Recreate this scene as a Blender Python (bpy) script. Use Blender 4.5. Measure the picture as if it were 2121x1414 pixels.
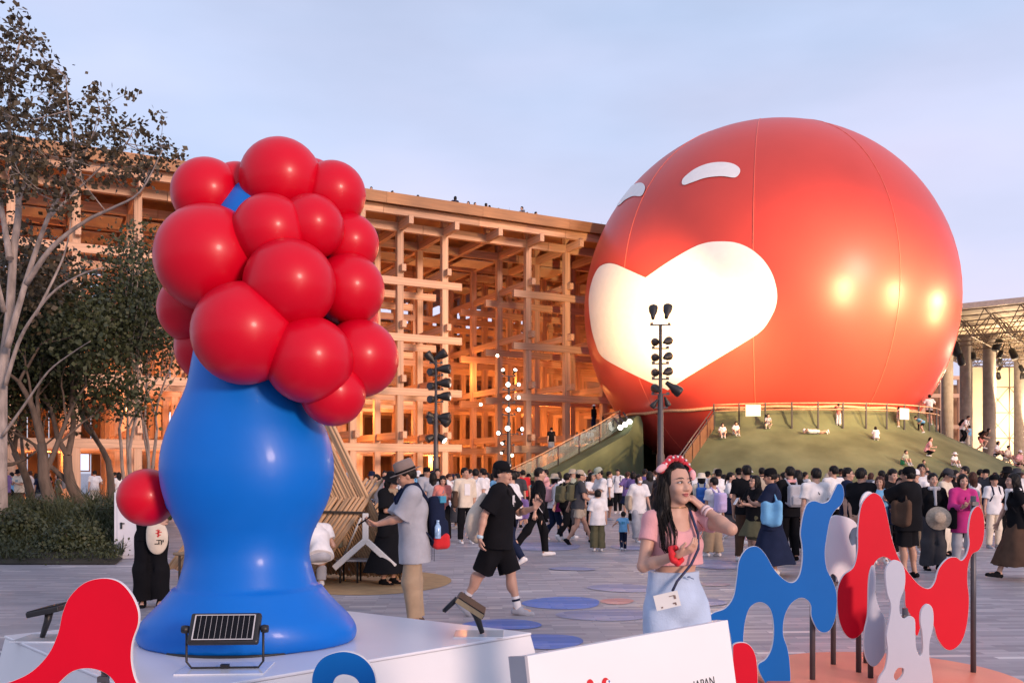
import bpy, bmesh, math, random
import numpy as np
from mathutils import Vector, Matrix

for _o in list(bpy.data.objects):
    bpy.data.objects.remove(_o, do_unlink=True)
scene = bpy.context.scene
COL = scene.collection
R = math.radians
random.seed(7)
RNG = np.random.default_rng(11)

# ------------------------------------------------------------------ camera
FPX, CX, HY, EYE = 1900.0, 1060.5, 979.0, 1.6
cam = bpy.data.cameras.new("camera")
cam.sensor_width = 36.0
cam.lens = FPX / 2121.0 * 36.0
cam.shift_y = (HY - 707.0) / 2121.0
cam.clip_start, cam.clip_end = 0.05, 6000.0
cam_o = bpy.data.objects.new("camera", cam)
COL.objects.link(cam_o)
cam_o.location = (0, 0, EYE)
cam_o.rotation_euler = (R(90), 0, 0)
scene.camera = cam_o

# ------------------------------------------------------------------ world, sun, exposure
SUN_EL, SUN_AZ = 5.0, 142.0          # azimuth clockwise from +Y: behind the camera, to the right
world = bpy.data.worlds.new("World")
scene.world = world
world.use_nodes = True
wn, wl = world.node_tree.nodes, world.node_tree.links
wn.clear()
w_out = wn.new("ShaderNodeOutputWorld")
w_bg = wn.new("ShaderNodeBackground")
w_sky = wn.new("ShaderNodeTexSky")
w_sky.sky_type = 'NISHITA'
w_sky.sun_disc = False
w_sky.sun_elevation = R(SUN_EL)
w_sky.sun_rotation = R(SUN_AZ)
w_sky.air_density = 1.0
w_sky.dust_density = 0.7
w_sky.ozone_density = 2.0
w_tc = wn.new("ShaderNodeTexCoord")
w_map = wn.new("ShaderNodeMapping")
w_map.inputs['Scale'].default_value = (1.0, 1.0, 3.2)
w_n = wn.new("ShaderNodeTexNoise")
w_n.inputs['Scale'].default_value = 1.6
w_n.inputs['Detail'].default_value = 5.0
w_n.inputs['Roughness'].default_value = 0.5
w_r = wn.new("ShaderNodeValToRGB")
w_r.color_ramp.elements[0].position = 0.40
w_r.color_ramp.elements[0].color = (0.66, 0.66, 0.66, 1)
w_r.color_ramp.elements[1].position = 0.66
w_r.color_ramp.elements[1].color = (0.90, 0.90, 0.90, 1)
w_mix = wn.new("ShaderNodeMixRGB")
w_mix.inputs['Color2'].default_value = (4.15, 4.75, 6.7, 1)    # thin high veil of lilac cloud
w_n2 = wn.new("ShaderNodeTexNoise")
w_n2.inputs['Scale'].default_value = 1.1
w_n2.inputs['Detail'].default_value = 3.0
w_c2 = wn.new("ShaderNodeValToRGB")
w_c2.color_ramp.elements[0].position = 0.38
w_c2.color_ramp.elements[0].color = (3.8, 4.55, 6.35, 1)
w_c2.color_ramp.elements[1].position = 0.62
w_c2.color_ramp.elements[1].color = (4.95, 4.75, 6.2, 1)
wl.new(w_map.outputs['Vector'], w_n2.inputs['Vector'])
wl.new(w_n2.outputs['Fac'], w_c2.inputs['Fac'])
wl.new(w_c2.outputs['Color'], w_mix.inputs['Color2'])
wl.new(w_tc.outputs['Generated'], w_map.inputs['Vector'])
wl.new(w_map.outputs['Vector'], w_n.inputs['Vector'])
wl.new(w_n.outputs['Fac'], w_r.inputs['Fac'])
wl.new(w_r.outputs['Color'], w_mix.inputs['Fac'])
wl.new(w_sky.outputs['Color'], w_mix.inputs['Color1'])
wl.new(w_mix.outputs['Color'], w_bg.inputs['Color'])
w_bg.inputs['Strength'].default_value = 0.10
wl.new(w_bg.outputs['Background'], w_out.inputs['Surface'])

sun = bpy.data.lights.new("sun", 'SUN')
sun.energy = 1.6
sun.angle = R(10)
sun.color = (1.0, 0.70, 0.57)
sun_o = bpy.data.objects.new("sun", sun)
COL.objects.link(sun_o)
_sd = Vector((math.sin(R(SUN_AZ)) * math.cos(R(12)), math.cos(R(SUN_AZ)) * math.cos(R(12)), math.sin(R(12))))
sun_o.rotation_euler = _sd.to_track_quat('Z', 'Y').to_euler()

scene.view_settings.view_transform = 'Standard'
scene.view_settings.look = 'None'
scene.view_settings.gamma = 1.0
scene.view_settings.use_curve_mapping = False
scene.view_settings.exposure = 0.82

# ------------------------------------------------------------------ helpers
def PX(px, py, Y):
    """World point that stands at depth Y on the sight line of a photo pixel."""
    return Vector(((px - CX) / FPX * Y, Y, EYE - (py - HY) / FPX * Y))

def XG(px, Y):
    return (px - CX) / FPX * Y

def link(o, parent=None):
    COL.objects.link(o)
    if parent is not None:
        o.parent = parent
    return o

def tag(o, label=None, cat=None, group=None, kind=None):
    if label: o['label'] = label
    if cat: o['category'] = cat
    if group: o['group'] = group
    if kind: o['kind'] = kind
    return o

def empty(name, loc, label, cat, group=None, rz=0.0):
    o = bpy.data.objects.new(name, None)
    o.empty_display_size = 0.2
    link(o)
    o.location = loc
    o.rotation_euler = (0, 0, rz)
    return tag(o, label, cat, group)

def npmesh(name, V, Fq, smooth=True, mats=()):
    """mesh from arrays: V (n,3), Fq (m,k)"""
    V = np.asarray(V, dtype=np.float32)
    Fq = np.asarray(Fq, dtype=np.int32)
    me = bpy.data.meshes.new(name)
    m, k = Fq.shape
    me.vertices.add(len(V))
    me.vertices.foreach_set('co', V.ravel())
    me.loops.add(m * k)
    me.loops.foreach_set('vertex_index', Fq.ravel())
    me.polygons.add(m)
    me.polygons.foreach_set('loop_start', np.arange(0, m * k, k, dtype=np.int32))
    me.polygons.foreach_set('loop_total', np.full(m, k, dtype=np.int32))
    me.polygons.foreach_set('use_smooth', np.full(m, smooth))
    for x in mats:
        me.materials.append(x)
    me.update(calc_edges=True)
    return me

class MB:
    """collects simple solids, links them as one mesh object"""
    def __init__(s):
        s.v, s.f, s.sm = [], [], []
    def add(s, verts, faces, smooth=False):
        b = len(s.v)
        s.v += [tuple(p) for p in verts]
        s.f += [tuple(b + i for i in f) for f in faces]
        s.sm += [smooth] * len(faces)
        return s
    def box(s, c, size, rz=0.0, M=None):
        x, y, z = size[0] / 2, size[1] / 2, size[2] / 2
        vs = [Vector((a * x, b * y, d * z)) for d in (-1, 1) for a, b in ((-1, -1), (1, -1), (1, 1), (-1, 1))]
        if M is None:
            M = Matrix.Rotation(rz, 3, 'Z')
        c = Vector(c)
        return s.add([c + M @ p for p in vs], [(3, 2, 1, 0), (4, 5, 6, 7), (0, 1, 5, 4), (1, 2, 6, 5), (2, 3, 7, 6), (3, 0, 4, 7)])
    def tube(s, pts, r, n=8, closed=False, caps=True):
        pts = [Vector(p) for p in pts]
        rs = r if isinstance(r, (list, tuple)) else [r] * len(pts)
        vs, fs = [], []
        m = len(pts)
        prev = None
        for i, p in enumerate(pts):
            if closed:
                t = pts[(i + 1) % m] - pts[i - 1]
            else:
                t = pts[min(i + 1, m - 1)] - pts[max(i - 1, 0)]
            t.normalize()
            if prev is None:
                a = Vector((0, 0, 1)) if abs(t.z) < 0.9 else Vector((1, 0, 0))
                u = t.cross(a).normalized()
            else:
                u = (prev - t * prev.dot(t)).normalized()
            prev = u
            w = t.cross(u)
            for k in range(n):
                an = 2 * math.pi * k / n
                vs.append(p + (u * math.cos(an) + w * math.sin(an)) * rs[i])
        for i in range(m if closed else m - 1):
            j = (i + 1) % m
            for k in range(n):
                k2 = (k + 1) % n
                fs.append((i * n + k, i * n + k2, j * n + k2, j * n + k))
        s.add(vs, fs, True)
        if caps and not closed:
            b = len(s.v) - len(vs)
            s.f.append(tuple(b + k for k in range(n - 1, -1, -1))); s.sm.append(False)
            s.f.append(tuple(b + (m - 1) * n + k for k in range(n))); s.sm.append(False)
        return s
    def lathe(s, prof, n=24, c=(0, 0, 0), M=None, smooth=True):
        c = Vector(c)
        M = M or Matrix.Identity(3)
        vs, fs = [], []
        for (r, z) in prof:
            for k in range(n):
                a = 2 * math.pi * k / n
                vs.append(c + M @ Vector((r * math.cos(a), r * math.sin(a), z)))
        for i in range(len(prof) - 1):
            for k in range(n):
                k2 = (k + 1) % n
                fs.append((i * n + k, i * n + k2, (i + 1) * n + k2, (i + 1) * n + k))
        s.add(vs, fs, smooth)
        b = len(s.v) - len(vs)
        if prof[0][0] > 1e-4:
            s.f.append(tuple(b + k for k in range(n - 1, -1, -1))); s.sm.append(False)
        if prof[-1][0] > 1e-4:
            q = b + (len(prof) - 1) * n
            s.f.append(tuple(q + k for k in range(n))); s.sm.append(False)
        return s
    def ball(s, c, r, n=12, M=None):
        r = Vector(r) if hasattr(r, '__len__') else Vector((r, r, r))
        prof = []
        h = max(4, n // 2)
        M = M or Matrix.Identity(3)
        vs, fs = [], []
        c = Vector(c)
        for i in range(h + 1):
            th = math.pi * i / h
            for k in range(n):
                a = 2 * math.pi * k / n
                vs.append(c + M @ Vector((r.x * math.sin(th) * math.cos(a), r.y * math.sin(th) * math.sin(a), -r.z * math.cos(th))))
        for i in range(h):
            for k in range(n):
                k2 = (k + 1) % n
                fs.append((i * n + k, i * n + k2, (i + 1) * n + k2, (i + 1) * n + k))
        return s.add(vs, fs, True)
    def mesh(s, name, m=None):
        me = bpy.data.meshes.new(name)
        me.from_pydata(s.v, [], s.f)
        me.polygons.foreach_set('use_smooth', s.sm)
        if m: me.materials.append(m)
        me.update()
        return me
    def build(s, name, m, parent=None, bevel=0.0):
        o = bpy.data.objects.new(name, s.mesh(name, m))
        link(o, parent)
        if bevel:
            b = o.modifiers.new("bevel", 'BEVEL'); b.width = bevel; b.segments = 2; b.limit_method = 'ANGLE'
        return o

# ------------------------------------------------------------------ materials
MATS = {}
def mat(name, col, rough=0.6, var=0.12, scale=6.0, bump=0.0, bscale=60.0, metal=0.0, coat=0.0, sheen=0.0,
        stretch=(1, 1, 1), detail=4.0, spec=0.5, trans=0.0, objrand=0.0, coords='Object', col2=None):
    if name in MATS: return MATS[name]
    m = bpy.data.materials.new(name)
    MATS[name] = m
    m.use_nodes = True
    nt = m.node_tree
    n, l = nt.nodes, nt.links
    b = n['Principled BSDF']
    b.inputs['Roughness'].default_value = rough
    b.inputs['Metallic'].default_value = metal
    b.inputs['Coat Weight'].default_value = coat
    b.inputs['Coat Roughness'].default_value = 0.15
    b.inputs['Sheen Weight'].default_value = sheen
    b.inputs['Specular IOR Level'].default_value = spec
    b.inputs['Transmission Weight'].default_value = trans
    tc = n.new('ShaderNodeTexCoord')
    mp = n.new('ShaderNodeMapping')
    mp.inputs['Scale'].default_value = stretch
    l.new(tc.outputs[coords], mp.inputs['Vector'])
    nz = n.new('ShaderNodeTexNoise')
    nz.inputs['Scale'].default_value = scale
    nz.inputs['Detail'].default_value = detail
    l.new(mp.outputs['Vector'], nz.inputs['Vector'])
    rp = n.new('ShaderNodeValToRGB')
    rp.color_ramp.elements[0].position = 0.3
    rp.color_ramp.elements[1].position = 0.7
    c1 = [max(0, x * (1 - var)) for x in col]
    c2 = [min(1, x * (1 + var)) for x in col] if col2 is None else col2
    rp.color_ramp.elements[0].color = (*c1, 1)
    rp.color_ramp.elements[1].color = (*c2, 1)
    l.new(nz.outputs['Fac'], rp.inputs['Fac'])
    outc = rp.outputs['Color']
    if objrand:
        oi = n.new('ShaderNodeObjectInfo')
        mr = n.new('ShaderNodeMapRange')
        mr.inputs['To Min'].default_value = 1 - objrand
        mr.inputs['To Max'].default_value = 1 + objrand
        l.new(oi.outputs['Random'], mr.inputs['Value'])
        mx = n.new('ShaderNodeMixRGB'); mx.blend_type = 'MULTIPLY'; mx.inputs['Fac'].default_value = 1
        l.new(outc, mx.inputs['Color1'])
        cb = n.new('ShaderNodeCombineColor')
        for k in range(3): l.new(mr.outputs['Result'], cb.inputs[k])
        l.new(cb.outputs['Color'], mx.inputs['Color2'])
        outc = mx.outputs['Color']
    l.new(outc, b.inputs['Base Color'])
    if bump:
        nb = n.new('ShaderNodeTexNoise')
        nb.inputs['Scale'].default_value = bscale
        nb.inputs['Detail'].default_value = 3
        l.new(mp.outputs['Vector'], nb.inputs['Vector'])
        bp = n.new('ShaderNodeBump')
        bp.inputs['Strength'].default_value = bump
        bp.inputs['Distance'].default_value = 0.01
        l.new(nb.outputs['Fac'], bp.inputs['Height'])
        l.new(bp.outputs['Normal'], b.inputs['Normal'])
    return m

def emit(name, col, strength):
    if name in MATS: return MATS[name]
    m = bpy.data.materials.new(name)
    MATS[name] = m
    m.use_nodes = True
    b = m.node_tree.nodes['Principled BSDF']
    b.inputs['Base Color'].default_value = (*col, 1)
    b.inputs['Emission Color'].default_value = (*col, 1)
    b.inputs['Emission Strength'].default_value = strength
    return m

def spot(name, loc, target, energy, angle, col, blend=0.8, radius=0.15, parent=None):
    L = bpy.data.lights.new(name, 'SPOT')
    L.energy = energy; L.spot_size = R(angle); L.spot_blend = blend; L.color = col; L.shadow_soft_size = radius
    o = bpy.data.objects.new(name, L)
    link(o, parent)
    o.location = loc
    o.rotation_euler = (Vector(loc) - Vector(target)).to_track_quat('Z', 'Y').to_euler()
    return o

def point(name, loc, energy, col, radius=0.2):
    L = bpy.data.lights.new(name, 'POINT')
    L.energy = energy; L.color = col; L.shadow_soft_size = radius
    o = bpy.data.objects.new(name, L)
    link(o); o.location = loc
    return o

# ------------------------------------------------------------------ solid fields (bodies, clothes, blobs)
class Field:
    def __init__(s, res):
        s.res = res; s.pr = []; s.post = []
    def _add(s, kind, lo, hi, fn, k, op):
        s.pr.append((kind, np.array(lo, float), np.array(hi, float), fn, k, op)); return s
    def cone(s, a, b, r1, r2=None, k=0.02, sc=(1, 1, 1), op='u', caps=()):
        a = np.array(a, float); b = np.array(b, float); r2 = r1 if r2 is None else r2
        sc = np.array(sc, float); rm = max(r1, r2) * sc.max()
        lo = np.minimum(a, b) - rm; hi = np.maximum(a, b) + rm
        ba = (b - a) / sc; bb = max(float(ba @ ba), 1e-12); ms = sc.min()
        def fn(X, Y, Z):
            x = (X - a[0]) / sc[0]; y = (Y - a[1]) / sc[1]; z = (Z - a[2]) / sc[2]
            h = np.clip((x * ba[0] + y * ba[1] + z * ba[2]) / bb, 0, 1)
            d = np.sqrt((x - h * ba[0]) ** 2 + (y - h * ba[1]) ** 2 + (z - h * ba[2]) ** 2) - (r1 + (r2 - r1) * h)
            d = d * ms
            for (p, nrm) in caps:
                d = np.maximum(d, (X - p[0]) * nrm[0] + (Y - p[1]) * nrm[1] + (Z - p[2]) * nrm[2])
            return d
        return s._add('c', lo, hi, fn, k, op)
    def ell(s, c, r, k=0.02, M=None, op='u', caps=()):
        c = np.array(c, float); r = np.array(r, float)
        Mi = None if M is None else np.array(M, float)
        rm = r.max() if M is not None else r
        def fn(X, Y, Z):
            x, y, z = X - c[0], Y - c[1], Z - c[2]
            if Mi is not None:
                x, y, z = (Mi[0, 0] * x + Mi[1, 0] * y + Mi[2, 0] * z, Mi[0, 1] * x + Mi[1, 1] * y + Mi[2, 1] * z,
                           Mi[0, 2] * x + Mi[1, 2] * y + Mi[2, 2] * z)
            k0 = np.sqrt((x / r[0]) ** 2 + (y / r[1]) ** 2 + (z / r[2]) ** 2)
            k1 = np.sqrt((x / r[0] ** 2) ** 2 + (y / r[1] ** 2) ** 2 + (z / r[2] ** 2) ** 2) + 1e-9
            d = k0 * (k0 - 1) / k1
            for (p, nrm) in caps:
                d = np.maximum(d, (X - p[0]) * nrm[0] + (Y - p[1]) * nrm[1] + (Z - p[2]) * nrm[2])
            return d
        return s._add('e', c - rm, c + rm, fn, k, op)
    def rbox(s, c, h, rad, k=0.01, M=None, op='u'):
        c = np.array(c, float); h = np.array(h, float); Mi = None if M is None else np.array(M, float)
        ext = h if M is None else np.full(3, np.linalg.norm(h))
        def fn(X, Y, Z):
            x, y, z = X - c[0], Y - c[1], Z - c[2]
            if Mi is not None:
                x, y, z = (Mi[0, 0] * x + Mi[1, 0] * y + Mi[2, 0] * z, Mi[0, 1] * x + Mi[1, 1] * y + Mi[2, 1] * z,
                           Mi[0, 2] * x + Mi[1, 2] * y + Mi[2, 2] * z)
            qx, qy, qz = np.abs(x) - (h[0] - rad), np.abs(y) - (h[1] - rad), np.abs(z) - (h[2] - rad)
            out = np.sqrt(np.maximum(qx, 0) ** 2 + np.maximum(qy, 0) ** 2 + np.maximum(qz, 0) ** 2)
            return out + np.minimum(np.maximum(qx, np.maximum(qy, qz)), 0) - rad
        return s._add('b', c - ext, c + ext, fn, k, op)
    def cut(s, p, nrm):
        """keep the side the normal points away from"""
        p = np.array(p, float); nrm = np.array(nrm, float)
        s.post.append(lambda D, X, Y, Z: np.maximum(D, (X - p[0]) * nrm[0] + (Y - p[1]) * nrm[1] + (Z - p[2]) * nrm[2]))
        return s
    def fn(s, f):
        s.post.append(f); return s
    def mesh(s, name):
        res = s.res
        u = [p for p in s.pr if p[5] == 'u']
        lo = np.min([p[1] for p in u], axis=0) - 3 * res - 0.01
        hi = np.max([p[2] for p in u], axis=0) + 3 * res + 0.01
        n = np.ceil((hi - lo) / res).astype(int) + 1
        D = np.full(n, 1.0, dtype=np.float32)
        ax = [lo[i] + res * np.arange(n[i]) for i in range(3)]
        for (kind, plo, phi, fn, k, op) in s.pr:
            m = k + 3 * res
            i0 = np.clip(np.floor((plo - m - lo) / res).astype(int), 0, n)
            i1 = np.clip(np.ceil((phi + m - lo) / res).astype(int) + 1, 0, n)
            if np.any(i1 <= i0): continue
            X = ax[0][i0[0]:i1[0], None, None].astype(np.float32)
            Y = ax[1][None, i0[1]:i1[1], None].astype(np.float32)
            Z = ax[2][None, None, i0[2]:i1[2]].astype(np.float32)
            d = fn(X, Y, Z)
            sl = (slice(i0[0], i1[0]), slice(i0[1], i1[1]), slice(i0[2], i1[2]))
            S = D[sl]
            if op == 'u':
                h = np.maximum(k - np.abs(S - d), 0)
                D[sl] = np.minimum(S, d) - h * h / (4 * k) if k > 0 else np.minimum(S, d)
            else:
                d = -d
                h = np.maximum(k - np.abs(S - d), 0)
                D[sl] = np.maximum(S, d) + h * h / (4 * k) if k > 0 else np.maximum(S, d)
        if s.post:
            X = ax[0][:, None, None].astype(np.float32); Y = ax[1][None, :, None].astype(np.float32); Z = ax[2][None, None, :].astype(np.float32)
            for f in s.post:
                D = f(D, X, Y, Z).astype(np.float32)
        D[0] = D[-1] = 1; D[:, 0] = D[:, -1] = 1; D[:, :, 0] = D[:, :, -1] = 1
        V, Q = surface_nets(D, lo, res)
        return npmesh(name, V, Q, True, (None,))

def surface_nets(D, lo, res):
    S = D < 0
    c = S[:-1, :-1, :-1].astype(np.int8)
    for (i, j, k) in ((1,0,0),(0,1,0),(0,0,1),(1,1,0),(1,0,1),(0,1,1),(1,1,1)):
        c = c + S[i:S.shape[0]-1+i, j:S.shape[1]-1+j, k:S.shape[2]-1+k]
    act = np.argwhere((c > 0) & (c < 8))
    if len(act) == 0:
        return np.zeros((3, 3)), np.array([[0, 1, 2, 2]])
    vid = np.full(c.shape, -1, dtype=np.int32)
    vid[act[:, 0], act[:, 1], act[:, 2]] = np.arange(len(act))
    corners = [(0,0,0),(1,0,0),(0,1,0),(1,1,0),(0,0,1),(1,0,1),(0,1,1),(1,1,1)]
    val = [D[act[:, 0] + a, act[:, 1] + b, act[:, 2] + e] for a, b, e in corners]
    edges = [(0,1),(2,3),(4,5),(6,7),(0,2),(1,3),(4,6),(5,7),(0,4),(1,5),(2,6),(3,7)]
    acc = np.zeros((len(act), 3)); cnt = np.zeros(len(act))
    for a, b in edges:
        va, vb = val[a], val[b]
        m = (va < 0) != (vb < 0)
        t = np.where(m, va / np.where(m, va - vb, 1), 0)
        ca, cb = np.array(corners[a], float), np.array(corners[b], float)
        p = ca + t[:, None] * (cb - ca)
        acc += p * m[:, None]; cnt += m
    V = (act + acc / cnt[:, None]) * res + lo
    quads = []
    for axis in range(3):
        sl0 = [slice(None)] * 3; sl1 = [slice(None)] * 3
        sl0[axis] = slice(0, -1); sl1[axis] = slice(1, None)
        A, B = S[tuple(sl0)], S[tuple(sl1)]
        e = np.argwhere(A != B)
        o1, o2 = [(1, 2), (2, 0), (0, 1)][axis]
        e = e[(e[:, o1] > 0) & (e[:, o2] > 0) & (e[:, o1] < D.shape[o1] - 1) & (e[:, o2] < D.shape[o2] - 1)]
        fl = A[e[:, 0], e[:, 1], e[:, 2]]
        def g(d1, d2):
            q = e.copy(); q[:, o1] -= d1; q[:, o2] -= d2
            return vid[q[:, 0], q[:, 1], q[:, 2]]
        q = np.stack([g(1, 1), g(0, 1), g(0, 0), g(1, 0)], 1)
        q[~fl] = q[~fl][:, ::-1]
        quads.append(q)
    return V, np.concatenate(quads)
# ================================================================== GROUND
def paving_material(name='paving', tint=None, amount=.85):
    m = bpy.data.materials.new(name); m.use_nodes = True
    n, l = m.node_tree.nodes, m.node_tree.links
    b = n['Principled BSDF']
    tc = n.new('ShaderNodeTexCoord')
    mp = n.new('ShaderNodeMapping'); mp.inputs['Rotation'].default_value = (0, 0, R(-3))
    l.new(tc.outputs['Object'], mp.inputs['Vector'])
    br = n.new('ShaderNodeTexBrick')
    br.inputs['Scale'].default_value = 1.0
    br.inputs['Brick Width'].default_value = 0.46
    br.inputs['Row Height'].default_value = 0.105
    br.inputs['Mortar Size'].default_value = 0.006
    br.inputs['Color1'].default_value = (0, 0, 0, 1)
    br.inputs['Color2'].default_value = (1, 1, 1, 1)
    br.inputs['Mortar'].default_value = (0.25, 0.25, 0.25, 1)
    br.offset = 0.37
    l.new(mp.outputs['Vector'], br.inputs['Vector'])
    rp = n.new('ShaderNodeValToRGB')
    e = rp.color_ramp.elements
    e[0].position = 0.0; e[0].color = (0.245, 0.225, 0.245, 1)
    e[1].position = 1.0; e[1].color = (0.66, 0.62, 0.60, 1)
    for p, c in ((0.35, (0.295, 0.275, 0.30, 1)), (0.7, (0.33, 0.305, 0.33, 1)), (0.92, (0.385, 0.355, 0.375, 1)), (0.965, (0.42, 0.39, 0.40, 1))):
        x = e.new(p); x.color = c
    l.new(br.outputs['Color'], rp.inputs['Fac'])
    nz = n.new('ShaderNodeTexNoise'); nz.inputs['Scale'].default_value = 0.35; nz.inputs['Detail'].default_value = 6
    mp2 = n.new('ShaderNodeMapping'); mp2.inputs['Scale'].default_value = (0.6, 2.2, 1)
    l.new(tc.outputs['Object'], mp2.inputs['Vector']); l.new(mp2.outputs['Vector'], nz.inputs['Vector'])
    nr = n.new('ShaderNodeMapRange'); nr.inputs['From Min'].default_value = .3; nr.inputs['From Max'].default_value = .7
    nr.inputs['To Min'].default_value = .84; nr.inputs['To Max'].default_value = 1.14
    l.new(nz.outputs['Fac'], nr.inputs['Value'])
    mx = n.new('ShaderNodeMixRGB'); mx.blend_type = 'MULTIPLY'; mx.inputs['Fac'].default_value = 1
    cb = n.new('ShaderNodeCombineColor')
    for k in range(3): l.new(nr.outputs['Result'], cb.inputs[k])
    l.new(rp.outputs['Color'], mx.inputs['Color1']); l.new(cb.outputs['Color'], mx.inputs['Color2'])
    outc = mx.outputs['Color']
    if tint:
        wz = n.new('ShaderNodeTexNoise'); wz.inputs['Scale'].default_value = 7; wz.inputs['Detail'].default_value = 8; wz.inputs['Roughness'].default_value = .7
        l.new(mp.outputs['Vector'], wz.inputs['Vector'])
        wr = n.new('ShaderNodeMapRange'); wr.inputs['From Min'].default_value = .35; wr.inputs['From Max'].default_value = .6
        wr.inputs['To Min'].default_value = amount - .25; wr.inputs['To Max'].default_value = amount
        l.new(wz.outputs['Fac'], wr.inputs['Value'])
        lum = n.new('ShaderNodeMixRGB'); lum.blend_type = 'MULTIPLY'; lum.inputs['Fac'].default_value = .6
        sc3 = n.new('ShaderNodeMixRGB'); sc3.blend_type = 'MULTIPLY'; sc3.inputs['Fac'].default_value = 1; sc3.inputs['Color2'].default_value = (3.2, 3.4, 3.2, 1)
        l.new(outc, sc3.inputs['Color1'])
        lum.inputs['Color1'].default_value = (*tint, 1); l.new(sc3.outputs['Color'], lum.inputs['Color2'])
        tm = n.new('ShaderNodeMixRGB'); l.new(wr.outputs['Result'], tm.inputs['Fac'])
        l.new(outc, tm.inputs['Color1']); l.new(lum.outputs['Color'], tm.inputs['Color2'])
        outc = tm.outputs['Color']
    l.new(outc, b.inputs['Base Color'])
    b.inputs['Roughness'].default_value = 0.5
    rr = n.new('ShaderNodeMapRange'); rr.inputs['To Min'].default_value = .62; rr.inputs['To Max'].default_value = .4
    l.new(br.outputs['Color'], rr.inputs['Value']); l.new(rr.outputs['Result'], b.inputs['Roughness'])
    bp = n.new('ShaderNodeBump'); bp.inputs['Strength'].default_value = .35; bp.inputs['Distance'].default_value = .012
    bp.invert = True
    l.new(br.outputs['Fac'], bp.inputs['Height']); l.new(bp.outputs['Normal'], b.inputs['Normal'])
    return m

gm = MB()
gm.add([(-900, -60, 0), (900, -60, 0), (900, 1800, 0), (-900, 1800, 0)], [(0, 1, 2, 3)])
ground = gm.build('pavement', paving_material())
tag(ground, kind='structure')

spot_blue = paving_material('paint_blue', (.035, .14, .50), .95)
spot_pale = paving_material('paint_pale_blue', (.10, .17, .48), .45)
spot_coral = paving_material('paint_coral', (.66, .20, .14), .7)
spot_rose = paving_material('paint_rose', (.5, .28, .30), .5)
spots = [(1165, 1248, 175, 24, 'b'), (1256, 1273, 190, 26, 'p'), (1278, 1245, 72, 12, 'c'), (1040, 1293, 150, 24, 'b'),
         (1135, 1328, 130, 34, 'b'), (1290, 1218, 150, 16, 'p'), (1120, 1131, 190, 16, 'p'), (1478, 1168, 120, 22, 'p'),
         (1475, 1210, 70, 8, 'k'), (1300, 1134, 70, 10, 'p'), (1425, 1245, 150, 20, 'p'), (1185, 1178, 90, 8, 'p')]
for q, (px, py, w, h, c) in enumerate(spots):
    Y = EYE * FPX / (py - HY)
    rx = w / 2 / FPX * Y
    ry = h / 2 * Y * Y / (FPX * EYE)
    rnd = random.Random(q)
    ph = [rnd.uniform(0, 6.28) for _ in range(3)]
    vs = [(0, 0, 0)]
    N = 40
    for k in range(N):
        a = 2 * math.pi * k / N
        rr = 1 + .10 * math.sin(2 * a + ph[0]) + .05 * math.sin(3 * a + ph[1])
        vs.append((rx * rr * math.cos(a), ry * rr * math.sin(a), 0))
    b = MB().add(vs, [(0, 1 + k, 1 + (k + 1) % N) for k in range(N)])
    o = b.build('painted_spot', {'b': spot_blue, 'p': spot_pale, 'c': spot_coral, 'k': spot_rose}[c], ground)
    o.location = (XG(px, Y), Y, 0.004 + 0.0006 * q)

# ================================================================== TIMBER RING BUILDING
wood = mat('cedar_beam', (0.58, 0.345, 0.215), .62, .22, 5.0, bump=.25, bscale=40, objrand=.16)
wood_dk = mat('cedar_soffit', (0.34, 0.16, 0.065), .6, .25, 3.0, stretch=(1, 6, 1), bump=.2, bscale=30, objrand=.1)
board = mat('ceiling_panel', (0.52, 0.42, 0.33), .6, .12, 3.0, objrand=.12)
glow_warm = emit('lamp_warm', (1.0, 0.78, 0.5), 7)
glow_white = emit('lamp_white', (1.0, 0.93, 0.82), 3.5)
win_cool = emit('window_cool', (0.55, 0.68, 0.95), 0.9)
win_warm = emit('window_warm', (1.0, 0.8, 0.55), 1.6)

unit = MB().box((0, 0, 0), (1, 1, 1)).mesh('timber', wood)
def piece(name, parent, c, size, m=None, mesh=None):
    o = bpy.data.objects.new(name, mesh or unit)
    link(o, parent)
    o.location = c; o.scale = size
    if m is not None:
        o.material_slots[0].link = 'OBJECT'; o.material_slots[0].material = m
    return o

RA = math.atan2(.468, .884)
ring = empty('timber_hall', (-9.2, 52.9, 0), 'huge open timber lattice hall of stacked columns and beams glowing orange inside', 'building', rz=RA)
def RW(s, w, z):
    return Vector((-9.2 + .884 * s - .468 * w, 52.9 + .468 * s + .884 * w, z))
BAY, RTOP = 2.88, 16.9
ROWS = [0, 4, 8, 12, 16, 20, 24]
I0, I1 = -9, 12
rw = random.Random(3)
for r, w in enumerate(ROWS):
    for i in range(I0, I1 + 1):
        if i == 3 and r < 3: continue
        piece('column', ring, (i * BAY, w, RTOP / 2), (.38, .36, RTOP))
LV = [3.1, 6.4, 9.6, 12.9, 16.1]
for r, w in enumerate(ROWS):
    for li, z in enumerate(LV):
        segs = [(I0 - .3, I0 + 3.5), (I0 + 3.5, -2.4), (-2.4, 2.38), (3.62, 7.5), (7.5, I1 + .4)] if (r < 3 and li < 4) else \
               [(I0 - .3, -3.5), (-3.5, 1.5), (1.5, 4.5), (4.5, I1 + .4)]
        if r >= 4 and li == 4: continue
        for (a, b) in segs:
            piece('beam', ring, ((a + b) / 2 * BAY, w - (.075 if li < 4 else .0), z + .02 * r), ((b - a) * BAY - .03, .30, .44 if li < 4 else .5))
for i in range(I0, I1 + 1):
    if i == 3: continue
    for li, z in enumerate(LV[:4]):
        piece('beam', ring, (i * BAY + .06, 12, z + .74), (.26, 25.3 + rw.uniform(-.2, .2), .40))
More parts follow.
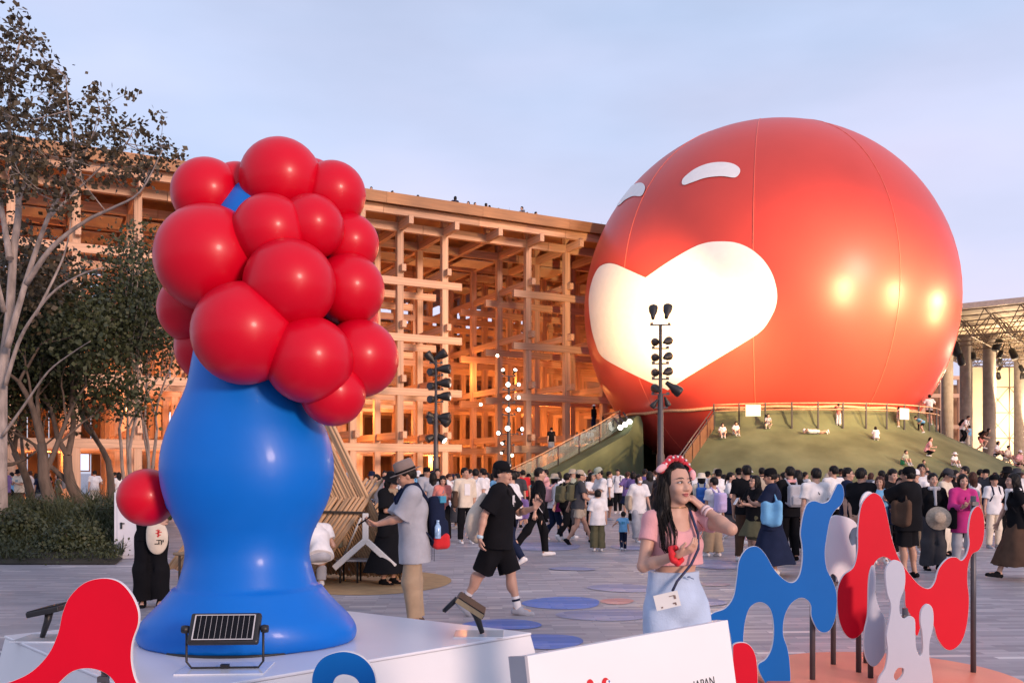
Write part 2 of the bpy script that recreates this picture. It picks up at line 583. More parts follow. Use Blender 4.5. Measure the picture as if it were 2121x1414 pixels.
for i in range(I0, I1 + 1):
    piece('rafter', ring, (i * BAY, 11.6, RTOP - .78), (.28, 27.0, .46))
# stub of the missing column at the top of the open bay
piece('column', ring, (3 * BAY, 0, 16.55), (.3, .3, .5))
# roof: soffit, edge band, top
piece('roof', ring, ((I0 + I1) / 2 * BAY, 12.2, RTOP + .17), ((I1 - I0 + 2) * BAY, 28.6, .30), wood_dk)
for k in range(11):
    s0 = (I0 - 1 + k * 2.09) * BAY
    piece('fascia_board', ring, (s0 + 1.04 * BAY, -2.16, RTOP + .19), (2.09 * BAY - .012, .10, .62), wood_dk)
for k in range(11):
    s0 = (I0 - 1 + k * 2.09) * BAY
    piece('beam', ring, (s0 + 1.04 * BAY, -1.55, RTOP - .31), (2.09 * BAY - .02, .26, .46))
# pale ceiling panels between the rafters, hung unevenly
for i in range(-6, 11):
    for j, w in enumerate((5.5, 9.5, 13.5, 17.5)):
        if rw.random() < .62:
            piece('ceiling_panel', ring, ((i + .5) * BAY, w + rw.uniform(-.5, .5), RTOP - 1.08 - .12 * rw.random()), (2.2, 2.0 + rw.random(), .05), board)
# inner walkway deck with parapet, back wall boards
for k in range(6):
    piece('walkway_deck', ring, ((I0 + k * 3.66 + 1.83) * BAY, 20, 6.95), (3.66 * BAY - .03, 7.6, .22), wood_dk)
for k in range(44):
    z0 = 0 if (k % 5) else 2.9
    h = 13.5 + (k * 37 % 7) * .35
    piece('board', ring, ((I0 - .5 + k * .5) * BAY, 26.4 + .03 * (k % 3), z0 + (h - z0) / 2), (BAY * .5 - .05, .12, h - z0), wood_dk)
for (s, w, z, sw, sh, m) in ((9.2, 26.2, 8.3, 1.0, 1.6, win_cool), (9.5, 26.2, 10.4, 1.4, .6, win_warm), (15.5, 26.2, 7.9, 2.2, .8, win_cool), (21.5, 26.2, 7.9, 2.0, .8, win_cool),
                         (0.8, 26.2, 7.8, 1.6, .9, win_cool), (5.2, 26.2, 7.6, 1.2, .9, win_cool), (-6, 26.2, 5.6, 1.8, 2.4, win_cool), (-13.0, 26.2, 3.0, 1.2, 2.4, win_cool), (26, 26.2, 5, 1.4, .8, win_cool)):
    f = piece('window', ring, (s, w, z), (sw + .2, .1, sh + .2), wood)
    g = piece('pane', f, (0, -.6, 0), (sw / (sw + .2), .3, sh / (sh + .2)), m)
# ceiling lamps and their light
lampm = MB().ball((0, 0, 0), .10, 10).mesh('lamp', glow_warm)
for q in range(12):
    s = rw.uniform(-14, 30); w = rw.choice((2, 6, 10, 14)); z = rw.choice((2.75, 2.75, 6.0, 6.0, 9.2))
    piece('lamp', ring, (s, w, z), (1, 1, 1), None, lampm)
for q in range(24):
    s = -21 + (q % 12) * 4.5 + 1.1 * (q // 12); w = (6, 14)[q // 12] + 1.5 * math.sin(q * 2.1); z = (2.6, 5.3, 8.4)[(q * 2 + q // 12) % 3]
    point('lamp_light', RW(s, w, z), 240 - 60 * (z > 8) + 40 * (w > 10), (1.0, .37, .10), .1)

# plants along the roof edge, one mass
bl = MB()
for q in range(900):
    s = rw.uniform(I0 * BAY, I1 * BAY); w = rw.uniform(-1.9, -.6); h = rw.uniform(.05, .32) * (2.2 if rw.random() < .04 else 1)
    dx, dy = rw.uniform(-.08, .08), rw.uniform(-.08, .08)
    bl.add([(s - .02, w, 0), (s + .02, w, 0), (s + dx, w + dy, h)], [(0, 1, 2)])
o = bl.build('grass', mat('roof_grass', (.05, .06, .02), .8, .3, 20)); o.location = RW(0, 0, RTOP + .32); o.rotation_euler = (0, 0, RA)
tag(o, 'thin dry grass growing along the edge of the timber hall roof', 'grass', kind='stuff')

# ================================================================== MOUND
MC = Vector((15.35, 56.0, 0)); BR, BZ = 10.9, 11.60
turf = mat('play_turf', (0.128, 0.150, 0.084), .95, .30, .55, bump=.7, bscale=90, detail=12, spec=.1)
A0, A1 = 239.0, 360.0 + 206.0
prof = [(18.2, 0.0), (17.0, .30), (14.5, 1.45), (12.0, 2.72), (10.2, 3.62), (9.75, 3.86), (9.55, 4.1), (9.35, 4.72), (9.15, 4.86), (8.95, 4.80), (8.8, 4.4), (8.7, 0)]
NA = 140
mv, mf = [], []
for j in range(NA + 1):
    a = R(A0 + (A1 - A0) * j / NA)
    for (r, z) in prof:
        mv.append((MC.x + r * math.cos(a), MC.y + r * math.sin(a), z))
m_ = len(prof)
for j in range(NA):
    for i in range(m_ - 1):
        mf.append((j * m_ + i, j * m_ + i + 1, (j + 1) * m_ + i + 1, (j + 1) * m_ + i)[::-1])
mb = MB().add(mv, mf, True)
mb.add(mv[:m_], [tuple(range(m_))]); mb.add(mv[-m_:], [tuple(range(m_))[::-1]])
mound = mb.build('play_mound', turf)
tag(mound, 'sloping green turf play mound ringing the giant red ball', 'mound', kind='structure')

def MP(phi, r):
    a = R(phi); z = np.interp(-r, [-p[0] for p in prof[:10]], [p[1] for p in prof[:10]])
    return Vector((MC.x + r * math.cos(a), MC.y + r * math.sin(a), float(z)))

def on_mound(px, py):
    """walks a sight line of the photograph until it meets the slope of the mound"""
    d = PX(px, py, 1.0) - Vector((0, 0, EYE))
    t = 36.0; best = (1e9, 0, 0, 0)
    while t < 75:
        p = Vector((0, 0, EYE)) + d * t
        rr = math.hypot(p.x - MC.x, p.y - MC.y)
        if rr < 18.2 and p.z <= float(np.interp(-max(rr, 9.4), [-q[0] for q in prof[:9]], [q[1] for q in prof[:9]])):
            return p
        g_ = float(np.interp(-max(rr, 9.4), [-q[0] for q in prof[:9]], [q[1] for q in prof[:9]])) if rr < 18.2 else 0
        if p.z - g_ < best[0]: best = (p.z - g_, p.x, p.y, g_)
        t += .05
    return Vector(best[1:])

# entrance paving in the cut and dark door wall behind the ball
steel = mat('dark_steel', (.035, .033, .036), .45, .15, 12, metal=.6)
steel_g = mat('grey_steel', (.085, .08, .092), .42, .12, 10, metal=.35)
rope = mat('rail_orange', (.55, .32, .18), .4, .2, 10)
rail = empty('rim_railing', MC, 'thin railing with steel posts along the rim of the green mound', 'railing')
npost = 0
for k in range(40):
    phi = 240 + k * 7.6
    if phi > 560: break
    p = MP(phi, 9.78) - MC
    o = MB().box((0, 0, .66), (.07, .07, 1.36)).build('post', steel, rail); o.location = p
for z, r_, m in ((5.12, .035, rope), (4.80, .03, rope)):
    pts = [MP(240 + q * 3.04, 9.78).xy.to_3d() - MC.xy.to_3d() + Vector((0, 0, z)) for q in range(106)]
    MB().tube(pts, r_, 6).build('rail', m, rail)
# sloping hand rail on the right side of the cut
hr = empty('ramp_handrail', MP(240, 9.6), 'brown panelled handrail sloping down the right side of the mound entrance', 'handrail')
pa, pb = MP(240, 9.8), MP(240, 16.6)
for z in (1.15, .92):
    MB().tube([pa - hr.location + Vector((0, 0, z)), pb - hr.location + Vector((0, 0, z))], .03, 8).build('rail', steel_g, hr)
brn = mat('rail_panel', (.16, .08, .05), .35, .15, 4)
for k in range(6):
    q0, q1 = pa.lerp(pb, k / 6 + .01), pa.lerp(pb, (k + 1) / 6 - .01)
    up = Vector((0, 0, .84)); b0 = Vector((0, 0, .05)); th = Vector((.02, -.01, 0))
    v = [q0 + b0, q1 + b0, q1 + up, q0 + up]
    v = [x - hr.location for x in v]; v2 = [x + th for x in v]
    MB().add(v + v2, [(0, 1, 2, 3), (7, 6, 5, 4), (0, 4, 5, 1), (1, 5, 6, 2), (2, 6, 7, 3), (3, 7, 4, 0)]).build('panel', brn, hr)
    MB().tube([q0 - hr.location, q0 - hr.location + Vector((0, 0, 1.15))], .028, 6).build('post', steel, hr)
# glass balustrade on the left slope
gl = mat('glass', (.75, .85, .8), .05, .02, 2, trans=.9)
gb = empty('glass_balustrade', MP(199, 17), 'glass balustrade with thin posts climbing the left slope of the mound', 'railing')
gp = [MP(198 + .0 * k, 17.2 - k * 1.27) for k in range(7)]
for k, p in enumerate(gp):
    MB().tube([p - gb.location, p - gb.location + Vector((0, 0, 1.15))], .028, 6).build('post', steel_g, gb)
for k in range(6):
    a, b = gp[k].lerp(gp[k + 1], .04) - gb.location, gp[k].lerp(gp[k + 1], .96) - gb.location
    u0, u1, th = Vector((0, 0, .1)), Vector((0, 0, 1.05)), Vector((.004, .012, 0))
    v = [a + u0, b + u0, b + u1, a + u1]
    MB().add(v + [x + th for x in v], [(0, 1, 2, 3), (7, 6, 5, 4), (0, 4, 5, 1), (1, 5, 6, 2), (2, 6, 7, 3), (3, 7, 4, 0)]).build('glass_pane', gl, gb)
MB().tube([p - gb.location + Vector((0, 0, 1.15)) for p in gp], .03, 6).build('rail', rope, gb)
# three white lamps leaning out of the rim
for k, (px, py) in enumerate(((1285, 885), (1295, 879), (1304, 873))):
    Y = 52.4 - .3 * k
    p = PX(px, py, Y)
    e = empty('flood_lamp', p, ('lowest', 'middle', 'topmost')[k] + ' of the three round white lamps on the left mound rim', 'lamp', 'round lamps on the mound rim')
    MB().ball((0, 0, 0), .15, 12).build('bulb', glow_white, e)
    MB().tube([(0, .1, .05), (-.3, .5, .55)], .05, 8).build('stem', steel_g, e)
# placards on the railing
white_pl = mat('placard_white', (.78, .76, .68), .5, .05, 5)
for k, (px, py, lb) in enumerate(((1560, 850, 'blank white notice board hung on the left part of the rim railing'), (1873, 857, 'blank white notice board on the rim railing behind the crouching child'))):
    ph_ = min((abs(CX + FPX * MP(f_, 9.86).x / MP(f_, 9.86).y - px), f_) for f_ in range(262 if k == 0 else 290, 350))[1]
    p = MP(ph_, 9.86); p = PX(px, py, p.y - .05)
    o = MB().box((0, 0, 0), (.74, .03, .58)).build('notice_board', white_pl, None, .008); o.location = p
    o.rotation_euler = (0, 0, R(ph_ - 270))
    tag(o, lb, 'sign', 'notice boards on the rim railing')

# ================================================================== GIANT BALL
BC = Vector((15.35, 56.0, BZ))
ball_m = mat('ball_fabric', (0.57, 0.060, 0.044), .5, .03, .6, bump=.05, bscale=4.0, coat=.42, spec=.12)
ball_m.node_tree.nodes['Principled BSDF'].inputs['Coat Roughness'].default_value = .31
mark_m = mat('mark_white', (.80, .78, .76), .5, .03, 3)
ball = empty('giant_ball', BC, 'giant glossy red inflated ball with white heart and crescents on the green mound', 'inflatable pavilion')
bv, bf = [], []
NU, NV = 128, 64
for i in range(NV + 1):
    th = math.pi * i / NV
    for k in range(NU):
        a = 2 * math.pi * k / NU
        bv.append((BR * math.sin(th) * math.cos(a), BR * math.sin(th) * math.sin(a), -BR * math.cos(th)))
for i in range(NV):
    for k in range(NU):
        bf.append((i * NU + k, i * NU + (k + 1) % NU, (i + 1) * NU + (k + 1) % NU, (i + 1) * NU + k))
MB().add(bv, bf, True).build('skin', ball_m, ball)
seam_m = mat('ball_seam', (.75, .14, .09), .4, .05, 3)
for k, az in enumerate((292, 252, 212, 332, 20, 65, 110, 155)):
    pts = []
    for q in range(41):
        th = R(8 + 164 * q / 40)
        pts.append((math.sin(th) * math.cos(R(az)) * (BR + .005), math.sin(th) * math.sin(R(az)) * (BR + .005), math.cos(th) * (BR + .005)))
    MB().tube(pts, .022, 5).build('seam', seam_m, ball)

def on_ball(px, py, off):
    o = Vector((0, 0, EYE)); d = (PX(px, py, 1.0) - o).normalized()
    oc = BC - o; t = oc.dot(d); h2 = oc.length_squared - t * t
    r = BR + off
    if h2 < r * r * .9995:
        p = o + d * (t - math.sqrt(r * r - h2))
    else:
        p = o + d * t
    return (p - BC).normalized() * r

def spline(pts, closed=True, n=6):
    out = []
    m = len(pts)
    for i in range(m):
        p0, p1, p2, p3 = [Vector(pts[(i + k - 1) % m]) for k in range(4)]
        for q in range(n):
            t = q / n
            out.append(0.5 * ((2 * p1) + (p2 - p0) * t + (2 * p0 - 5 * p1 + 4 * p2 - p3) * t * t + (3 * p1 - p0 - 3 * p2 + p3) * t ** 3))
    return out

def ball_mark(name, pts, corners=()):
    """flat print on the skin: outline in photo pixels, filled with a grid, laid on the ball"""
    poly = []
    m = len(pts)
    for i in range(m):
        p0, p1, p2, p3 = [Vector(pts[(i + k - 1) % m]) for k in range(4)]
        if i in corners: p0 = p1 - (p2 - p1) * .6
        if (i + 1) % m in corners: p3 = p2 + (p2 - p1) * .6
        for q in range(5):
            t = q / 5
            poly.append(0.5 * ((2 * p1) + (p2 - p0) * t + (2 * p0 - 5 * p1 + 4 * p2 - p3) * t * t + (3 * p1 - p0 - 3 * p2 + p3) * t ** 3))
    bm = bmesh.new()
    vs = [bm.verts.new((p.x, p.y, 0)) for p in poly]
    f = bm.faces.new(vs)
    bmesh.ops.triangulate(bm, faces=[f])
    for _ in range(7):
        le = [e for e in bm.edges if e.calc_length() > 12]
        if not le: break
        bmesh.ops.subdivide_edges(bm, edges=le, cuts=1)
        bmesh.ops.triangulate(bm, faces=[x for x in bm.faces if len(x.verts) > 3])
    for v in bm.verts:
        v.co = on_ball(v.co.x, v.co.y, .05)
    for _ in range(5):
        le = [e for e in bm.edges if e.calc_length() > .45]
        if not le: break
        bmesh.ops.subdivide_edges(bm, edges=le, cuts=1)
        bmesh.ops.triangulate(bm, faces=[x for x in bm.faces if len(x.verts) > 3])
    for v in bm.verts: v.co = v.co.normalized() * (BR + .04)
    bmesh.ops.recalc_face_normals(bm, faces=bm.faces)
    for x in bm.faces:
        x.smooth = True
        if x.normal.dot(x.calc_center_median()) < 0: x.normal_flip()
    me = bpy.data.meshes.new(name); bm.to_mesh(me); bm.free()
    me.materials.append(mark_m)
    return link(bpy.data.objects.new(name, me), ball)
heart = [(1336.5, 574.7), (1384, 542), (1430, 515), (1457, 504), (1485, 500), (1522, 502), (1554, 515), (1581, 538), (1600, 568), (1609, 602), (1608, 630), (1597, 657),
         (1577, 685), (1540, 710), (1494, 738), (1430, 777), (1383, 808), (1338, 788), (1283, 761), (1246, 738), (1232, 708), (1223, 671), (1219, 620), (1225, 584), (1238, 556), (1255, 546), (1273.5, 547), (1301, 558.6)]
ball_mark('heart_mark', heart, (0, 16))
cz = lambda L: [(1200 + x / 2.176, 230 + y / 2.176) for x, y in L]
ball_mark('crescent_mark', cz([(462, 325), (470, 300), (520, 260), (580, 236), (640, 229), (690, 236), (720, 255), (724, 275), (710, 295), (690, 299), (640, 293), (570, 300), (510, 320), (475, 332)]))
ball_mark('crescent_mark', cz([(168, 426), (183, 393), (212, 355), (250, 328), (280, 323), (295, 340), (290, 365), (275, 383), (240, 383), (205, 400), (183, 420)]))
# tie-down collar where the ball meets the rim
pts = []
for q in range(96):
    a = 2 * math.pi * q / 96
    rr = math.sqrt(BR ** 2 - (BZ - 5.0) ** 2) + .06
    pts.append((rr * math.cos(a), rr * math.sin(a), 5.0 - BZ + .03 * math.sin(17 * a)))
MB().tube(pts, .09, 6, closed=True).build('collar', rope, ball)

# ================================================================== STAGE CANOPY (right)
memb = mat('membrane', (.80, .70, .54), .6, .06, .4)
conc = mat('concrete', (.30, .26, .23), .8, .15, 3, bump=.3, bscale=30)
stage = empty('stage_canopy', (46, 86, 0), 'flat cream membrane canopy on round concrete columns with truss and stage lamps', 'canopy')
def SL(x, y, z): return (x - 46, y - 86, z)
SROT = R(-38); SPIV = Vector(SL(34, 73, 0))
def swing(o):
    Rm = Matrix.Rotation(SROT, 3, 'Z'); o.rotation_euler = (0, 0, SROT); o.location = SPIV - Rm @ SPIV + Vector((0, 0, -.75)); return o
for k in range(8):
    swing(MB().box(SL(28 + k * 5.2 + 2.6, 88, 15.0), (5.15, 36, .12)).build('roof_panel', memb, stage))
swing(MB().box(SL(48.6, 69.9, 14.9), (41.3, .25, .4)).build('roof_edge', mat('edge_cream', (.6, .5, .4), .6), stage))
fr = MB()
nx, ny = 15, 13
for i in range(nx):
    for j in range(ny):
        x, y = 30.5 + i * 2.4, 70.6 + j * 2.8
        for (dx, dy) in ((2.4, 0), (0, 2.8)):
            if (dx and i < nx - 1) or (dy and j < ny - 1):
                fr.tube([SL(x, y, 14.7), SL(x + dx, y + dy, 14.7)], .05, 4, caps=False)
        cxx, cyy = x + 1.2, y + 1.4
        if i < nx - 1 and j < ny - 1:
            for (ax, ay) in ((0, 0), (2.4, 0), (0, 2.8), (2.4, 2.8)):
                fr.tube([SL(cxx, cyy, 12.9), SL(x + ax, y + ay, 14.7)], .042, 4, caps=False)
            if i < nx - 2: fr.tube([SL(cxx, cyy, 12.9), SL(cxx + 2.4, cyy, 12.9)], .05, 4, caps=False)
            if j < ny - 2: fr.tube([SL(cxx, cyy, 12.9), SL(cxx, cyy + 2.8, 12.9)], .05, 4, caps=False)
o = swing(fr.build('space_frame', mat('truss_brown', (.20, .15, .11), .5, .1, 5, metal=.3), stage)); o['kind'] = 'stuff'
for (px, Y) in ((1962, 84), (2001, 78), (2049, 78), (2112, 88)):
    MB().lathe([(.52, 0), (.50, 13.0), (.7, 13.3)], 20, SL(XG(px, Y), Y, 0)).build('column', conc, stage)
black = mat('black_plastic', (.012, .012, .014), .45, .2, 20)
lh = MB().lathe([(.10, .5), (.26, .42), (.30, -.35), (.22, -.5)], 12); lh.tube([(0, 0, .5), (0, 0, 1.2)], .04, 6); lhm = lh.mesh('stage_lamp', black)
for k, (px, py, Y, s) in enumerate(((2066, 714, 76, 1.1), (2072, 733, 77, .7), (2099, 733, 76, 1.0), (1980, 722, 74, 1.2), (1990, 744, 74, 1.0), (2016, 737, 76, .7), (1998, 722, 78, .6), (2071, 747, 80, .6),
                               (2047, 764, 82, .7), (2068, 778, 84, .7), (2116, 763, 84, .7), (2117, 778, 82, .6), (2071, 762, 86, .5))):
    o = bpy.data.objects.new('stage_lamp', lhm); link(o, stage); o.location = Vector(SL(*PX(px, py, Y))); o.scale = (s, s, s); o.rotation_euler = (R(20 * math.sin(k * 2.3)), R(25 * math.cos(k)), 0)
scrim = empty('scaffold_screen', (50, 92, 0), 'pale lit fabric screen behind a scaffold tower under the stage canopy', 'screen')
for k in range(4):
    MB().box((-3 + k * 3.0, 0, 6.2), (2.95, .1, 12.0)).build('fabric_panel', memb, scrim)
sc = MB()
for x in (-3.4, -1.2, .9, 3.0, 5.2):
    sc.tube([(x, -2, 0), (x, -2, 12)], .06, 5)
    for z in (2.5, 5.0, 7.5, 10):
        if x < 5: sc.tube([(x, -2, z), (x + 2.15, -2, z)], .045, 5); sc.tube([(x, -2, z - 2.5), (x + 2.15, -2, z)], .035, 5); sc.tube([(x, -2, z), (x + 2.15, -2, z - 2.5)], .035, 5)
o = sc.build('scaffold_tube', MATS['truss_brown'], scrim)
point('stage_light', (50, 87.5, 7), 1700, (1, .72, .42), .6)
point('stage_light', (42, 78, 8.5), 1900, (1, .70, .42), .6)
point('stage_light', (52, 76, 8.5), 1900, (1, .72, .45), .6)
# low timber hall glimpsed behind the canopy columns
h2 = empty('timber_pavilion', (50, 118, 0), 'distant orange timber pavilion seen between the concrete canopy columns', 'building')
for k in range(14):
    piece('column', h2, (-14 + k * 2.4, 0, 7), (.5, .5, 14))
for z in (3.5, 7.5, 11.5, 13.8):
    piece('beam', h2, (1.6, -.1, z), (34, .35, .5))
for k in range(13):
    piece('board', h2, (-12.8 + k * 2.4, 3, 6.6), (2.3, .2, 13.2), wood_dk)
point('lamp_light', (46, 116.5, 5), 500, (1, .45, .18), .12)
# ================================================================== PLANTED BED AND TREES (left)
bark = mat('bark_pale', (.30, .245, .215), .85, .35, 9, stretch=(1, 1, .25), bump=.6, bscale=40)
bark_d = mat('bark_dark', (.12, .085, .065), .9, .3, 9, stretch=(1, 1, .25), bump=.6, bscale=40)
def leaf_mat(name, c1, c2):
    m = mat(name, c1, .6, .2, 1.6, col2=c2, detail=3)
    return m
leaf_a = leaf_mat('leaf_brown', (.040, .030, .014), (.085, .060, .026))
leaf_b = leaf_mat('leaf_green', (.020, .032, .010), (.058, .068, .021))
leaf_c = leaf_mat('leaf_shrub', (.022, .034, .012), (.055, .065, .022))

def leaves(name, centers, rad, per, size, m, parent, rng, flat=.75):
    C = np.repeat(np.array(centers), per, axis=0)
    n = len(C)
    P = C + rng.normal(0, 1, (n, 3)) * (np.array([1, 1, flat]) * rad * .5)
    d = rng.normal(0, 1, (n, 3)); d /= np.linalg.norm(d, axis=1)[:, None]
    u = np.cross(d, rng.normal(0, 1, (n, 3))); u /= np.linalg.norm(u, axis=1)[:, None]
    L = size * rng.uniform(.6, 1.3, (n, 1)); W = L * rng.uniform(.6, .9, (n, 1))
    w = np.cross(d, u)
    V = np.stack([P - u * L / 2, P + w * W / 2 - u * L * .05, P + u * L / 2, P - w * W / 2 - u * L * .05], 1).reshape(-1, 3)
    F = np.arange(4 * n).reshape(-1, 4)
    me = npmesh(name, V, F, False, (m,))
    return link(bpy.data.objects.new(name, me), parent)

def grow(mb, p, d, L, r, depth, rng, tips, spread=.55, up=.25, maxd=4, nch=(2, 3)):
    n = 5
    pts, rs = [p.copy()], [r]
    q = p.copy(); dd = d.normalized()
    for i in range(n):
        dd = (dd + Vector((rng.normal(0, .13), rng.normal(0, .13), rng.normal(0, .08) + up * .12))).normalized()
        q = q + dd * L / n
        pts.append(q.copy()); rs.append(r * (1 - .42 * (i + 1) / n))
    mb.tube(pts, rs, 8 if depth < 2 else 5, caps=depth == 0)
    if depth >= maxd - 1:
        tips += [tuple(pts[-1]), tuple(pts[3])]
    if depth >= maxd:
        return
    k = rng.integers(nch[0], nch[1] + 1)
    for c in range(k):
        ax = Vector((rng.normal(0, 1), rng.normal(0, 1), rng.normal(0, .5))).normalized()
        nd = (dd + ax * spread * rng.uniform(.7, 1.4) + Vector((0, 0, up * .5))).normalized()
        st = pts[-1] if c < 2 else pts[3]
        grow(mb, st, nd, L * rng.uniform(.62, .85), rs[-1] * rng.uniform(.6, .8) if c else rs[-1] * .85, depth + 1, rng, tips, spread, up, maxd, nch)

def tree(px, Y, trunkL, r, seed, label, m_b, m_l, lean=(0, 0), stems=1, maxd=4, spread=.55, up=.3, per=40, size=.12, rad=.55, z0=0.0, scale_len=.72, extra=(), bare=()):
    rng = np.random.default_rng(seed)
    t = empty('leafy_tree', (XG(px, Y), Y, z0), label, 'tree', 'trees in the planted bed')
    mb, tips = MB(), []
    for s in range(stems):
        a = 2 * math.pi * s / max(stems, 1) + seed
        off = Vector((.22 * math.cos(a), .22 * math.sin(a), 0)) if stems > 1 else Vector((0, 0, 0))
        d = Vector((lean[0] + (.16 * math.cos(a) if stems > 1 else 0), lean[1] + (.16 * math.sin(a) if stems > 1 else 0), 1))
        grow(mb, off + Vector((0, 0, -.1)), d, trunkL, r, 0, rng, tips, spread, up, maxd)
    for (p, d, L, rr) in extra:
        grow(mb, Vector(p), Vector(d), L, rr, 1, rng, tips, spread * .7, up, maxd)
    for (p, d, L, rr) in bare:
        grow(mb, Vector(p), Vector(d), L, rr, 2, rng, [], .5, .25, maxd)
    mb.build('trunk', m_b, t)
    leaves('crown', tips, rad, per, size, m_l, t, rng)
    return t

bed_soil = mat('bed_soil', (.03, .026, .018), .95, .3, 4, bump=.6, bscale=20)
bv = []
bed = MB()
bx0, bx1, by0, by1 = -19.0, -6.9, 16.0, 33.0
NB = 30
vs = []
for j in range(NB + 1):
    for i in range(NB + 1):
        x = bx0 + (bx1 - bx0) * i / NB; y = by0 + (by1 - by0) * j / NB
        x += (y - by0) * -.32 * (i / NB)
        e = min(i / NB, 1 - i / NB, j / NB, 1 - j / NB)
        z = .12 + min(1, e * 5) * (.28 + .10 * math.sin(x * 1.3) * math.cos(y * .9))
        vs.append((x, y, 0.02 if e == 0 else z))
bed.add(vs, [(j * (NB + 1) + i, j * (NB + 1) + i + 1, (j + 1) * (NB + 1) + i + 1, (j + 1) * (NB + 1) + i) for j in range(NB) for i in range(NB)], True)
o = bed.build('planting_bed', bed_soil); tag(o, kind='structure')

# grass and low plants
rng = np.random.default_rng(5)
def blades(n, xs, ys, hh, wid, m, name):
    P = np.stack([rng.uniform(*xs, n), rng.uniform(*ys, n), np.full(n, .1)], 1)
    P[:, 0] += (P[:, 1] - by0) * -.30 * np.clip((P[:, 0] - bx0) / (bx1 - bx0), 0, 1)
    h = rng.uniform(*hh, (n, 1)) * (.75 + .5 * np.sin(P[:, :1] * 2.1) * np.cos(P[:, 1:2] * 1.7))
    h = (np.abs(h) + .1) * np.clip((P[:, 1:2] - by0 + .3) / 3.4, .16, 1)
    a = rng.uniform(0, 6.28, n)
    s = np.stack([np.cos(a), np.sin(a), np.zeros(n)], 1) * wid
    ln = np.stack([rng.normal(0, .35, n), rng.normal(0, .35, n), np.ones(n)], 1)
    mid = P + ln * h * .55; tip = P + ln * h * 1.0 + np.stack([ln[:, 0], ln[:, 1], -.2 + 0 * a], 1) * h * .35
    V = np.stack([P - s, P + s, mid + s * .8, mid - s * .8, tip, tip], 1).reshape(-1, 3)
    i = np.arange(n)[:, None] * 6
    F = np.concatenate([i + np.array([[0, 1, 2, 3]]), i + np.array([[3, 2, 4, 4 + 1]])]).astype(int)
    return link(bpy.data.objects.new(name, npmesh(name, V, F, False, (m,))))
g = blades(26000, (bx0, bx1), (16.1, 22), (.35, .95), .011, leaf_c, 'grass')
tag(g, 'dark ornamental grass filling the planted bed beneath the trees', 'grass', kind='stuff')
g = blades(700, (bx0, bx1), (17.2, 21), (1.0, 1.7), .008, leaf_b, 'grass')
tag(g, 'long arching grass stalks rising above the planted bed', 'grass', kind='stuff')
g = blades(9000, (bx0, bx1), (22, 30), (.4, 1.0), .02, leaf_b, 'grass')
tag(g, 'taller olive grass at the back of the planted bed', 'grass', kind='stuff')
cs = [(rng.uniform(bx0, bx1 - .2), 16.15 + abs(rng.normal(0, .3)), rng.uniform(.03, .24) * (.5 + rng.random())) for _ in range(220)]
gc = leaves('ground_cover', cs, .30, 26, .055, leaf_c, None, rng)
tag(gc, 'low leafy ground cover along the front edge of the planted bed', 'ground cover', kind='stuff')
for k, (px, Y, w, h, lb) in enumerate(((85, 20.5, .7, .8, 'round dark clipped shrub left of the leaning tree trunk'), (30, 18.2, .6, .62, 'loose dark shrub at the left end of the planted bed'),
                                  (215, 19.0, .7, .72, 'dark bush at the right end of the bed next to the white cabinet'), (150, 17.2, .5, .36, 'low dark bush in the middle front of the bed'))):
    t = empty('bush', (XG(px, Y), Y, .2), lb, 'bush', 'bushes in the planted bed')
    cs = []
    for q in range(70):
        v = rng.normal(0, 1, 3); v /= np.linalg.norm(v)
        v *= rng.uniform(.6, 1) ; cs.append((v[0] * w, v[1] * w, abs(v[2]) * h))
    leaves('foliage', cs, .28, 60, .07, leaf_c, t, rng)
    b = MB()
    for q in range(7):
        b.tube([(0, 0, -.1), (rng.normal(0, .25) * w, rng.normal(0, .25) * w, h * .8)], [.02, .008], 5)
    b.build('stem', bark_d, t)

# the foremost tree: limbs follow the photograph's, with their own depths
T0 = Vector((XG(4, 19.0), 19.0, .1))
ft = empty('leafy_tree', T0, 'tall foremost tree with slim pale trunk and long bare limbs at the left edge', 'tree', 'trees in the planted bed')
rng = np.random.default_rng(77)
mb = MB(); NODES = []
def limb(px_pts, dep, r0, r1):
    m = len(px_pts)
    P = [PX(x, y, 19.0 + dep * i / (m - 1) + .12 * math.sin(i * 2.3 + x)) - T0 for i, (x, y) in enumerate(px_pts)]
    P = [p + Vector(rng.normal(0, .025, 3)) for p in P]
    S = []
    for i in range(m - 1):
        p0, p1, p2, p3 = P[max(i - 1, 0)], P[i], P[i + 1], P[min(i + 2, m - 1)]
        for q in range(4):
            t = q / 4
            S.append(0.5 * ((2 * p1) + (p2 - p0) * t + (2 * p0 - 5 * p1 + 4 * p2 - p3) * t * t + (3 * p1 - p0 - 3 * p2 + p3) * t ** 3))
    S.append(P[-1])
    mb.tube(S, [r0 + (r1 - r0) * (i / (len(S) - 1)) ** .8 for i in range(len(S))], 8)
    NODES.extend(S[2:])
limb([(0, 1082), (3, 980), (2, 880), (8, 780), (18, 650), (30, 520), (38, 420), (30, 330), (20, 240), (28, 150), (42, 70)], .6, .165, .013)
limb([(12, 720), (45, 620), (72, 535), (104, 450), (132, 385), (155, 310), (140, 230), (132, 158)], -.9, .075, .010)
limb([(55, 590), (110, 512), (168, 462), (232, 432), (290, 396), (338, 312)], -1.5, .062, .008)
limb([(10, 800), (38, 715), (68, 655), (112, 603), (176, 566), (216, 548)], -1.2, .05, .008)
limb([(4, 905), (56, 838), (98, 776), (152, 728), (192, 702)], -1.6, .034, .006)
limb([(28, 540), (6, 440), (-14, 350), (-40, 260)], .9, .08, .015)
limb([(36, 430), (62, 350), (84, 270), (110, 190)], 1.3, .05, .008)
limb([(100, 455), (150, 400), (205, 355), (262, 300), (275, 268)], .8, .035, .006)
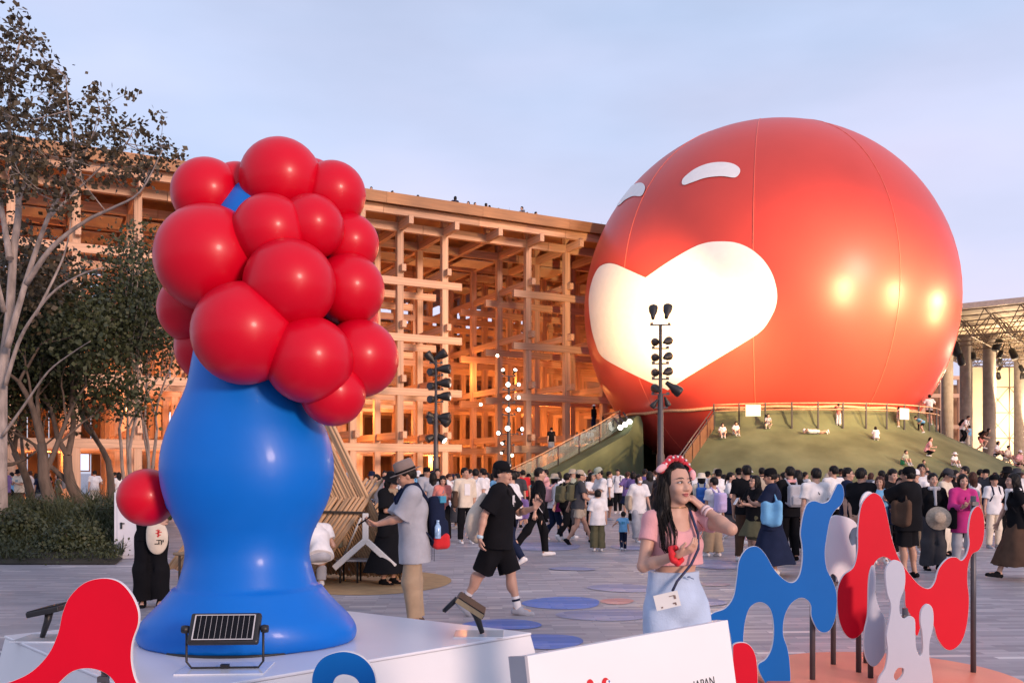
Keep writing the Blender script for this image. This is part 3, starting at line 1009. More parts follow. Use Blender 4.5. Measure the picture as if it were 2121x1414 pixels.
limb([(168, 330), (190, 280), (205, 222)], -.6, .02, .006)
limb([(70, 650), (120, 560), (140, 500), (150, 440)], .6, .035, .006)
limb([(15, 640), (-5, 560), (-30, 480)], -.5, .06, .012)
CL = [(40, 52), (58, 84), (22, 112), (34, 134), (4, 122), (64, 70), (16, 168), (8, 200), (40, 182), (80, 192), (112, 178), (131, 152), (100, 212), (86, 240), (60, 258), (140, 232), (164, 222), (186, 236), (206, 228), (150, 268), (122, 282),
      (30, 268), (20, 310), (70, 300), (108, 312), (60, 340), (100, 342), (172, 282), (196, 284), (242, 300), (272, 276), (256, 312), (300, 322), (330, 312), (346, 302), (10, 352), (44, 372), (290, 346), (200, 346), (152, 332), (262, 352), (312, 352), (2, 262), (5, 240),
      (46, 230), (30, 215), (120, 250), (90, 275), (48, 300), (135, 300), (85, 330), (25, 345), (180, 320), (70, 372), (120, 370), (160, 362), (230, 340), (8, 400), (90, 400), (140, 398), (-20, 180), (-30, 250), (-25, 320)]
tips = []
for (x, y) in CL:
    c_ = PX(x, y, 19.0 + rng.uniform(-1.3, 1.3)) - T0
    near = min(NODES, key=lambda p: (p - c_).length)
    md = (near + c_) / 2 + Vector((0, 0, -.12)) + Vector(rng.normal(0, .05, 3))
    mb.tube([near, md, c_], [.012, .008, .003], 5, caps=False)
    for q in range(rng.integers(2, 5)):
        tip = c_ + Vector(rng.normal(0, .22, 3))
        mb.tube([c_.lerp(md, .3), c_.lerp(tip, .6) + Vector((0, 0, .03)), tip], [.005, .004, .002], 4, caps=False)
        tips.append(tuple(tip))
mb.build('trunk', bark, ft)
leaves('crown', tips, .26, 26, .115, leaf_a, ft, rng, flat=.8)
tree(118, 24.0, 2.3, .20, 5, 'dark trunked tree leaning left in the middle of the planted bed', bark_d, leaf_b, lean=(-.12, 0), maxd=4, spread=.66, up=.14, per=75, size=.13, rad=.75, z0=.2)
tree(182, 26.0, 2.1, .20, 8, 'dark tree forking low into a V of two trunks', bark_d, leaf_b, lean=(.06, 0), maxd=4, spread=.64, up=.18, per=75, size=.13, rad=.75, z0=.2)
tree(292, 27.0, 3.0, .07, 13, 'slim multi stemmed tree of pale upright stems beside the blue sculpture', bark, leaf_b, stems=6, maxd=3, spread=.38, up=.5, per=50, size=.12, rad=.65, z0=.1)
tree(60, 29.0, 2.4, .16, 17, 'thin dark tree farthest back near the left edge', bark_d, leaf_b, lean=(.03, 0), maxd=4, spread=.64, up=.16, per=75, size=.14, rad=.8, z0=.1)
tree(235, 31.0, 2.5, .16, 29, 'bushy dark tree behind the V shaped trunk', bark_d, leaf_a, lean=(-.02, 0), maxd=4, spread=.64, up=.2, per=80, size=.14, rad=.85, z0=.1)
tree(-60, 23.0, 2.6, .2, 31, 'dark tree mostly beyond the left edge behind the pale trunk', bark_d, leaf_a, lean=(.05, 0), maxd=4, spread=.6, up=.24, per=60, size=.14, rad=.8, z0=.1)

# white cabinet behind the red ball
cab = empty('utility_cabinet', (XG(268, 17.2), 17.2, 0), 'white metal utility cabinet with door handle beside the planted bed', 'cabinet', rz=R(8))
cabw = mat('cabinet_white', (.62, .62, .68), .4, .05, 3)
MB().box((0, .2, .62), (.52, .5, 1.24)).build('body', cabw, cab, .01)
d = MB().box((.02, -.065, .62), (.44, .02, 1.12)).build('door', cabw, cab, .006)
MB().box((-.12, -.09, .62), (.03, .03, .12)).box((-.10, -.1, .66), (.08, .02, .02)).build('handle', black, d)
# ================================================================== LIGHT MASTS
mast_m = mat('mast_grey', (.075, .066, .07), .5, .12, 8, metal=.2)
head_m = mat('lamp_black', (.018, .016, .016), .45, .15, 10)
hp = MB().lathe([(.055, -.34), (.075, -.22), (.085, -.16), (.135, -.04), (.155, .10), (.155, .16), (.14, .17)], 14)
hmesh = hp.mesh('lamp_head', head_m)
lens_on = MB().lathe([(0.0001, .176), (.13, .178)], 14).mesh('lens', glow_white)
lens_off = MB().lathe([(0.0001, .176), (.13, .178)], 14).mesh('lens', mat('lens_dark', (.05, .05, .06), .1, .05))
def lamp_head(parent, loc, direction, lit, s=1.0):
    o = bpy.data.objects.new('lamp_head', hmesh); link(o, parent)
    o.location = loc; o.rotation_euler = Vector(direction).to_track_quat('Z', 'Y').to_euler(); o.scale = (s, s, s)
    l = bpy.data.objects.new('lens', lens_on if lit else lens_off); link(l, o)
    return o
def mast(px, Y, top, label, heads, arms, base_h=2.3, s=1.0):
    t = empty('light_mast', (XG(px, Y), Y, 0), label, 'light mast', 'floodlight masts on the plaza')
    MB().lathe([(.17, 0), (.17, base_h), (.135, base_h + .12), (.12, top * .62), (.075, top * .63), (.07, top)], 16).build('pole', mast_m, t)
    MB().lathe([(.3, 0), (.3, .04), (.2, .06), (.19, .2)], 16).build('base_plate', mast_m, t)
    for (z, w) in arms:
        MB().box((0, 0, z), (w, .10, .05)).box((w * .42, .02, z + .05), (.12, .05, .10)).box((-w * .42, .02, z + .05), (.12, .05, .10)).build('crossarm', mast_m, t)
    for (x, y, z, d, lit, k) in heads:
        lamp_head(t, (x, y, z), d, lit, k * s)
    return t
TOB = (.55, .75, .28)
hs = []
for k, z in enumerate((8.30, 7.02, 6.38, 5.75)):
    hs += [(-.30 if k == 0 else -.24, 0, z, (.25, .9, .1) if k else (.1, .5, .8), False, 1.1 if k else 1.25), (.30 if k == 0 else .30, .05, z + .04, (.5, .8, .25) if k else (.2, .5, .8), False, 1.15 if k else 1.3)]
hs += [(-.16, .1, 5.08, (-.2, .9, .3), False, 1.2), (.62, -.05, 5.05, (.75, .05, -.55), False, 1.45), (-.28, 0, 4.42, (-.6, .2, -.8), False, .8), (.28, 0, 4.50, (.4, .2, -.9), False, .8)]
m1 = mast(1368, 38.0, 7.75, 'tall dark floodlight mast standing in front of the white heart', hs, ((7.72, .86), (6.75, .7), (6.12, .7), (5.48, .7), (4.85, .74), (4.30, .6)))
hs = []
for k, z in enumerate((7.75, 7.1, 6.35, 5.65, 4.55)):
    if k == 0: hs += [(-.34, 0, z, (-.6, -.1, .7), False, 1.35), (.30, 0, z + .1, (.85, -.1, .5), False, 1.45)]
    else: hs += [(.48, -.02, z, (1, -.15, 0), False, 1.5), (-.2, 0, z - .15, (-.5, -.8, -.1), False, 1.2)]
hs += [(.45, 0, 4.35, (.7, -.2, -.55), False, 1.5), (-.28, 0, 4.6, (-.8, -.3, .4), False, 1.2), (.3, -.05, 3.45, (.7, -.3, -.6), True, 1.2), (-.3, 0, 3.45, (-.7, -.3, -.4), False, 1.2)]
m2 = mast(903, 48.6, 7.6, 'tall dark mast with unlit lamps pointing sideways before the timber hall', hs, ((7.4, .7), (6.75, .8), (6.0, .8), (5.35, .8), (4.2, .7), (3.3, .6)), s=1.1)
hs = [(-.33, 0, 7.9, (-.25, -.8, .55), True, 1.0), (.36, 0, 7.9, (.3, -.8, .55), True, 1.0)]
for z in (7.05, 6.25, 5.5): hs += [(-.05, -.1, z, (0, -1, .05), True, 1.25), (.55, -.05, z + .02, (.45, -.9, 0), True, 1.0)]
hs += [(-.08, -.1, 4.35, (0, -1, 0), True, 1.4), (-.6, 0, 4.1, (-.3, -.9, -.2), True, 1.1), (.72, 0, 4.3, (.6, -.75, .1), True, 1.1), (-.35, 0, 3.5, (-.5, -.7, -.5), True, .9), (-.4, 0, 2.9, (-.5, -.7, -.6), True, .8)]
m3 = mast(1054, 57.0, 7.6, 'floodlight mast with glowing white lamps left of the green mound', hs, ((7.6, .9), (6.75, .8), (5.95, .8), (5.2, .8), (4.0, 1.2), (3.3, .7)), s=.85)
# three more masts of the same row stand right of the picture and light the ball
WARM = (1.0, .62, .28)
b1 = Vector(m1.location)
def bw(px, py): return BC + on_ball(px, py, 0)
spot('ball_flood', b1 + Vector((-.3, .6, 6.4)), bw(1350, 655), 15000, 50, WARM, 1.0, .2)
spot('ball_flood', b1 + Vector((.5, .6, 6.4)), bw(1500, 720), 8000, 50, WARM, 1.0, .2)
for k, (x, y, px, py, e, an, w) in enumerate(((24.2, 31.4, 1705, 640, 13500, 54, 'nearest'), (32.7, 38.4, 1825, 652, 10500, 54, 'middle'), (37.3, 49.2, 1912, 656, 6200, 54, 'farthest'))):
    m4 = mast(CX + x / y * FPX, y, 11.6, w + ' of the masts lighting the red ball from the right', [(s_, .1, z, (-.5, .8, .1), True, 1.2) for z in (10.4, 11.0, 11.6) for s_ in (-.3, .3)], ((10.1, .8), (10.7, .8), (11.3, .8)))
    spot('ball_flood', Vector(m4.location) + Vector((-.35, .5, 11.6)), bw(px, py), e, an, WARM, 1.0, .14)
    spot('ball_flood', Vector(m4.location) + Vector((-.35, .5, 9.5)), bw(px - 60, 760), e * .55, 60, (1, .55, .22), 1.0, .3)
spot('turf_flood', (26, 30, 9), (16, 46, 3), 1500, 80, (1, .78, .55), 1.0, .2)

# ================================================================== BAMBOO SHELTER
bam = mat('bamboo', (.47, .285, .15), .5, .22, 5, stretch=(3, 3, .6), objrand=.2, bump=.1)
bam_dk = mat('lashing', (.03, .024, .02), .9, .2, 10)
wpaint = mat('bracket_white', (.62, .60, .57), .45, .06, 6)
BS = Vector((XG(752, 13.2), 13.2, 0))
shelter = empty('bamboo_shelter', BS, 'crossed bamboo pole shelter with a white three armed bracket behind the blue sculpture', 'shelter')
av = Vector((-.90, .43, 0)).normalized(); cv = Vector((.62, .78, 0)).normalized()
pole = MB().lathe([(.024, -.5), (.026, 0), (.022, .5)], 7)
polem = pole.mesh('bamboo_pole', bam)
def rod(a, b, parent, name='bamboo_pole', rs=1.0):
    a, b = Vector(a), Vector(b)
    o = bpy.data.objects.new(name, polem); link(o, parent)
    o.location = (a + b) / 2; o.rotation_euler = (b - a).to_track_quat('Z', 'Y').to_euler(); o.scale = (rs, rs, (b - a).length)
    return o
rb = random.Random(4)
P_top, P_x, P_bot = Vector((XG(688, 13.2) - BS.x, 0, 2.34)), Vector((XG(754, 13.2) - BS.x, 0, 1.03)), Vector((XG(818, 13.2) - BS.x, 0, .06))
Q_top, Q_bot = Vector((XG(785, 13.2) - BS.x, 0, 1.50)), Vector((XG(668, 13.2) - BS.x, 0, .10))
for k in range(56):
    off = av * (k * .052)
    j = lambda: Vector((rb.uniform(-.006, .006), rb.uniform(-.012, .012), rb.uniform(-.04, .04)))
    rod(P_top + off + j() + cv * -.0, P_bot + off + j() * .3 + cv * .25, shelter)
    rod(Q_top + off + av * .04 + j() + cv * .12, Q_bot + off + av * .04 + j() * .3 - cv * .1, shelter)
for k in range(9):
    off = av * (k * .09 + .03) + cv * .9
    rod(P_x + off + Vector((.1, 0, .1)), Vector((XG(660, 13.2) - BS.x, 0, .2)) + off, shelter)
MB().tube([P_x + Vector((.02, -.06, 0)), P_x + av * 2.9 + Vector((.02, -.06, 0))], .02, 6).build('lashing', bam_dk, shelter)
MB().tube([P_x + Vector((.12, .1, .22)), P_x + av * 2.9 + Vector((.12, .1, .22))], .028, 6).build('ridge_pole', bam, shelter)
yb = MB()
yc = Vector((XG(757, 12.9) - BS.x, -.3, EYE - (1118 - HY) / FPX * 12.9))
for (px, py) in ((757, 1066), (694, 1174), (815, 1171)):
    e = Vector((XG(px, 12.9) - BS.x, -.3, EYE - (py - HY) / FPX * 12.9))
    d = (e - yc); ang = math.atan2(d.z, d.x)
    M = Matrix.Rotation(-ang, 3, 'Y')
    yb.box((yc + e) / 2 + Vector((0, .0035 * (px % 4), 0)), (d.length + .05, .035, .085), M=M)
yb.build('bracket', wpaint, shelter, .01)
MB().tube([Vector((XG(750, 13.3) - BS.x, 0, .95)), Vector((XG(710, 13.6) - BS.x, .35, .33))], .016, 6).build('brace', wpaint, shelter)
bench = empty('bamboo_bench', BS + av * 1.0 - cv * .35, 'low bench of bamboo tubes beside the crossed bamboo poles', 'bench')
for k in range(8):
    b = Vector((.35, -.35, .40)) - cv * (.05 * k) + Vector((.0, 0, 0))
    rod(b, b + av * 2.1, bench, 'tube', 1.15)
for a in (.05, 1.0, 2.0):
    for c in (.02, .34):
        q = Vector((.35, -.35, 0)) + av * a - cv * c
        MB().tube([q, q + Vector((0, 0, .38))], .018, 6).build('leg', bam_dk, bench)
tb = empty('low_table', BS + Vector((.1, .25, 0)), 'low steel legged table under the crossed bamboo poles', 'table')
MB().box((0, 0, .33), (1.0, .35, .03), R(-3)).build('table_top', mat('table_grey', (.35, .35, .37), .35), tb)
for x in (-.45, -.2, .42):
    for y in (-.14, .14):
        MB().tube([(x, y, 0), (x, y, .32)], .015, 6).build('leg', bam_dk, tb)
sm = MB()
N = 40
sm.add([(0, 0, 0)] + [(1.15 * math.cos(2 * math.pi * k / N), 1.5 * math.sin(2 * math.pi * k / N), 0) for k in range(N)], [(0, 1 + k, 1 + (k + 1) % N) for k in range(N)])
o = sm.build('sand_patch', mat('sand', (.36, .22, .10), .9, .15, 5, bump=.3, bscale=60), ground); o.location = (BS.x + .1, 13.5, .005)

# ================================================================== PLATFORM AND ABSTRACT SCULPTURE
plat_m = mat('platform_white', (.72, .73, .78), .28, .03, 1.5, bump=.02, bscale=5)
PT = .415
A_, B_, C_, D_ = (-3.71, 6.70), (-2.00, 8.30), (.146, 6.82), (-1.93, 4.86)
pc = Vector(((A_[0] + C_[0]) / 2, (B_[1] + D_[1]) / 2, 0))
platform = empty('display_platform', pc, 'low white diamond shaped platform carrying the blue and red sculpture', 'platform')
def ring_pts(s, z, grow=0.0):
    out = []
    for p in (A_, D_, C_, B_):
        v = Vector((p[0], p[1], 0)) - pc
        v = v * s + v.normalized() * grow
        out.append((v.x, v.y, z))
    return out
mb = MB()
v = ring_pts(1, PT - .02) + ring_pts(1, PT)
mb.add(v, [(0, 1, 5, 4), (1, 2, 6, 5), (2, 3, 7, 6), (3, 0, 4, 7), (4, 5, 6, 7), (3, 2, 1, 0)])
mb.build('deck', plat_m, platform, .006)
skirt_m = mat('skirt_white', (.70, .71, .74), .4, .03, 2, bump=.04, bscale=12)
top, bot = ring_pts(.996, PT - .022), ring_pts(1, 0.0, .10)
tin, bin_ = ring_pts(.97, PT - .022), ring_pts(.97, 0.0)
for k in range(4):
    k2 = (k + 1) % 4
    MB().add([top[k], top[k2], bot[k2], bot[k], tin[k], tin[k2], bin_[k2], bin_[k]],
             [(3, 2, 1, 0), (4, 5, 6, 7), (0, 1, 5, 4), (2, 3, 7, 6), (1, 2, 6, 5), (3, 0, 4, 7)]).build('skirt_panel', skirt_m, platform)

blue_m = mat('sculpt_blue', (.0, .135, .56), .42, .05, 2, bump=.03, bscale=14, coat=.10, spec=.25)
red_m = mat('sculpt_red', (.56, .0, .016), .38, .05, 2, bump=.03, bscale=14, coat=.12, spec=.25)
SB = Vector((-1.87, 6.5, PT))
sculpt = empty('abstract_sculpture', SB, 'tall glossy abstract sculpture of a blue bulb topped by clustered red balls', 'sculpture')
F = Field(.022)
F.ell((0, 0, .06), (.76, .56, .24), .01)
F.cone((0, 0, .18), (0, 0, .80), .54, .36, .30)
F.ell((0.0, 0, 1.22), (.60, .54, .64), .20)
F.cone((.0, 0, 1.5), (.06, 0, 2.5), .46, .34, .12)
F.ell((.10, 0, 2.62), (.42, .36, .66), .1)
F.cut((0, 0, 0.002), (0, 0, -1))
o = bpy.data.objects.new('body', F.mesh('body')); o.data.materials[0] = blue_m; link(o, sculpt)
MB().lathe([(.64, 0), (.64, .012), (.62, .014)], 40).build('base_gasket', black, sculpt)
def sp(px, py, Y): return PX(px, py, Y) - SB
balls = [(582, 372, 6.40, .285), (492, 395, 6.55, .20), (430, 402, 6.45, .25), (690, 402, 6.5, .23), (645, 470, 6.22, .22), (722, 505, 6.5, .215),
         (433, 535, 6.20, .36), (560, 480, 6.12, .25), (600, 590, 6.02, .30), (722, 600, 6.38, .25), (505, 690, 5.98, .335), (640, 745, 6.05, .29),
         (745, 742, 6.35, .27), (560, 420, 6.75, .28), (400, 640, 6.6, .25), (700, 660, 6.8, .3), (690, 815, 6.2, .22), (640, 400, 6.9, .26), (440, 720, 6.75, .27), (560, 800, 6.9, .25), (302, 1024, 6.55, .205), (790, 640, 6.7, .2)]
for (px, py, Y, r) in balls[:20]:
    b = MB().ball((0, 0, 0), r, 40).build('ball', red_m, sculpt); b.location = sp(px, py, Y)
b = MB().ball((0, 0, 0), .205, 40).build('ball', red_m, sculpt); b.location = Vector((-.74, .06, EYE - (1030 - HY) / FPX * 6.5 - PT))
MB().tube([(-.4, .02, b.location.z), (-.62, .05, b.location.z)], .1, 16).build('joint', blue_m, sculpt)

# ================================================================== SOLAR FLOODLIGHTS
pv = mat('solar_cell', (.004, .005, .008), .5, .3, 30, spec=.15)
frame_l = mat('panel_line', (.5, .5, .52), .4, .05)
acr = mat('acrylic', (.80, .82, .86), .08, .02, 2, coat=.5)
def solar(loc, rz, tilt, label, w=.42, h=.20):
    t = empty('solar_floodlight', loc, label, 'floodlight', 'solar floodlights on the white platform', rz)
    M = Matrix.Rotation(R(tilt), 3, 'X')
    c = Vector((0, 0, .245))
    def at(p): return c + M @ Vector(p)
    MB().box(c, (w, h, .045), M=M).build('housing', black, t, .014)
    MB().box(at((0, 0, .0245)), (w - .06, h - .035, .005), M=M).build('solar_panel', pv, t)
    ln = MB()
    for s in (-1, 1):
        ln.box(at((s * (w / 2 - .033), 0, .0285)), (.007, h - .04, .004), M=M)
        ln.box(at((0, s * (h / 2 - .021), .0285)), (w - .06, .005, .004), M=M)
    for k in range(1, 11):
        ln.box(at((-w / 2 + .033 + (w - .066) * k / 11, 0, .0282)), (.0013, h - .045, .0034), M=M)
    ln.build('cell_line', frame_l, t)
    MB().box(at((0, 0, -.0245)), (w - .06, h - .04, .006), M=M).build('lamp_front', mat('lamp_front', (.42, .30, .16), .3, .1, 40), t)
    st = MB()
    x = w / 2 + .018
    st.tube([(-x, 0, .245), (-x, 0, .05), (-x + .03, 0, .012), (x - .03, 0, .012), (x, 0, .05), (x, 0, .245)], .0075, 8)
    st.build('stand', black, t)
    for s in (-1, 1):
        MB().lathe([(.022, -.02), (.026, 0), (.022, .022)], 12, (s * (x + .008), 0, .245), Matrix.Rotation(R(90), 3, 'Y')).build('knob', black, t)
    MB().box((0, 0, .022), (.05, .03, .024)).build('clamp', black, t)
    MB().box((0, .02, .004), (w + .1, .34, .008)).build('foot_plate', acr, t, .002)
    return t
Y1 = 2251.5 / (1386 - HY)
solar((XG(466, Y1), Y1, PT), R(3), 56, 'black solar floodlight with striped panel standing before the blue sculpture')
def armlamp(loc, rz, tilt, label):
    t = empty('solar_floodlight', loc, label, 'floodlight', 'solar floodlights on the white platform', rz)
    M = Matrix.Rotation(R(tilt), 3, 'Y')
    c = Vector((0, 0, .215))
    MB().box(c, (.235, .34, .04), M=M).build('housing', black, t, .008)
    MB().box(c + M @ Vector((0, -.172, .0)), (.225, .004, .034), M=M).build('edge_light', MATS['lamp_front'], t)
    MB().box(c + M @ Vector((0, 0, .022)), (.22, .32, .006), M=M).build('solar_panel', pv, t)
    MB().tube([c + M @ Vector((.04, 0, -.02)), (.045, 0, .13), (.085, 0, .012)], [.03, .026, .018], 8).build('leg', black, t)
    a = c + M @ Vector((-.11, 0, -.01))
    MB().tube([a, a + Vector((-.10, 0, -.095))], [.02, .017], 8).box(a + Vector((-.10, -.017, -.09)), (.014, .01, .014)).build('rear_arm', black, t)
    MB().box((0.06, 0, .004), (.36, .3, .008)).build('foot_plate', acr, t, .002)
    return t
Y2 = 2251.5 / (1316 - HY) + .05
armlamp((XG(975, Y2), Y2, PT), R(0), 33, 'black solar floodlight seen edge on at the right corner of the platform')
Y3 = 2251.5 / (1322 - HY)
armlamp((XG(112, Y3), Y3, PT), R(180), 12, 'black solar floodlight half hidden behind the red cut out panel at left')

# ================================================================== CUT OUT PANELS
p_blue = mat('panel_blue', (.0, .115, .42), .5, .05, 2, spec=.2)
p_red = mat('panel_red', (.62, .0, .018), .5, .05, 2, spec=.2)
p_grey = mat('panel_grey', (.44, .47, .56), .45, .04, 2)
p_white = mat('panel_white', (.70, .72, .78), .45, .04, 2)
p_edge = mat('panel_edge', (.72, .72, .74), .5, .05)
def cutout(name, label, pts, Y, m, holes=(), th=.022, yaw=0.0, n=5, group='cut out panels', parent=None, poles=()):
    """flat board sawn to a rounded outline"""
    cxp = sum(p[0] for p in pts) / len(pts)
    base = Vector((XG(cxp, Y), Y, 0))
    t = empty(name, base, label, 'panel', group, yaw)
    cu = bpy.data.curves.new('board', 'CURVE'); cu.dimensions = '2D'; cu.fill_mode = 'BOTH'; cu.extrude = th / 2; cu.bevel_depth = .002
    for loop in [pts] + list(holes):
        sp_ = spline([(XG(x, Y) - base.x, EYE - (y - HY) / FPX * Y, 0) for x, y in loop], True, n)
        s = cu.splines.new('POLY'); s.points.add(len(sp_) - 1); s.use_cyclic_u = True
        for q, p in zip(s.points, sp_): q.co = (p.x, p.y, 0, 1)
    tmp = bpy.data.objects.new('tmp', cu); COL.objects.link(tmp)
    dg = bpy.context.evaluated_depsgraph_get()
    me = bpy.data.meshes.new_from_object(tmp.evaluated_get(dg))
    bpy.data.objects.remove(tmp, do_unlink=True)
    me.materials.clear(); me.materials.append(m); me.materials.append(p_edge)
    for p in me.polygons:
        p.material_index = 0 if abs(p.normal.z) > .9 else 1
    o = bpy.data.objects.new('board', me); link(o, t)
    o.rotation_euler = (R(90), 0, 0)
    for (px, z0, z1) in poles:
        x = XG(px, Y) - base.x
        MB().tube([(x, .045, z0), (x, .045, z1)], .021, 14).lathe([(.06, z0), (.06, z0 + .012)], 16, (x, .045, 0)).build('post', steel_g, t)
        for z in (z1 - .06, z1 - .35):
            MB().box((x, .02, z), (.05, .03, .03)).build('bracket', steel_g, t)
    return t
S = 721 / 2121.0
def z5(L): return [(1400 + x * S, 980 + y * S) for x, y in L]
blue_pts = z5([(165, 905), (225, 850), (300, 820), (350, 750), (370, 640), (385, 530), (430, 460), (490, 445), (540, 490), (600, 590), (670, 655), (720, 660), (755, 610), (770, 520), (768, 440), (758, 360), (775, 250), (800, 185),
               (840, 168), (890, 182), (930, 165), (960, 110), (985, 65), (1010, 75), (1020, 130), (1005, 185), (965, 225), (935, 280), (915, 380), (903, 480), (915, 580), (950, 650), (975, 730), (972, 850), (945, 935), (905, 965), (860, 945), (825, 870),
               (820, 800), (790, 762), (745, 757), (690, 800), (655, 880), (650, 980), (675, 1060), (690, 1160), (688, 1290), (620, 1330), (560, 1290), (520, 1230), (500, 1165), (545, 1130), (580, 1070), (595, 980), (590, 880), (565, 810), (510, 780), (450, 810), (420, 890), (408, 990), (405, 1100), (370, 1180), (345, 1100), (330, 980), (300, 900), (230, 890)])
cutout('cutout_panel', 'blue rounded cut out panel with two humps right of the smiling woman', blue_pts, 6.9, p_blue, poles=((1687, 0, 1.0),), yaw=0)
red_pts = z5([(1130, 190), (1185, 125), (1230, 130), (1262, 180), (1285, 270), (1310, 390), (1350, 510), (1410, 600), (1480, 680), (1540, 700), (1575, 660), (1600, 580), (1650, 520), (1700, 510), (1735, 530), (1765, 500), (1785, 430),
              (1780, 350), (1795, 250), (1830, 200), (1862, 230), (1874, 320), (1866, 410), (1840, 465), (1800, 490), (1775, 560), (1770, 660), (1780, 760), (1770, 900), (1740, 1010), (1690, 1065), (1640, 1065), (1590, 1000), (1565, 920),
              (1520, 890), (1490, 920), (1465, 985), (1440, 930), (1425, 860), (1395, 800), (1390, 700), (1355, 600), (1310, 530), (1260, 505), (1215, 530), (1185, 600), (1172, 700), (1172, 820), (1150, 930), (1100, 995), (1050, 995), (1005, 930), (982, 820), (985, 700), (1020, 620), (1080, 570), (1105, 470), (1108, 330)])
cutout('cutout_panel', 'red rounded cut out panel with a tall hump and a raised right tip', red_pts, 7.15, p_red, poles=((1783, 0, 1.1), (2022, 0, 1.42)))
wh = z5([(925, 300), (960, 258), (1020, 262), (1075, 285), (1100, 320), (1070, 335), (1050, 385), (1068, 440), (1098, 440), (1105, 560), (1070, 590), (1030, 620), (995, 665), (975, 625), (950, 608), (925, 625), (905, 560), (900, 480), (912, 380)])
cutout('cutout_panel', 'pale grey cut out panel between the blue and the red panels', wh, 7.45, p_white, poles=((1730, 0, 1.05),))
wh2 = z5([(1122, 200), (1135, 140), (1165, 112), (1195, 122), (1230, 170), (1200, 240), (1150, 260)])
cutout('cutout_panel', 'white cut out panel peeking over the top of the red panel', wh2, 7.5, p_white, poles=((1798, 0, 1.35),))
g1 = z5([(1172, 700), (1180, 610), (1200, 560), (1212, 620), (1212, 740), (1235, 820), (1270, 890), (1282, 980), (1270, 1080), (1240, 1140), (1200, 1172), (1165, 1140), (1145, 1060), (1148, 960), (1168, 860)])
cutout('cutout_panel', 'slender light grey cut out panel with a drop shaped foot', g1, 6.95, p_grey, poles=((1808, 0, .75),))
g2 = z5([(1275, 600), (1295, 550), (1330, 528), (1368, 545), (1390, 600), (1388, 690), (1360, 770), (1358, 850), (1385, 884), (1420, 868), (1450, 890), (1453, 980), (1458, 1060), (1480, 1110), (1502, 1080), (1500, 980), (1488, 900), (1495, 830), (1530, 795),
         (1560, 830), (1562, 930), (1540, 1020), (1538, 1120), (1552, 1200), (1555, 1300), (1480, 1340), (1400, 1330), (1320, 1340), (1232, 1330), (1235, 1250), (1275, 1180), (1290, 1080), (1282, 980), (1300, 880), (1308, 800), (1285, 720)])
cutout('cutout_panel', 'light grey cut out panel with two upright fingers before the red panel', g2, 6.75, p_grey, holes=(z5([(1325, 1215), (1350, 1180), (1385, 1185), (1380, 1225), (1345, 1262), (1325, 1245)]),), poles=((1880, 0, .6),))
rc = z5([(345, 1080), (352, 1040), (395, 1028), (440, 1040), (475, 1090), (490, 1170), (490, 1300), (440, 1340), (375, 1330), (350, 1200)])
cutout('cutout_panel', 'small red rounded cut out panel beside the white sign board', rc, 5.2, p_red, poles=((1540, 0, .5),))
Z1 = 700 / 1612.0
rl = [(x * Z1, 800 + y * Z1) for x, y in [(-60, 1440), (60, 1405), (160, 1355), (240, 1270), (285, 1170), (305, 1080), (340, 1000), (410, 935), (495, 914), (570, 930), (625, 985), (660, 1060), (662, 1130), (635, 1210), (628, 1290), (640, 1370), (670, 1450), (690, 1560), (600, 1560), (570, 1440), (520, 1370), (440, 1340), (360, 1350), (300, 1395), (260, 1450), (240, 1560), (60, 1600), (-80, 1560)]]
cutout('cutout_panel', 'large red rounded cut out panel at the lower left before the platform', rl, 4.7, p_red, poles=((210, 0, .6),))
bl_ = [(648, 1414), (655, 1380), (675, 1358), (712, 1348), (748, 1358), (772, 1384), (779, 1420), (772, 1470), (720, 1500), (660, 1470)]
bh = [(690, 1420), (697, 1400), (715, 1394), (738, 1402), (748, 1424), (735, 1450), (700, 1448)]
cutout('cutout_panel', 'blue ring shaped cut out panel at the bottom edge before the platform', bl_, 4.3, p_blue, holes=(bh,), poles=((700, 0, .5),))
# coral disc base of the panel group
dc = empty('disc_base', (XG(1835, 7.05), 7.05, 0), 'round coral base disc under the blue red and grey cut out panels', 'base')
MB().lathe([(.98, 0), (.98, .035), (.965, .04), (0.0001, .04)], 64).build('disc', mat('coral_disc', (.80, .235, .14), .5, .05, 3), dc)

# ================================================================== SIGN BOARD
ZL = 2.95
sl = Vector((XG(1090, ZL), ZL, EYE - (1358 - HY) / FPX * ZL)); sr = Vector((XG(1508, ZL * 1.247), ZL * 1.247, EYE - (1283 - HY) / FPX * ZL * 1.247))
ex = (sr - sl); wid = ex.length; ex.normalize()
down = Vector((ex.y * .16, -ex.x * .16, -1)); down = (down - ex * down.dot(ex)).normalized()
nr = ex.cross(down) * -1
nr = nr if nr.y < 0 else -nr
sign = empty('sign_board', sl, 'thick white tilted sign board standing at the front bottom edge', 'sign')
M = Matrix((ex, -nr, -down)).transposed()
cth = .05
MB().box(ex * wid / 2 + down * .36 - nr * cth / 2, (wid, cth, .72), M=M).build('board', mat('sign_white', (.76, .76, .77), .38, .025, 2, bump=.02, bscale=20), sign, .003)
MB().box(ex * -.004 + down * .36 - nr * (cth / 2 + .012), (.012, cth + .03, .722), M=M).build('side_trim', mat('trim_grey', (.34, .34, .38), .4, .05), sign)
for k in (.25, wid - .25):
    q = ex * k + down * .72 - nr * .08
    MB().tube([q + Vector((0, 0, .3)), Vector((q.x, q.y, -sl.z))], .03, 8).build('leg', steel_g, sign)
def on_board(px, py):
    d = PX(px, py, 1.0) - Vector((0, 0, EYE)); o = Vector((0, 0, EYE))
    t = (sl - o).dot(nr) / d.dot(nr)
    q = o + d * t - sl
    return q.dot(ex), q.dot(down)
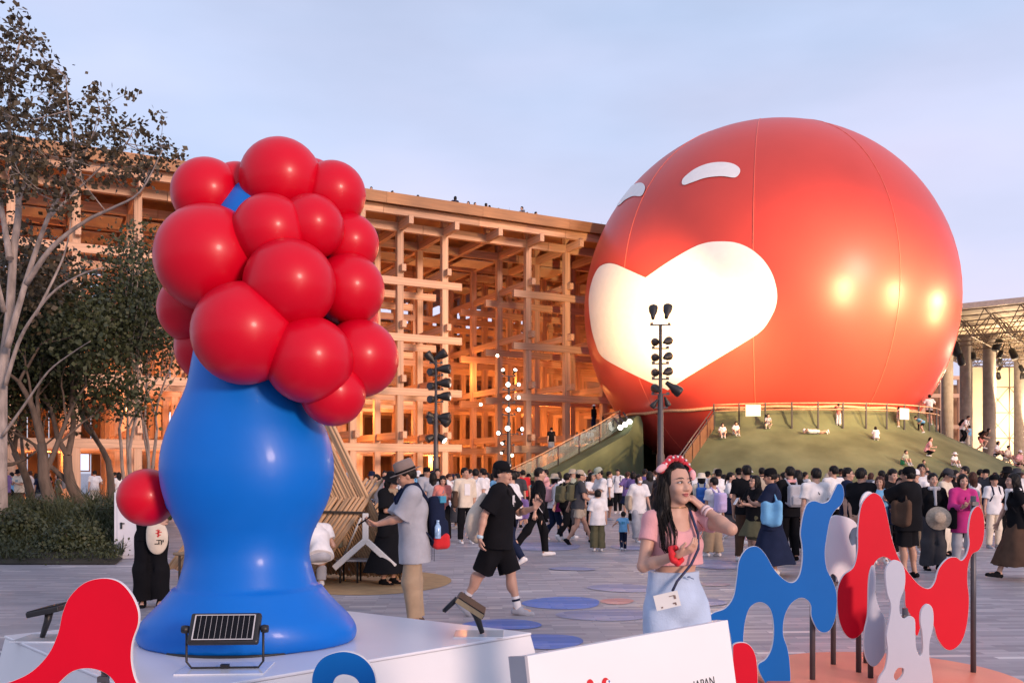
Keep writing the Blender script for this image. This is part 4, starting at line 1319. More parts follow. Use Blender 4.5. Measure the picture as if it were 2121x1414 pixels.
def print_disc(name, px, py, r, m, off):
    u, w = on_board(px, py)
    c = ex * u + down * w + nr * off
    vs = [c] + [c + (ex * math.cos(2 * math.pi * k / 32) + down * math.sin(2 * math.pi * k / 32)) * r for k in range(32)]
    return MB().add(vs, [(0, 1 + (k + 1) % 32, 1 + k) for k in range(32)]).build(name, m, sign)
ink = mat('ink_black', (.015, .015, .02), .5, .05)
e_red, e_blue, e_wh = mat('emblem_red', (.6, .01, .015), .5, .05), mat('emblem_blue', (.01, .12, .42), .5, .05), mat('emblem_white', (.75, .75, .76), .5, .03)
print_disc('emblem', 1222, 1416, .017, e_red, .0010)
print_disc('emblem', 1254, 1414, .019, e_red, .0014)
print_disc('emblem', 1258, 1412, .0085, e_wh, .0018)
print_disc('emblem', 1261, 1410, .004, e_blue, .0022)
fc = bpy.data.curves.new('lettering', 'FONT'); fc.body = "JAPAN"; fc.size = .047; fc.extrude = .0004; fc.align_x = 'LEFT'
u, w = on_board(1437, 1428)
fo = bpy.data.objects.new('tmp', fc); COL.objects.link(fo)
me = bpy.data.meshes.new_from_object(fo.evaluated_get(bpy.context.evaluated_depsgraph_get()))
bpy.data.objects.remove(fo, do_unlink=True)
fo = bpy.data.objects.new('lettering', me); link(fo, sign)
me.materials.clear(); me.materials.append(ink)
fo.matrix_local = Matrix.Translation(ex * u + down * w + nr * .0012) @ Matrix((ex, -down, nr)).transposed().to_4x4()
# ================================================================== PEOPLE
def v3(*a): return np.array(a, float)
def unit_(v): return v / (np.linalg.norm(v) + 1e-9)
def ik(a, t, l1, l2, pole):
    d = t - a; L = np.linalg.norm(d)
    if L > (l1 + l2) * .999:
        t = a + d / L * (l1 + l2) * .999; d = t - a; L = np.linalg.norm(d)
    x = (l1 * l1 - l2 * l2 + L * L) / (2 * L)
    h = math.sqrt(max(l1 * l1 - x * x, 0))
    u = d / L
    p = pole - u * (pole @ u); p = unit_(p)
    return a + u * x + p * h, t

def skeleton(P):
    """joints of a 1.70 m figure facing -Y; its left side is +X"""
    f = P.get('sex') == 'f'; kid = P.get('kid', False)
    hz = P.get('hz', .90); lean = R(P.get('lean', 0)); side = R(P.get('side', 0))
    up = unit_(v3(math.sin(side), -math.sin(lean), math.cos(lean)))
    tw = R(P.get('twist', 0))
    xs = unit_(v3(math.cos(tw), math.sin(tw), 0)); xs = unit_(xs - up * (xs @ up))
    J = dict(up=up, xs=xs, fwd=np.cross(up, xs) * -1)
    if J['fwd'][1] > 0 and abs(tw) < 1.2: J['fwd'] = -J['fwd']
    pel = v3(0, P.get('py', 0), hz); J['pel'] = pel
    J['chest'] = pel + up * .31
    J['neck'] = pel + up * .53
    sw = .155 if f else .18
    if kid: sw = .15
    for s, n in ((1, 'L'), (-1, 'R')):
        J['sh' + n] = pel + up * .475 + xs * s * sw
        J['hip' + n] = pel + v3(s * (.085 if not f else .088), 0, -.03)
    hy, hp = R(P.get('yaw', 0)), R(P.get('pitch', 0))
    Rz = Matrix.Rotation(hy, 3, 'Z'); Rx = Matrix.Rotation(hp, 3, 'X')
    bl = Matrix.Rotation(lean * P.get('headlean', .35), 3, 'X')
    H = np.array(bl @ Rz @ Rx); J['H'] = H
    hup = H @ v3(0, 0, 1)
    J['head'] = J['neck'] + unit_(up + hup) * .065 + hup * .085 + H @ v3(0, -.012, 0)
    al1, al2 = (.265, .235) if f else (.285, .25)
    for n, s in (('L', 1), ('R', -1)):
        t = np.array(P['h' + n], float)
        if P.get('rel', True): t = pel + xs * t[0] + v3(0, t[1], 0) + up * t[2] if not P.get('abs') else t
        pole = np.array(P.get('p' + n, (s * .5, 1.0, -.4)), float)
        J['el' + n], J['wr' + n] = ik(J['sh' + n], t, al1, al2, pole)
        an = np.array(P['f' + n], float)
        J['kn' + n], J['an' + n] = ik(J['hip' + n], an, .402, .392, np.array(P.get('k' + n, (s * .08, -1, .05)), float))
    return J

def head_field(F, J, P):
    H, c = J['H'], J['head']; h = lambda *p: c + H @ v3(*p)
    f = P.get('sex') == 'f'; g = P.get('hs', 1.0)
    q = lambda *p: c + H @ (v3(*p) * g)
    F.ell(q(0, .014, .028), v3(.074, .092, .088) * g, .01, M=H)
    F.ell(q(0, -.020, -.034), v3(.058 if f else .062, .070, .080) * g, .03, M=H)
    F.ell(q(0, -.060, -.096), v3(.024 if f else .029, .022, .018) * g, .03, M=H)
    for s in (1, -1):
        F.ell(q(s * .036, -.060, -.028), v3(.024, .022, .022) * g, .025, M=H)
        F.ell(q(s * .033, -.094, .008), v3(.017, .016, .011) * g, .012, M=H, op='s')
        F.ell(q(s * .073, .012, -.012), v3(.010, .020, .031) * g, .008, M=H)
    F.cone(q(0, -.084, .006), q(0, -.101, -.030), .0085 * g, .0125 * g, .014)
    for s in (1, -1):
        F.ell(q(s * .012, -.092, -.034), v3(.008, .010, .008) * g, .008, M=H)
    F.ell(q(0, -.083, -.058), v3(.020, .011, .0065) * g, .008, M=H)
    F.ell(q(0, -.080, -.069), v3(.017, .011, .0065) * g, .006, M=H)
    F.cone(J['neck'] - J['up'] * .05, q(0, .014, -.05), (.050 if f else .058), (.046 if f else .054), .025)

def hand(F, J, n, P):
    s = 1 if n == 'L' else -1
    w = J['wr' + n]; h = unit_(np.array(P['d' + n], float)) if ('d' + n) in P else unit_(w - J['el' + n])
    pn = np.array(P.get('m' + n, (-s, 0, 0)), float); pn = unit_(pn - h * (pn @ h))
    sd = np.cross(pn, h) * s          # towards the thumb
    if 't' + n in P:
        t = np.array(P['t' + n], float)
        if sd @ t < 0: sd = -sd
    g = .92 if P.get('sex') == 'f' else 1.0
    cu = P.get('curl', .5)
    kn = w + h * .085 * g
    for o in (-.026, 0, .024):
        F.cone(w + h * .012 + sd * o * .6, kn + sd * o * g, .0155 * g, .0135 * g, .014)
    for i, (o, L) in enumerate(((-.031, .058), (-.010, .070), (.011, .074), (.031, .066))):
        a = w + h * .082 * g + sd * o * g
        d1 = unit_(h * math.cos(cu) + pn * math.sin(cu) + sd * o * 2.2)
        d2 = unit_(h * math.cos(cu * 2.1) + pn * math.sin(cu * 2.1) + sd * o * 1.5)
        b = a + d1 * L * .55 * g
        F.cone(a, b, .0098 * g, .0088 * g, .005)
        F.cone(b, b + d2 * L * .5 * g, .0088 * g, .0072 * g, .004)
    a = w + h * .028 * g + sd * .022 * g
    b = a + unit_(h * .62 + sd * .72 + pn * .25) * .042 * g
    F.cone(a, b, .0135 * g, .0108 * g, .012)
    F.cone(b, b + unit_(h * .9 + sd * .25 + pn * .3) * .034 * g, .0105 * g, .0085 * g, .004)

def body_mesh(P, J, res):
    F = Field(res); f = P.get('sex') == 'f'; up, xs, fw = J['up'], J['xs'], J['fwd']
    pel, ch = J['pel'], J['chest']; fat = P.get('fat', 1.0)
    B = np.stack([xs, -fw, up], 1)
    F.ell(pel + up * .01, v3(.158 if not f else .165, .112, .12) * fat, .04, M=B)
    F.cone(pel + up * .02, ch, (.112 if not f else .105) * fat, (.122 if not f else .102) * fat, .05, sc=(1.15, .88, 1))
    F.ell(ch + up * .04, v3(.158 if not f else .138, .108 if not f else .098, .17) * fat, .05, M=B)
    if f:
        for s in (1, -1): F.ell(ch + up * .03 + xs * s * .062 + fw * .075, v3(.058, .052, .056), .035)
    for n in 'LR':
        F.cone(J['sh' + n], J['neck'] + (J['sh' + n] - J['neck']) * .15 + up * .005, .050 if not f else .043, .047 if not f else .040, .04)
        sh, el, wr = J['sh' + n], J['el' + n], J['wr' + n]
        k = 1.0 if not f else .86
        k *= P.get('limb', 1.0)
        F.cone(sh, el, .050 * k, .038 * k, .03)
        F.cone(el, el + (wr - el) * .35, .038 * k, .039 * k, .015)
        F.cone(el + (wr - el) * .3, wr, .039 * k, .025 * k, .015)
        hand(F, J, n, P)
        hp, kn, an = J['hip' + n], J['kn' + n], J['an' + n]
        k = P.get('limb', 1.0)
        F.cone(hp, kn, (.082 if not f else .080) * k, .054 * k, .04)
        F.cone(kn, an, .051 * k, .036 * k, .02)
        F.ell(kn + (an - kn) * .3 + v3(0, .022, 0), v3(.046, .05, .10) * k, .03)
        fd = np.array(P.get('t' + ('oeL' if n == 'L' else 'oeR'), (0, -1, -.12)), float); fd = unit_(fd)
        F.cone(an + v3(0, .02, -.02), an + fd * .13 + v3(0, 0, -.035), .036, .030, .02)
    head_field(F, J, P)
    return F.mesh('body')

def folds(amp, seed=0, fr=26.0):
    r = np.random.default_rng(seed)
    ks = [(unit_(r.normal(0, 1, 3)) * fr * r.uniform(.6, 1.4), r.uniform(0, 6.28)) for _ in range(4)]
    def f(D, X, Y, Z):
        w = 0
        for k, p in ks: w = w + np.sin(k[0] * X + k[1] * Y + k[2] * Z * .6 + p)
        return D + (amp * .5) * w
    return f

def top_mesh(P, J, res, sleeve=.62, hem=-.06, loose=.018, kind='tee', amp=.0075):
    F = Field(res); f = P.get('sex') == 'f'; up, xs, fw = J['up'], J['xs'], J['fwd']
    pel, ch = J['pel'], J['chest']; fat = P.get('fat', 1.0); L = loose
    B = np.stack([xs, -fw, up], 1)
    F.ell(ch + up * .04, v3(.158 if not f else .138, .108 if not f else .098, .17) * fat + L, .05, M=B)
    F.cone(ch, pel + up * (hem - .02), (.122 if not f else .104) * fat + L, (.130 if not f else .128) * fat + L * 1.5, .06, sc=(1.18, .9, 1))
    if f:
        for s in (1, -1): F.ell(ch + up * .03 + xs * s * .062 + fw * .075, v3(.058, .052, .056) + L * .6, .035)
    for n in 'LR':
        sh, el, wr = J['sh' + n], J['el' + n], J['wr' + n]
        k = (1.0 if not f else .86) * P.get('limb', 1.0)
        F.cone(sh, J['neck'] + (J['sh' + n] - J['neck']) * .2, .050 * k + L, .046 * k + L * .7, .04)
        if sleeve <= 0: continue
        if sleeve <= 1:
            e = sh + (el - sh) * sleeve
            F.cone(sh, e, .050 * k + L, .047 * k + L * 1.6, .03, caps=[(e, unit_(el - sh))] if sleeve < 1 else ())
        else:
            e = el + (wr - el) * (sleeve - 1)
            F.cone(sh, el, .050 * k + L, .042 * k + L, .03)
            F.cone(el, e, .041 * k + L, .030 * k + L, .02, caps=[(e, unit_(wr - el))])
    nk = J['neck'] + up * .045
    F.fn(folds(amp, int(abs(hem) * 1000) + len(kind)))
    rn = P.get('neckr', .068)
    c0, c1 = nk, nk + fw * .02
    F.ell(nk + fw * .015, v3(rn * 1.05, rn, .065), .01, op='s')
    if P.get('scoop'): F.ell(nk + fw * .10 - up * .075, v3(.085, .075, .085), .012, op='s')
    F.cut(pel + up * hem, -up)
    return F.mesh('shirt')

def bottom_mesh(P, J, res, kind='trousers', loose=.018, length=1.0, amp=.0075, waist=.09):
    F = Field(res); f = P.get('sex') == 'f'; up, xs, fw = J['up'], J['xs'], J['fwd']; pel = J['pel']; L = loose; fat = P.get('fat', 1.0)
    B = np.stack([xs, -fw, up], 1)
    F.ell(pel + up * .01, v3(.158 if not f else .165, .112, .13) * fat + L * .6, .04, M=B)
    if waist > .12:
        F.cone(pel, pel + up * (waist + .03), (.125 if f else .13) * fat + L * .5, (.112 if f else .125) * fat + L * .4, .04, sc=(1.16, .9, 1))
    if kind in ('trousers', 'shorts', 'wide'):
        for n in 'LR':
            hp, kn, an = J['hip' + n], J['kn' + n], J['an' + n]
            wd = L * (1.0 if kind != 'wide' else 1.7)
            k = P.get('limb', 1.0)
            if n == 'R' and kind != 'shorts' and P.get('hz', .9) > .7:
                crease = ((J['hipL'] + J['hipR']) / 2 + fw * .125 - up * .07, (J['knL'] + J['knR']) / 2 + fw * .085)
            if kind == 'shorts':
                e = hp + (kn - hp) * length
                F.cone(hp, e, .080 * k + wd * .8, .066 * k + wd * 1.7, .035, caps=[(e, unit_(kn - hp))])
            else:
                e = kn + (an - kn) * length
                F.cone(hp, kn, .080 * k + wd * .7, .056 * k + wd * (1.3 if kind != 'wide' else .95), .016)
                F.cone(kn, e, .056 * k + wd * 1.3, .044 * k + wd * (1.5 if kind == 'wide' else 1.1), .03, caps=[(e, unit_(an - kn))])
        if P.get('hz', .9) > .7 and kind != 'shorts':
            F.cone(crease[0], crease[1], .010, .040, .03, op='s')
    else:
        kl = (J['knL'] + J['knR']) / 2; al = (J['anL'] + J['anR']) / 2
        e = pel + (kl - pel) * min(length, 1) if length <= 1 else kl + (al - kl) * (length - 1)
        wk = .165 + (.13 * length)
        F.cone(pel, e, .125, wk, .05, sc=(1.15, .95, 1), caps=[(e, unit_(e - pel))])
        for n in 'LR':
            F.cone(J['hip' + n], J['hip' + n] + (J['kn' + n] - J['hip' + n]) * min(length, 1) * .98, .10, .085, .04)
            if length > 1:
                e2 = J['kn' + n] + (J['an' + n] - J['kn' + n]) * (length - 1)
                F.cone(J['kn' + n], e2, .085, .09, .05, caps=[(e2, unit_(J['an' + n] - J['kn' + n]))])
    F.fn(folds(amp, 5 + len(kind), 30))
    F.cut(pel + up * waist, up)
    return F.mesh('trousers')

def shoe_mesh(P, J, n, res):
    F = Field(res)
    an = J['an' + n]; fd = unit_(np.array(P.get('toe' + n, (0, -1, -.12)), float))
    dn = unit_(v3(0, 0, -1) - fd * (-fd[2])); 
    heel = an - fd * .035 + dn * .045
    ball = an + fd * .10 + dn * .050
    toe = an + fd * .165 + dn * .054
    F.cone(heel, ball, .038, .042, .02); F.cone(ball, toe, .042, .034, .02)
    F.cone(an + dn * .0, an + fd * .04 + dn * .035, .040, .042, .03)
    F.cut(an + dn * .078, dn)
    return F.mesh('shoe')

def sock_mesh(P, J, n, res, up=.13):
    F = Field(res); an, kn = J['an' + n], J['kn' + n]
    e = an + unit_(kn - an) * up
    F.cone(an - unit_(kn - an) * .03, e, .043, .044, .02, caps=[(e, unit_(kn - an))])
    return F.mesh('sock')

def hair_mesh(P, J, res, kind='short'):
    F = Field(res); H, c = J['H'], J['head']; q = lambda *p: c + H @ (v3(*p) * P.get('hs', 1.0)); g = P.get('hs', 1.0)
    F.ell(q(0, .022, .036), v3(.086, .098, .094) * g, .01, M=H)
    if kind in ('short', 'cap'):
        F.ell(q(0, .055, -.01), v3(.070, .058, .070) * g, .03, M=H)
    elif kind == 'bob':
        F.ell(q(0, .045, -.03), v3(.086, .070, .11) * g, .03, M=H)
        for s in (1, -1): F.cone(q(s * .072, .0, .0), q(s * .070, -.006, -.11), .026 * g, .02 * g, .03)
    elif kind == 'bun':
        F.ell(q(0, .055, -.01), v3(.070, .055, .06) * g, .03, M=H); F.ell(q(0, .125, .03), v3(.04, .04, .04) * g, .01, M=H)
    elif kind == 'tail':
        F.ell(q(0, .055, -.01), v3(.070, .055, .06) * g, .03, M=H); F.cone(q(0, .11, .03), q(0, .145, -.17), .03 * g, .015 * g, .02)
    elif kind == 'wave':
        F.ell(q(0, .050, -.03), v3(.088, .075, .115) * g, .03, M=H)
        for s, ln in ((1, .75), (-1, 1.0)):
            pr = [(s * .070, .022, .02), (s * .082, .030, -.10), (s * .105, .016 - .03 * (s < 0), -.19 * ln), (s * .095, .03 - .075 * (s < 0), -.28 * ln), (s * .115, .03 - .10 * (s < 0), -.36 * ln), (s * .10, .03 - .11 * (s < 0), -.44 * ln)]
            rr = [.03, .042, .046, .044, .040, .012]
            for a, b, r1, r2 in zip(pr[:-1], pr[1:], rr[:-1], rr[1:]): F.cone(q(*a), q(*b), r1 * g, r2 * g, .03)
        F.cone(q(0, .075, -.05), q(-.03, .095, -.34), .075 * g, .05 * g, .04, sc=(1.4, .7, 1))
    elif kind == 'long':
        F.ell(q(0, .045, -.03), v3(.086, .070, .11) * g, .03, M=H)
        for s in (1, -1):
            F.cone(q(s * .070, .015, .0), q(s * .074, .03, -.17), .030 * g, .034 * g, .03)
            F.cone(q(s * .074, .03, -.17), q(s * .07, .045, -.30), .034 * g, .018 * g, .03)
        F.cone(q(0, .075, -.05), q(0, .085, -.30), .06 * g, .04 * g, .04, sc=(1.3, .7, 1))
    Hi = H.T
    fz = P.get('fringe', .052) * g
    def face(D, X, Y, Z):
        x, y, z = X - c[0], Y - c[1], Z - c[2]
        ly = H[0, 1] * x + H[1, 1] * y + H[2, 1] * z
        lz = H[0, 2] * x + H[1, 2] * y + H[2, 2] * z
        lx = H[0, 0] * x + H[1, 0] * y + H[2, 0] * z
        cutf = np.maximum(ly + (.030 if kind not in ('long', 'wave') else .026) * g + np.abs(lx) * .12, lz - fz + np.abs(lx) * .25)
        D = np.maximum(D, -cutf)
        if kind in ('short', 'cap', 'bun', 'tail'):
            cutn = np.maximum(lz + .052 * g, ly - .2)
            if kind != 'tail': D = np.maximum(D, -cutn)
            side = np.maximum(np.maximum(ly - .012 * g, lz - .0 * g), -1)
            D = np.maximum(D, -side)
        return D + .0042 * (np.sin(70 * X + 25 * Z) * np.sin(64 * Y - 20 * Z)) + .0026 * np.sin(130 * X + 40 * Z) * np.sin(110 * Y + 1)
    F.fn(face)
    return F.mesh('hair')

def hat_mesh(P, J, kind):
    H, c = J['H'], J['head']; g = P.get('hs', 1.0)
    M = Matrix(H.tolist()); b = MB()
    def q(p): return Vector(c + H @ (v3(*p) * g))
    if kind == 'bucket':
        b.lathe([(.155, .012), (.150, .010), (.100, .055), (.094, .12), (.07, .142), (.0001, .148)], 28, q((0, .018, .0)), M @ Matrix.Diagonal((.95 * g, 1.08 * g, g)))
    elif kind == 'fedora':
        b.lathe([(.165, .045), (.160, .038), (.104, .046), (.103, .066), (.1035, .068), (.098, .155), (.075, .168), (.0001, .160)], 32, q((0, .015, .0)), M @ Matrix.Diagonal((.90 * g, 1.08 * g, g)))
    elif kind == 'sun':
        b.lathe([(.20, .02), (.19, .026), (.10, .05), (.094, .13), (.0001, .15)], 28, q((0, .018, .0)), M @ Matrix.Diagonal((.95 * g, 1.05 * g, g)))
    else:
        b.lathe([(.0925, .030), (.0945, .055), (.086, .10), (.055, .133), (.012, .142), (.0001, .142)], 28, q((0, .02, .0)), M @ Matrix.Diagonal((.94 * g, 1.10 * g, g)))
        vs, fs = [], []
        N = 10
        for i in range(N + 1):
            a = R(-62 + 124 * i / N)
            r1, r2 = .098, .098 + .078 * (math.cos(a * 1.25) ** .5 if math.cos(a * 1.25) > 0 else 0)
            for r_, dz in ((r1, .0), (r2, -.012)):
                for t in (0, -.004):
                    vs.append(q((r_ * math.sin(a) * .95, .02 - r_ * math.cos(a) * 1.06, .042 + dz - .016 * (math.sin(a) ** 2) + t)))
        for i in range(N):
            k = i * 4
            fs += [(k, k + 4, k + 6, k + 2), (k + 1, k + 3, k + 7, k + 5), (k + 2, k + 6, k + 7, k + 3)]
        b.add(vs, fs, True)
        if P.get('backcap'): pass
    return b.mesh('hat')

def face_parts(P, J):
    """eyes, brows and mouth as small solids on the head"""
    H, c = J['H'], J['head']; g = P.get('hs', 1.0); M = Matrix(H.tolist())
    q = lambda *p: Vector(c + H @ (v3(*p) * g))
    out = []
    for s in (1, -1):
        out.append(('eye', MB().ball(q(s * .033, -.0815, .006), Vector((.0145, .009, .0062)) * g, 10, M).mesh('eye'), 'eye'))
    b = MB()
    for s in (1, -1):
        b.tube([q(s * .017, -.0895, .027), q(s * .034, -.088, .033), q(s * .051, -.074, .027)], [.0028 * g, .0036 * g, .0018 * g], 5)
    out.append(('eyebrow', b.mesh('eyebrow'), 'brow'))
    m = MB().ball(q(0, -.0865, -.060), Vector((.021, .0075, .0046)) * g, 10, M).ball(q(0, -.0845, -.068), Vector((.017, .008, .0050)) * g, 10, M)
    out.append(('mouth', m.mesh('mouth'), 'lip'))
    return out

def backpack_mesh(P, J, res, big=1.0):
    F = Field(res); up, xs, fw = J['up'], J['xs'], J['fwd']
    B = np.stack([xs, -fw, up], 1)
    c = J['chest'] - fw * (.185 + .02 * big) - up * (.01 + .03 * big)
    F.rbox(c, v3(.135, .075, .20) * (.85 + .15 * big), .055, .01, M=B)
    F.rbox(c - fw * .065 - up * .08, v3(.10, .04, .085), .03, .015, M=B)
    for n, s in (('L', 1), ('R', -1)):
        sh = J['neck'] + (J['sh' + n] - J['neck']) * .56
        pts = [c + up * .17 + xs * s * .06 + fw * .05, sh + up * .072 - fw * .02, sh + fw * .075 + up * .02, sh + fw * .125 - up * .13, sh + fw * .06 - up * .30 + xs * s * .05, c - up * .15 + xs * s * .12 + fw * .03]
        for a, b in zip(pts[:-1], pts[1:]): F.cone(a, b, .019, .019, .01)
    return F.mesh('backpack')

def bag_mesh(P, J, res, n='L', kind='tote', drop=.25, size=(.05, .16, .19)):
    F = Field(res); s = 1 if n == 'L' else -1
    up, xs, fw = J['up'], J['xs'], J['fwd']
    if kind == 'shoulder':
        c = J['pel'] + xs * s * .24 + up * .10 + v3(0, .03, 0)
        F.rbox(c, v3(*size), min(size) * .98, .01); F.ell(c - v3(0, 0, size[2] * .35), v3(size[0] * 1.25, size[1] * 1.04, size[2] * .7), .03); F.fn(folds(.012, 3, 30))
        sh = J['sh' + n] + up * .06 - xs * s * .05
        for d in (-.07, .07): F.cone(c + v3(0, d, size[2] * .9), sh + v3(0, d * .3, 0), .008, .008, .005)
    elif kind == 'cross':
        c = J['pel'] + xs * s * .20 + up * .04 + fw * .05
        F.rbox(c, v3(*size), .03, .01)
        sh = J['neck'] - xs * s * .07 + up * .03
        m1, m2 = J['chest'] + fw * .145 + up * .06, J['chest'] - fw * .145 + up * .06
        for a, b in ((c + up * size[2], m1 - xs * -s * .0), (m1, sh), (sh, m2), (m2, c + up * size[2])): F.cone(a, b, .009, .009, .004)
    else:
        w = J['wr' + n] + v3(0, 0, -.07)
        c = w + v3(0, 0, -drop - size[2] * .4)
        F.rbox(c, v3(*size), .04, .01)
        for d in (-.05, .05): F.cone(c + v3(0, d * 1.2, size[2] * .9), w + v3(0, d * .4, -.02), .008, .008, .005)
    return F.mesh('bag')

SK = {}
def skinmat(k):
    c = [(.52, .30, .215), (.45, .245, .165), (.36, .19, .125)][k]
    return mat('skin_%s' % 'abc'[k], c, .5, .08, 9, bump=.05, bscale=120)
PAL = dict(white=(.72, .70, .70), black=(.007, .007, .009), navy=(.012, .018, .045), grey=(.17, .17, .19), lgrey=(.36, .37, .41), beige=(.43, .35, .26), cream=(.66, .57, .45), pink=(.66, .33, .34),
           magenta=(.50, .03, .20), ltblue=(.15, .38, .62), lilac=(.48, .40, .66), green=(.03, .26, .10), brown=(.085, .05, .034), olive=(.10, .095, .055), red=(.55, .02, .025), blue=(.02, .09, .34), denim=(.42, .52, .68),
           khaki=(.34, .25, .165), hair=(.0065, .0048, .0045), hairbr=(.055, .020, .012), dkgrey=(.055, .055, .062), hatbr=(.215, .165, .145), sage=(.33, .36, .28), teal=(.05, .25, .38), coral=(.66, .22, .18), purple=(.17, .11, .3))
def cloth(c):
    if c in ('hair', 'hairbr'):
        return mat('fabric_' + c, PAL[c], .5, .45, 40, stretch=(1, 1, .2), bump=.5, bscale=120, spec=.22)
    return mat('fabric_' + c, PAL[c], .9, .13, 7, bump=.25, bscale=90, sheen=.12 if max(PAL[c]) > .2 else 0.0, spec=.3 if max(PAL[c]) > .2 else .12)
eye_m = mat('eye_dark', (.012, .009, .008), .25, .1, 5)
brow_m = mat('brow_dark', (.02, .014, .012), .7, .1, 5)
lip_m = mat('lip', (.40, .12, .10), .45, .08, 5)
glass_m = mat('spectacle', (.03, .03, .03), .3)

POSES = {
 'stand': dict(hL=(.245, .0, -.09), hR=(-.245, .0, -.09), fL=(.10, .0, .08), fR=(-.10, .03, .08)),
 'stand2': dict(hL=(.22, -.06, -.05), hR=(-.25, .06, -.08), fL=(.13, -.05, .08), fR=(-.09, .05, .08), yaw=25, twist=6),
 'phone': dict(hL=(.05, -.30, .26), hR=(-.09, -.29, .22), fL=(.10, .0, .08), fR=(-.10, .04, .08), pitch=22, pL=(.7, .5, -1), pR=(-.7, .5, -1), dL=(-.3, -.6, .6), dR=(.3, -.7, .5), mL=(0, .3, .6), mR=(0, .3, .6)),
 'behind': dict(hL=(.06, .18, -.02), hR=(-.06, .19, .02), fL=(.11, .0, .08), fR=(-.11, .03, .08), pL=(1, .6, 0), pR=(-1, .6, 0), dL=(-1, .1, -.5), dR=(1, .1, -.5), mL=(0, 1, 0), mR=(0, 1, 0)),
 'strap': dict(hL=(.13, -.15, .33), hR=(-.25, .03, -.08), fL=(.10, -.03, .08), fR=(-.10, .04, .08), pL=(.8, .3, -1), yaw=-20, mL=(0, 1, 0)),
 'walk': dict(hL=(.25, .16, -.05), hR=(-.25, -.20, -.02), fL=(.08, -.30, .10), fR=(-.08, .33, .15), kR=(0, -1, -.4), toeL=(0, -1, .12), toeR=(0, -.8, -.75), lean=5, hz=.875),
 'walk2': dict(hL=(.25, -.16, -.03), hR=(-.25, .12, -.06), fL=(.08, .20, .13), fR=(-.08, -.16, .085), kL=(0, -1, -.3), toeL=(0, -.9, -.5), lean=4, hz=.885, yaw=15),
 'walkphone': dict(hL=(.05, -.30, .24), hR=(-.25, .12, -.06), fL=(.08, -.22, .09), fR=(-.08, .24, .13), kR=(0, -1, -.4), toeL=(0, -1, .05), toeR=(0, -.85, -.6), lean=5, hz=.88, pitch=20, pL=(.7, .5, -1), dL=(-.3, -.6, .6), mL=(0, .3, .6)),
 'photo': dict(hL=(.10, -.30, .60), hR=(-.10, -.30, .60), fL=(.10, .0, .08), fR=(-.10, .04, .08), pL=(1, -.2, -.8), pR=(-1, -.2, -.8), dL=(-.2, -.3, .9), dR=(.2, -.3, .9)),
 'chin': dict(hL=(.04, -.17, .50), hR=(-.08, -.22, .14), fL=(.10, .0, .08), fR=(-.10, .04, .08), pL=(1, -.3, -.8), pR=(-.8, .5, -1), dL=(-.4, .2, .8)),
 'crossed': dict(hL=(-.10, -.20, .20), hR=(.10, -.22, .16), fL=(.11, .0, .08), fR=(-.10, .03, .08), pL=(1, -.2, -.6), pR=(-1, -.2, -.6), dL=(-1, 0, .1), dR=(1, 0, .1), mL=(0, 1, 0), mR=(0, 1, 0)),
 'sit': dict(hz=.16, hL=(.20, -.28, .12), hR=(-.20, -.28, .12), fL=(.10, -.52, .02), fR=(-.11, -.50, .02), lean=14, kL=(.25, -.3, 1), kR=(-.25, -.3, 1), toeL=(0, -.95, -.2), toeR=(0, -.95, -.2)),
 'bench': dict(hz=.50, hL=(.14, -.36, .10), hR=(-.14, -.36, .10), fL=(.12, -.40, .08), fR=(-.12, -.36, .08), lean=32, kL=(.1, -1, .4), kR=(-.1, -1, .4), pitch=10),
 'squat': dict(hz=.30, hL=(.14, -.36, .22), hR=(-.14, -.36, .20), fL=(.12, -.08, .08), fR=(-.12, -.06, .08), lean=22, kL=(.3, -1, .5), kR=(-.3, -1, .5), headlean=.1),
 'bend': dict(hz=.80, hL=(.16, -.42, -.10), hR=(-.16, -.46, -.12), fL=(.12, .02, .08), fR=(-.12, .06, .08), lean=62, headlean=.5, rel=True),
 'climb': dict(hz=.72, hL=(.2, -.45, .10), hR=(-.2, -.40, .05), fL=(.1, -.20, .20), fR=(-.1, .18, .08), lean=50, headlean=.2, toeR=(0, -.9, -.5)),
 'rail': dict(hL=(.30, -.28, .42), hR=(-.30, -.28, .42), fL=(.10, .0, .08), fR=(-.10, .03, .08), pL=(.8, .3, -1), pR=(-.8, .3, -1), pitch=-5),
 'armup': dict(hL=(.12, -.26, .66), hR=(-.24, 0, -.08), fL=(.10, .0, .08), fR=(-.10, .04, .08), pL=(1, .3, -.4)),
}
MESH = {}
def cached(key, fn):
    if key not in MESH: MESH[key] = fn()
    return MESH[key]

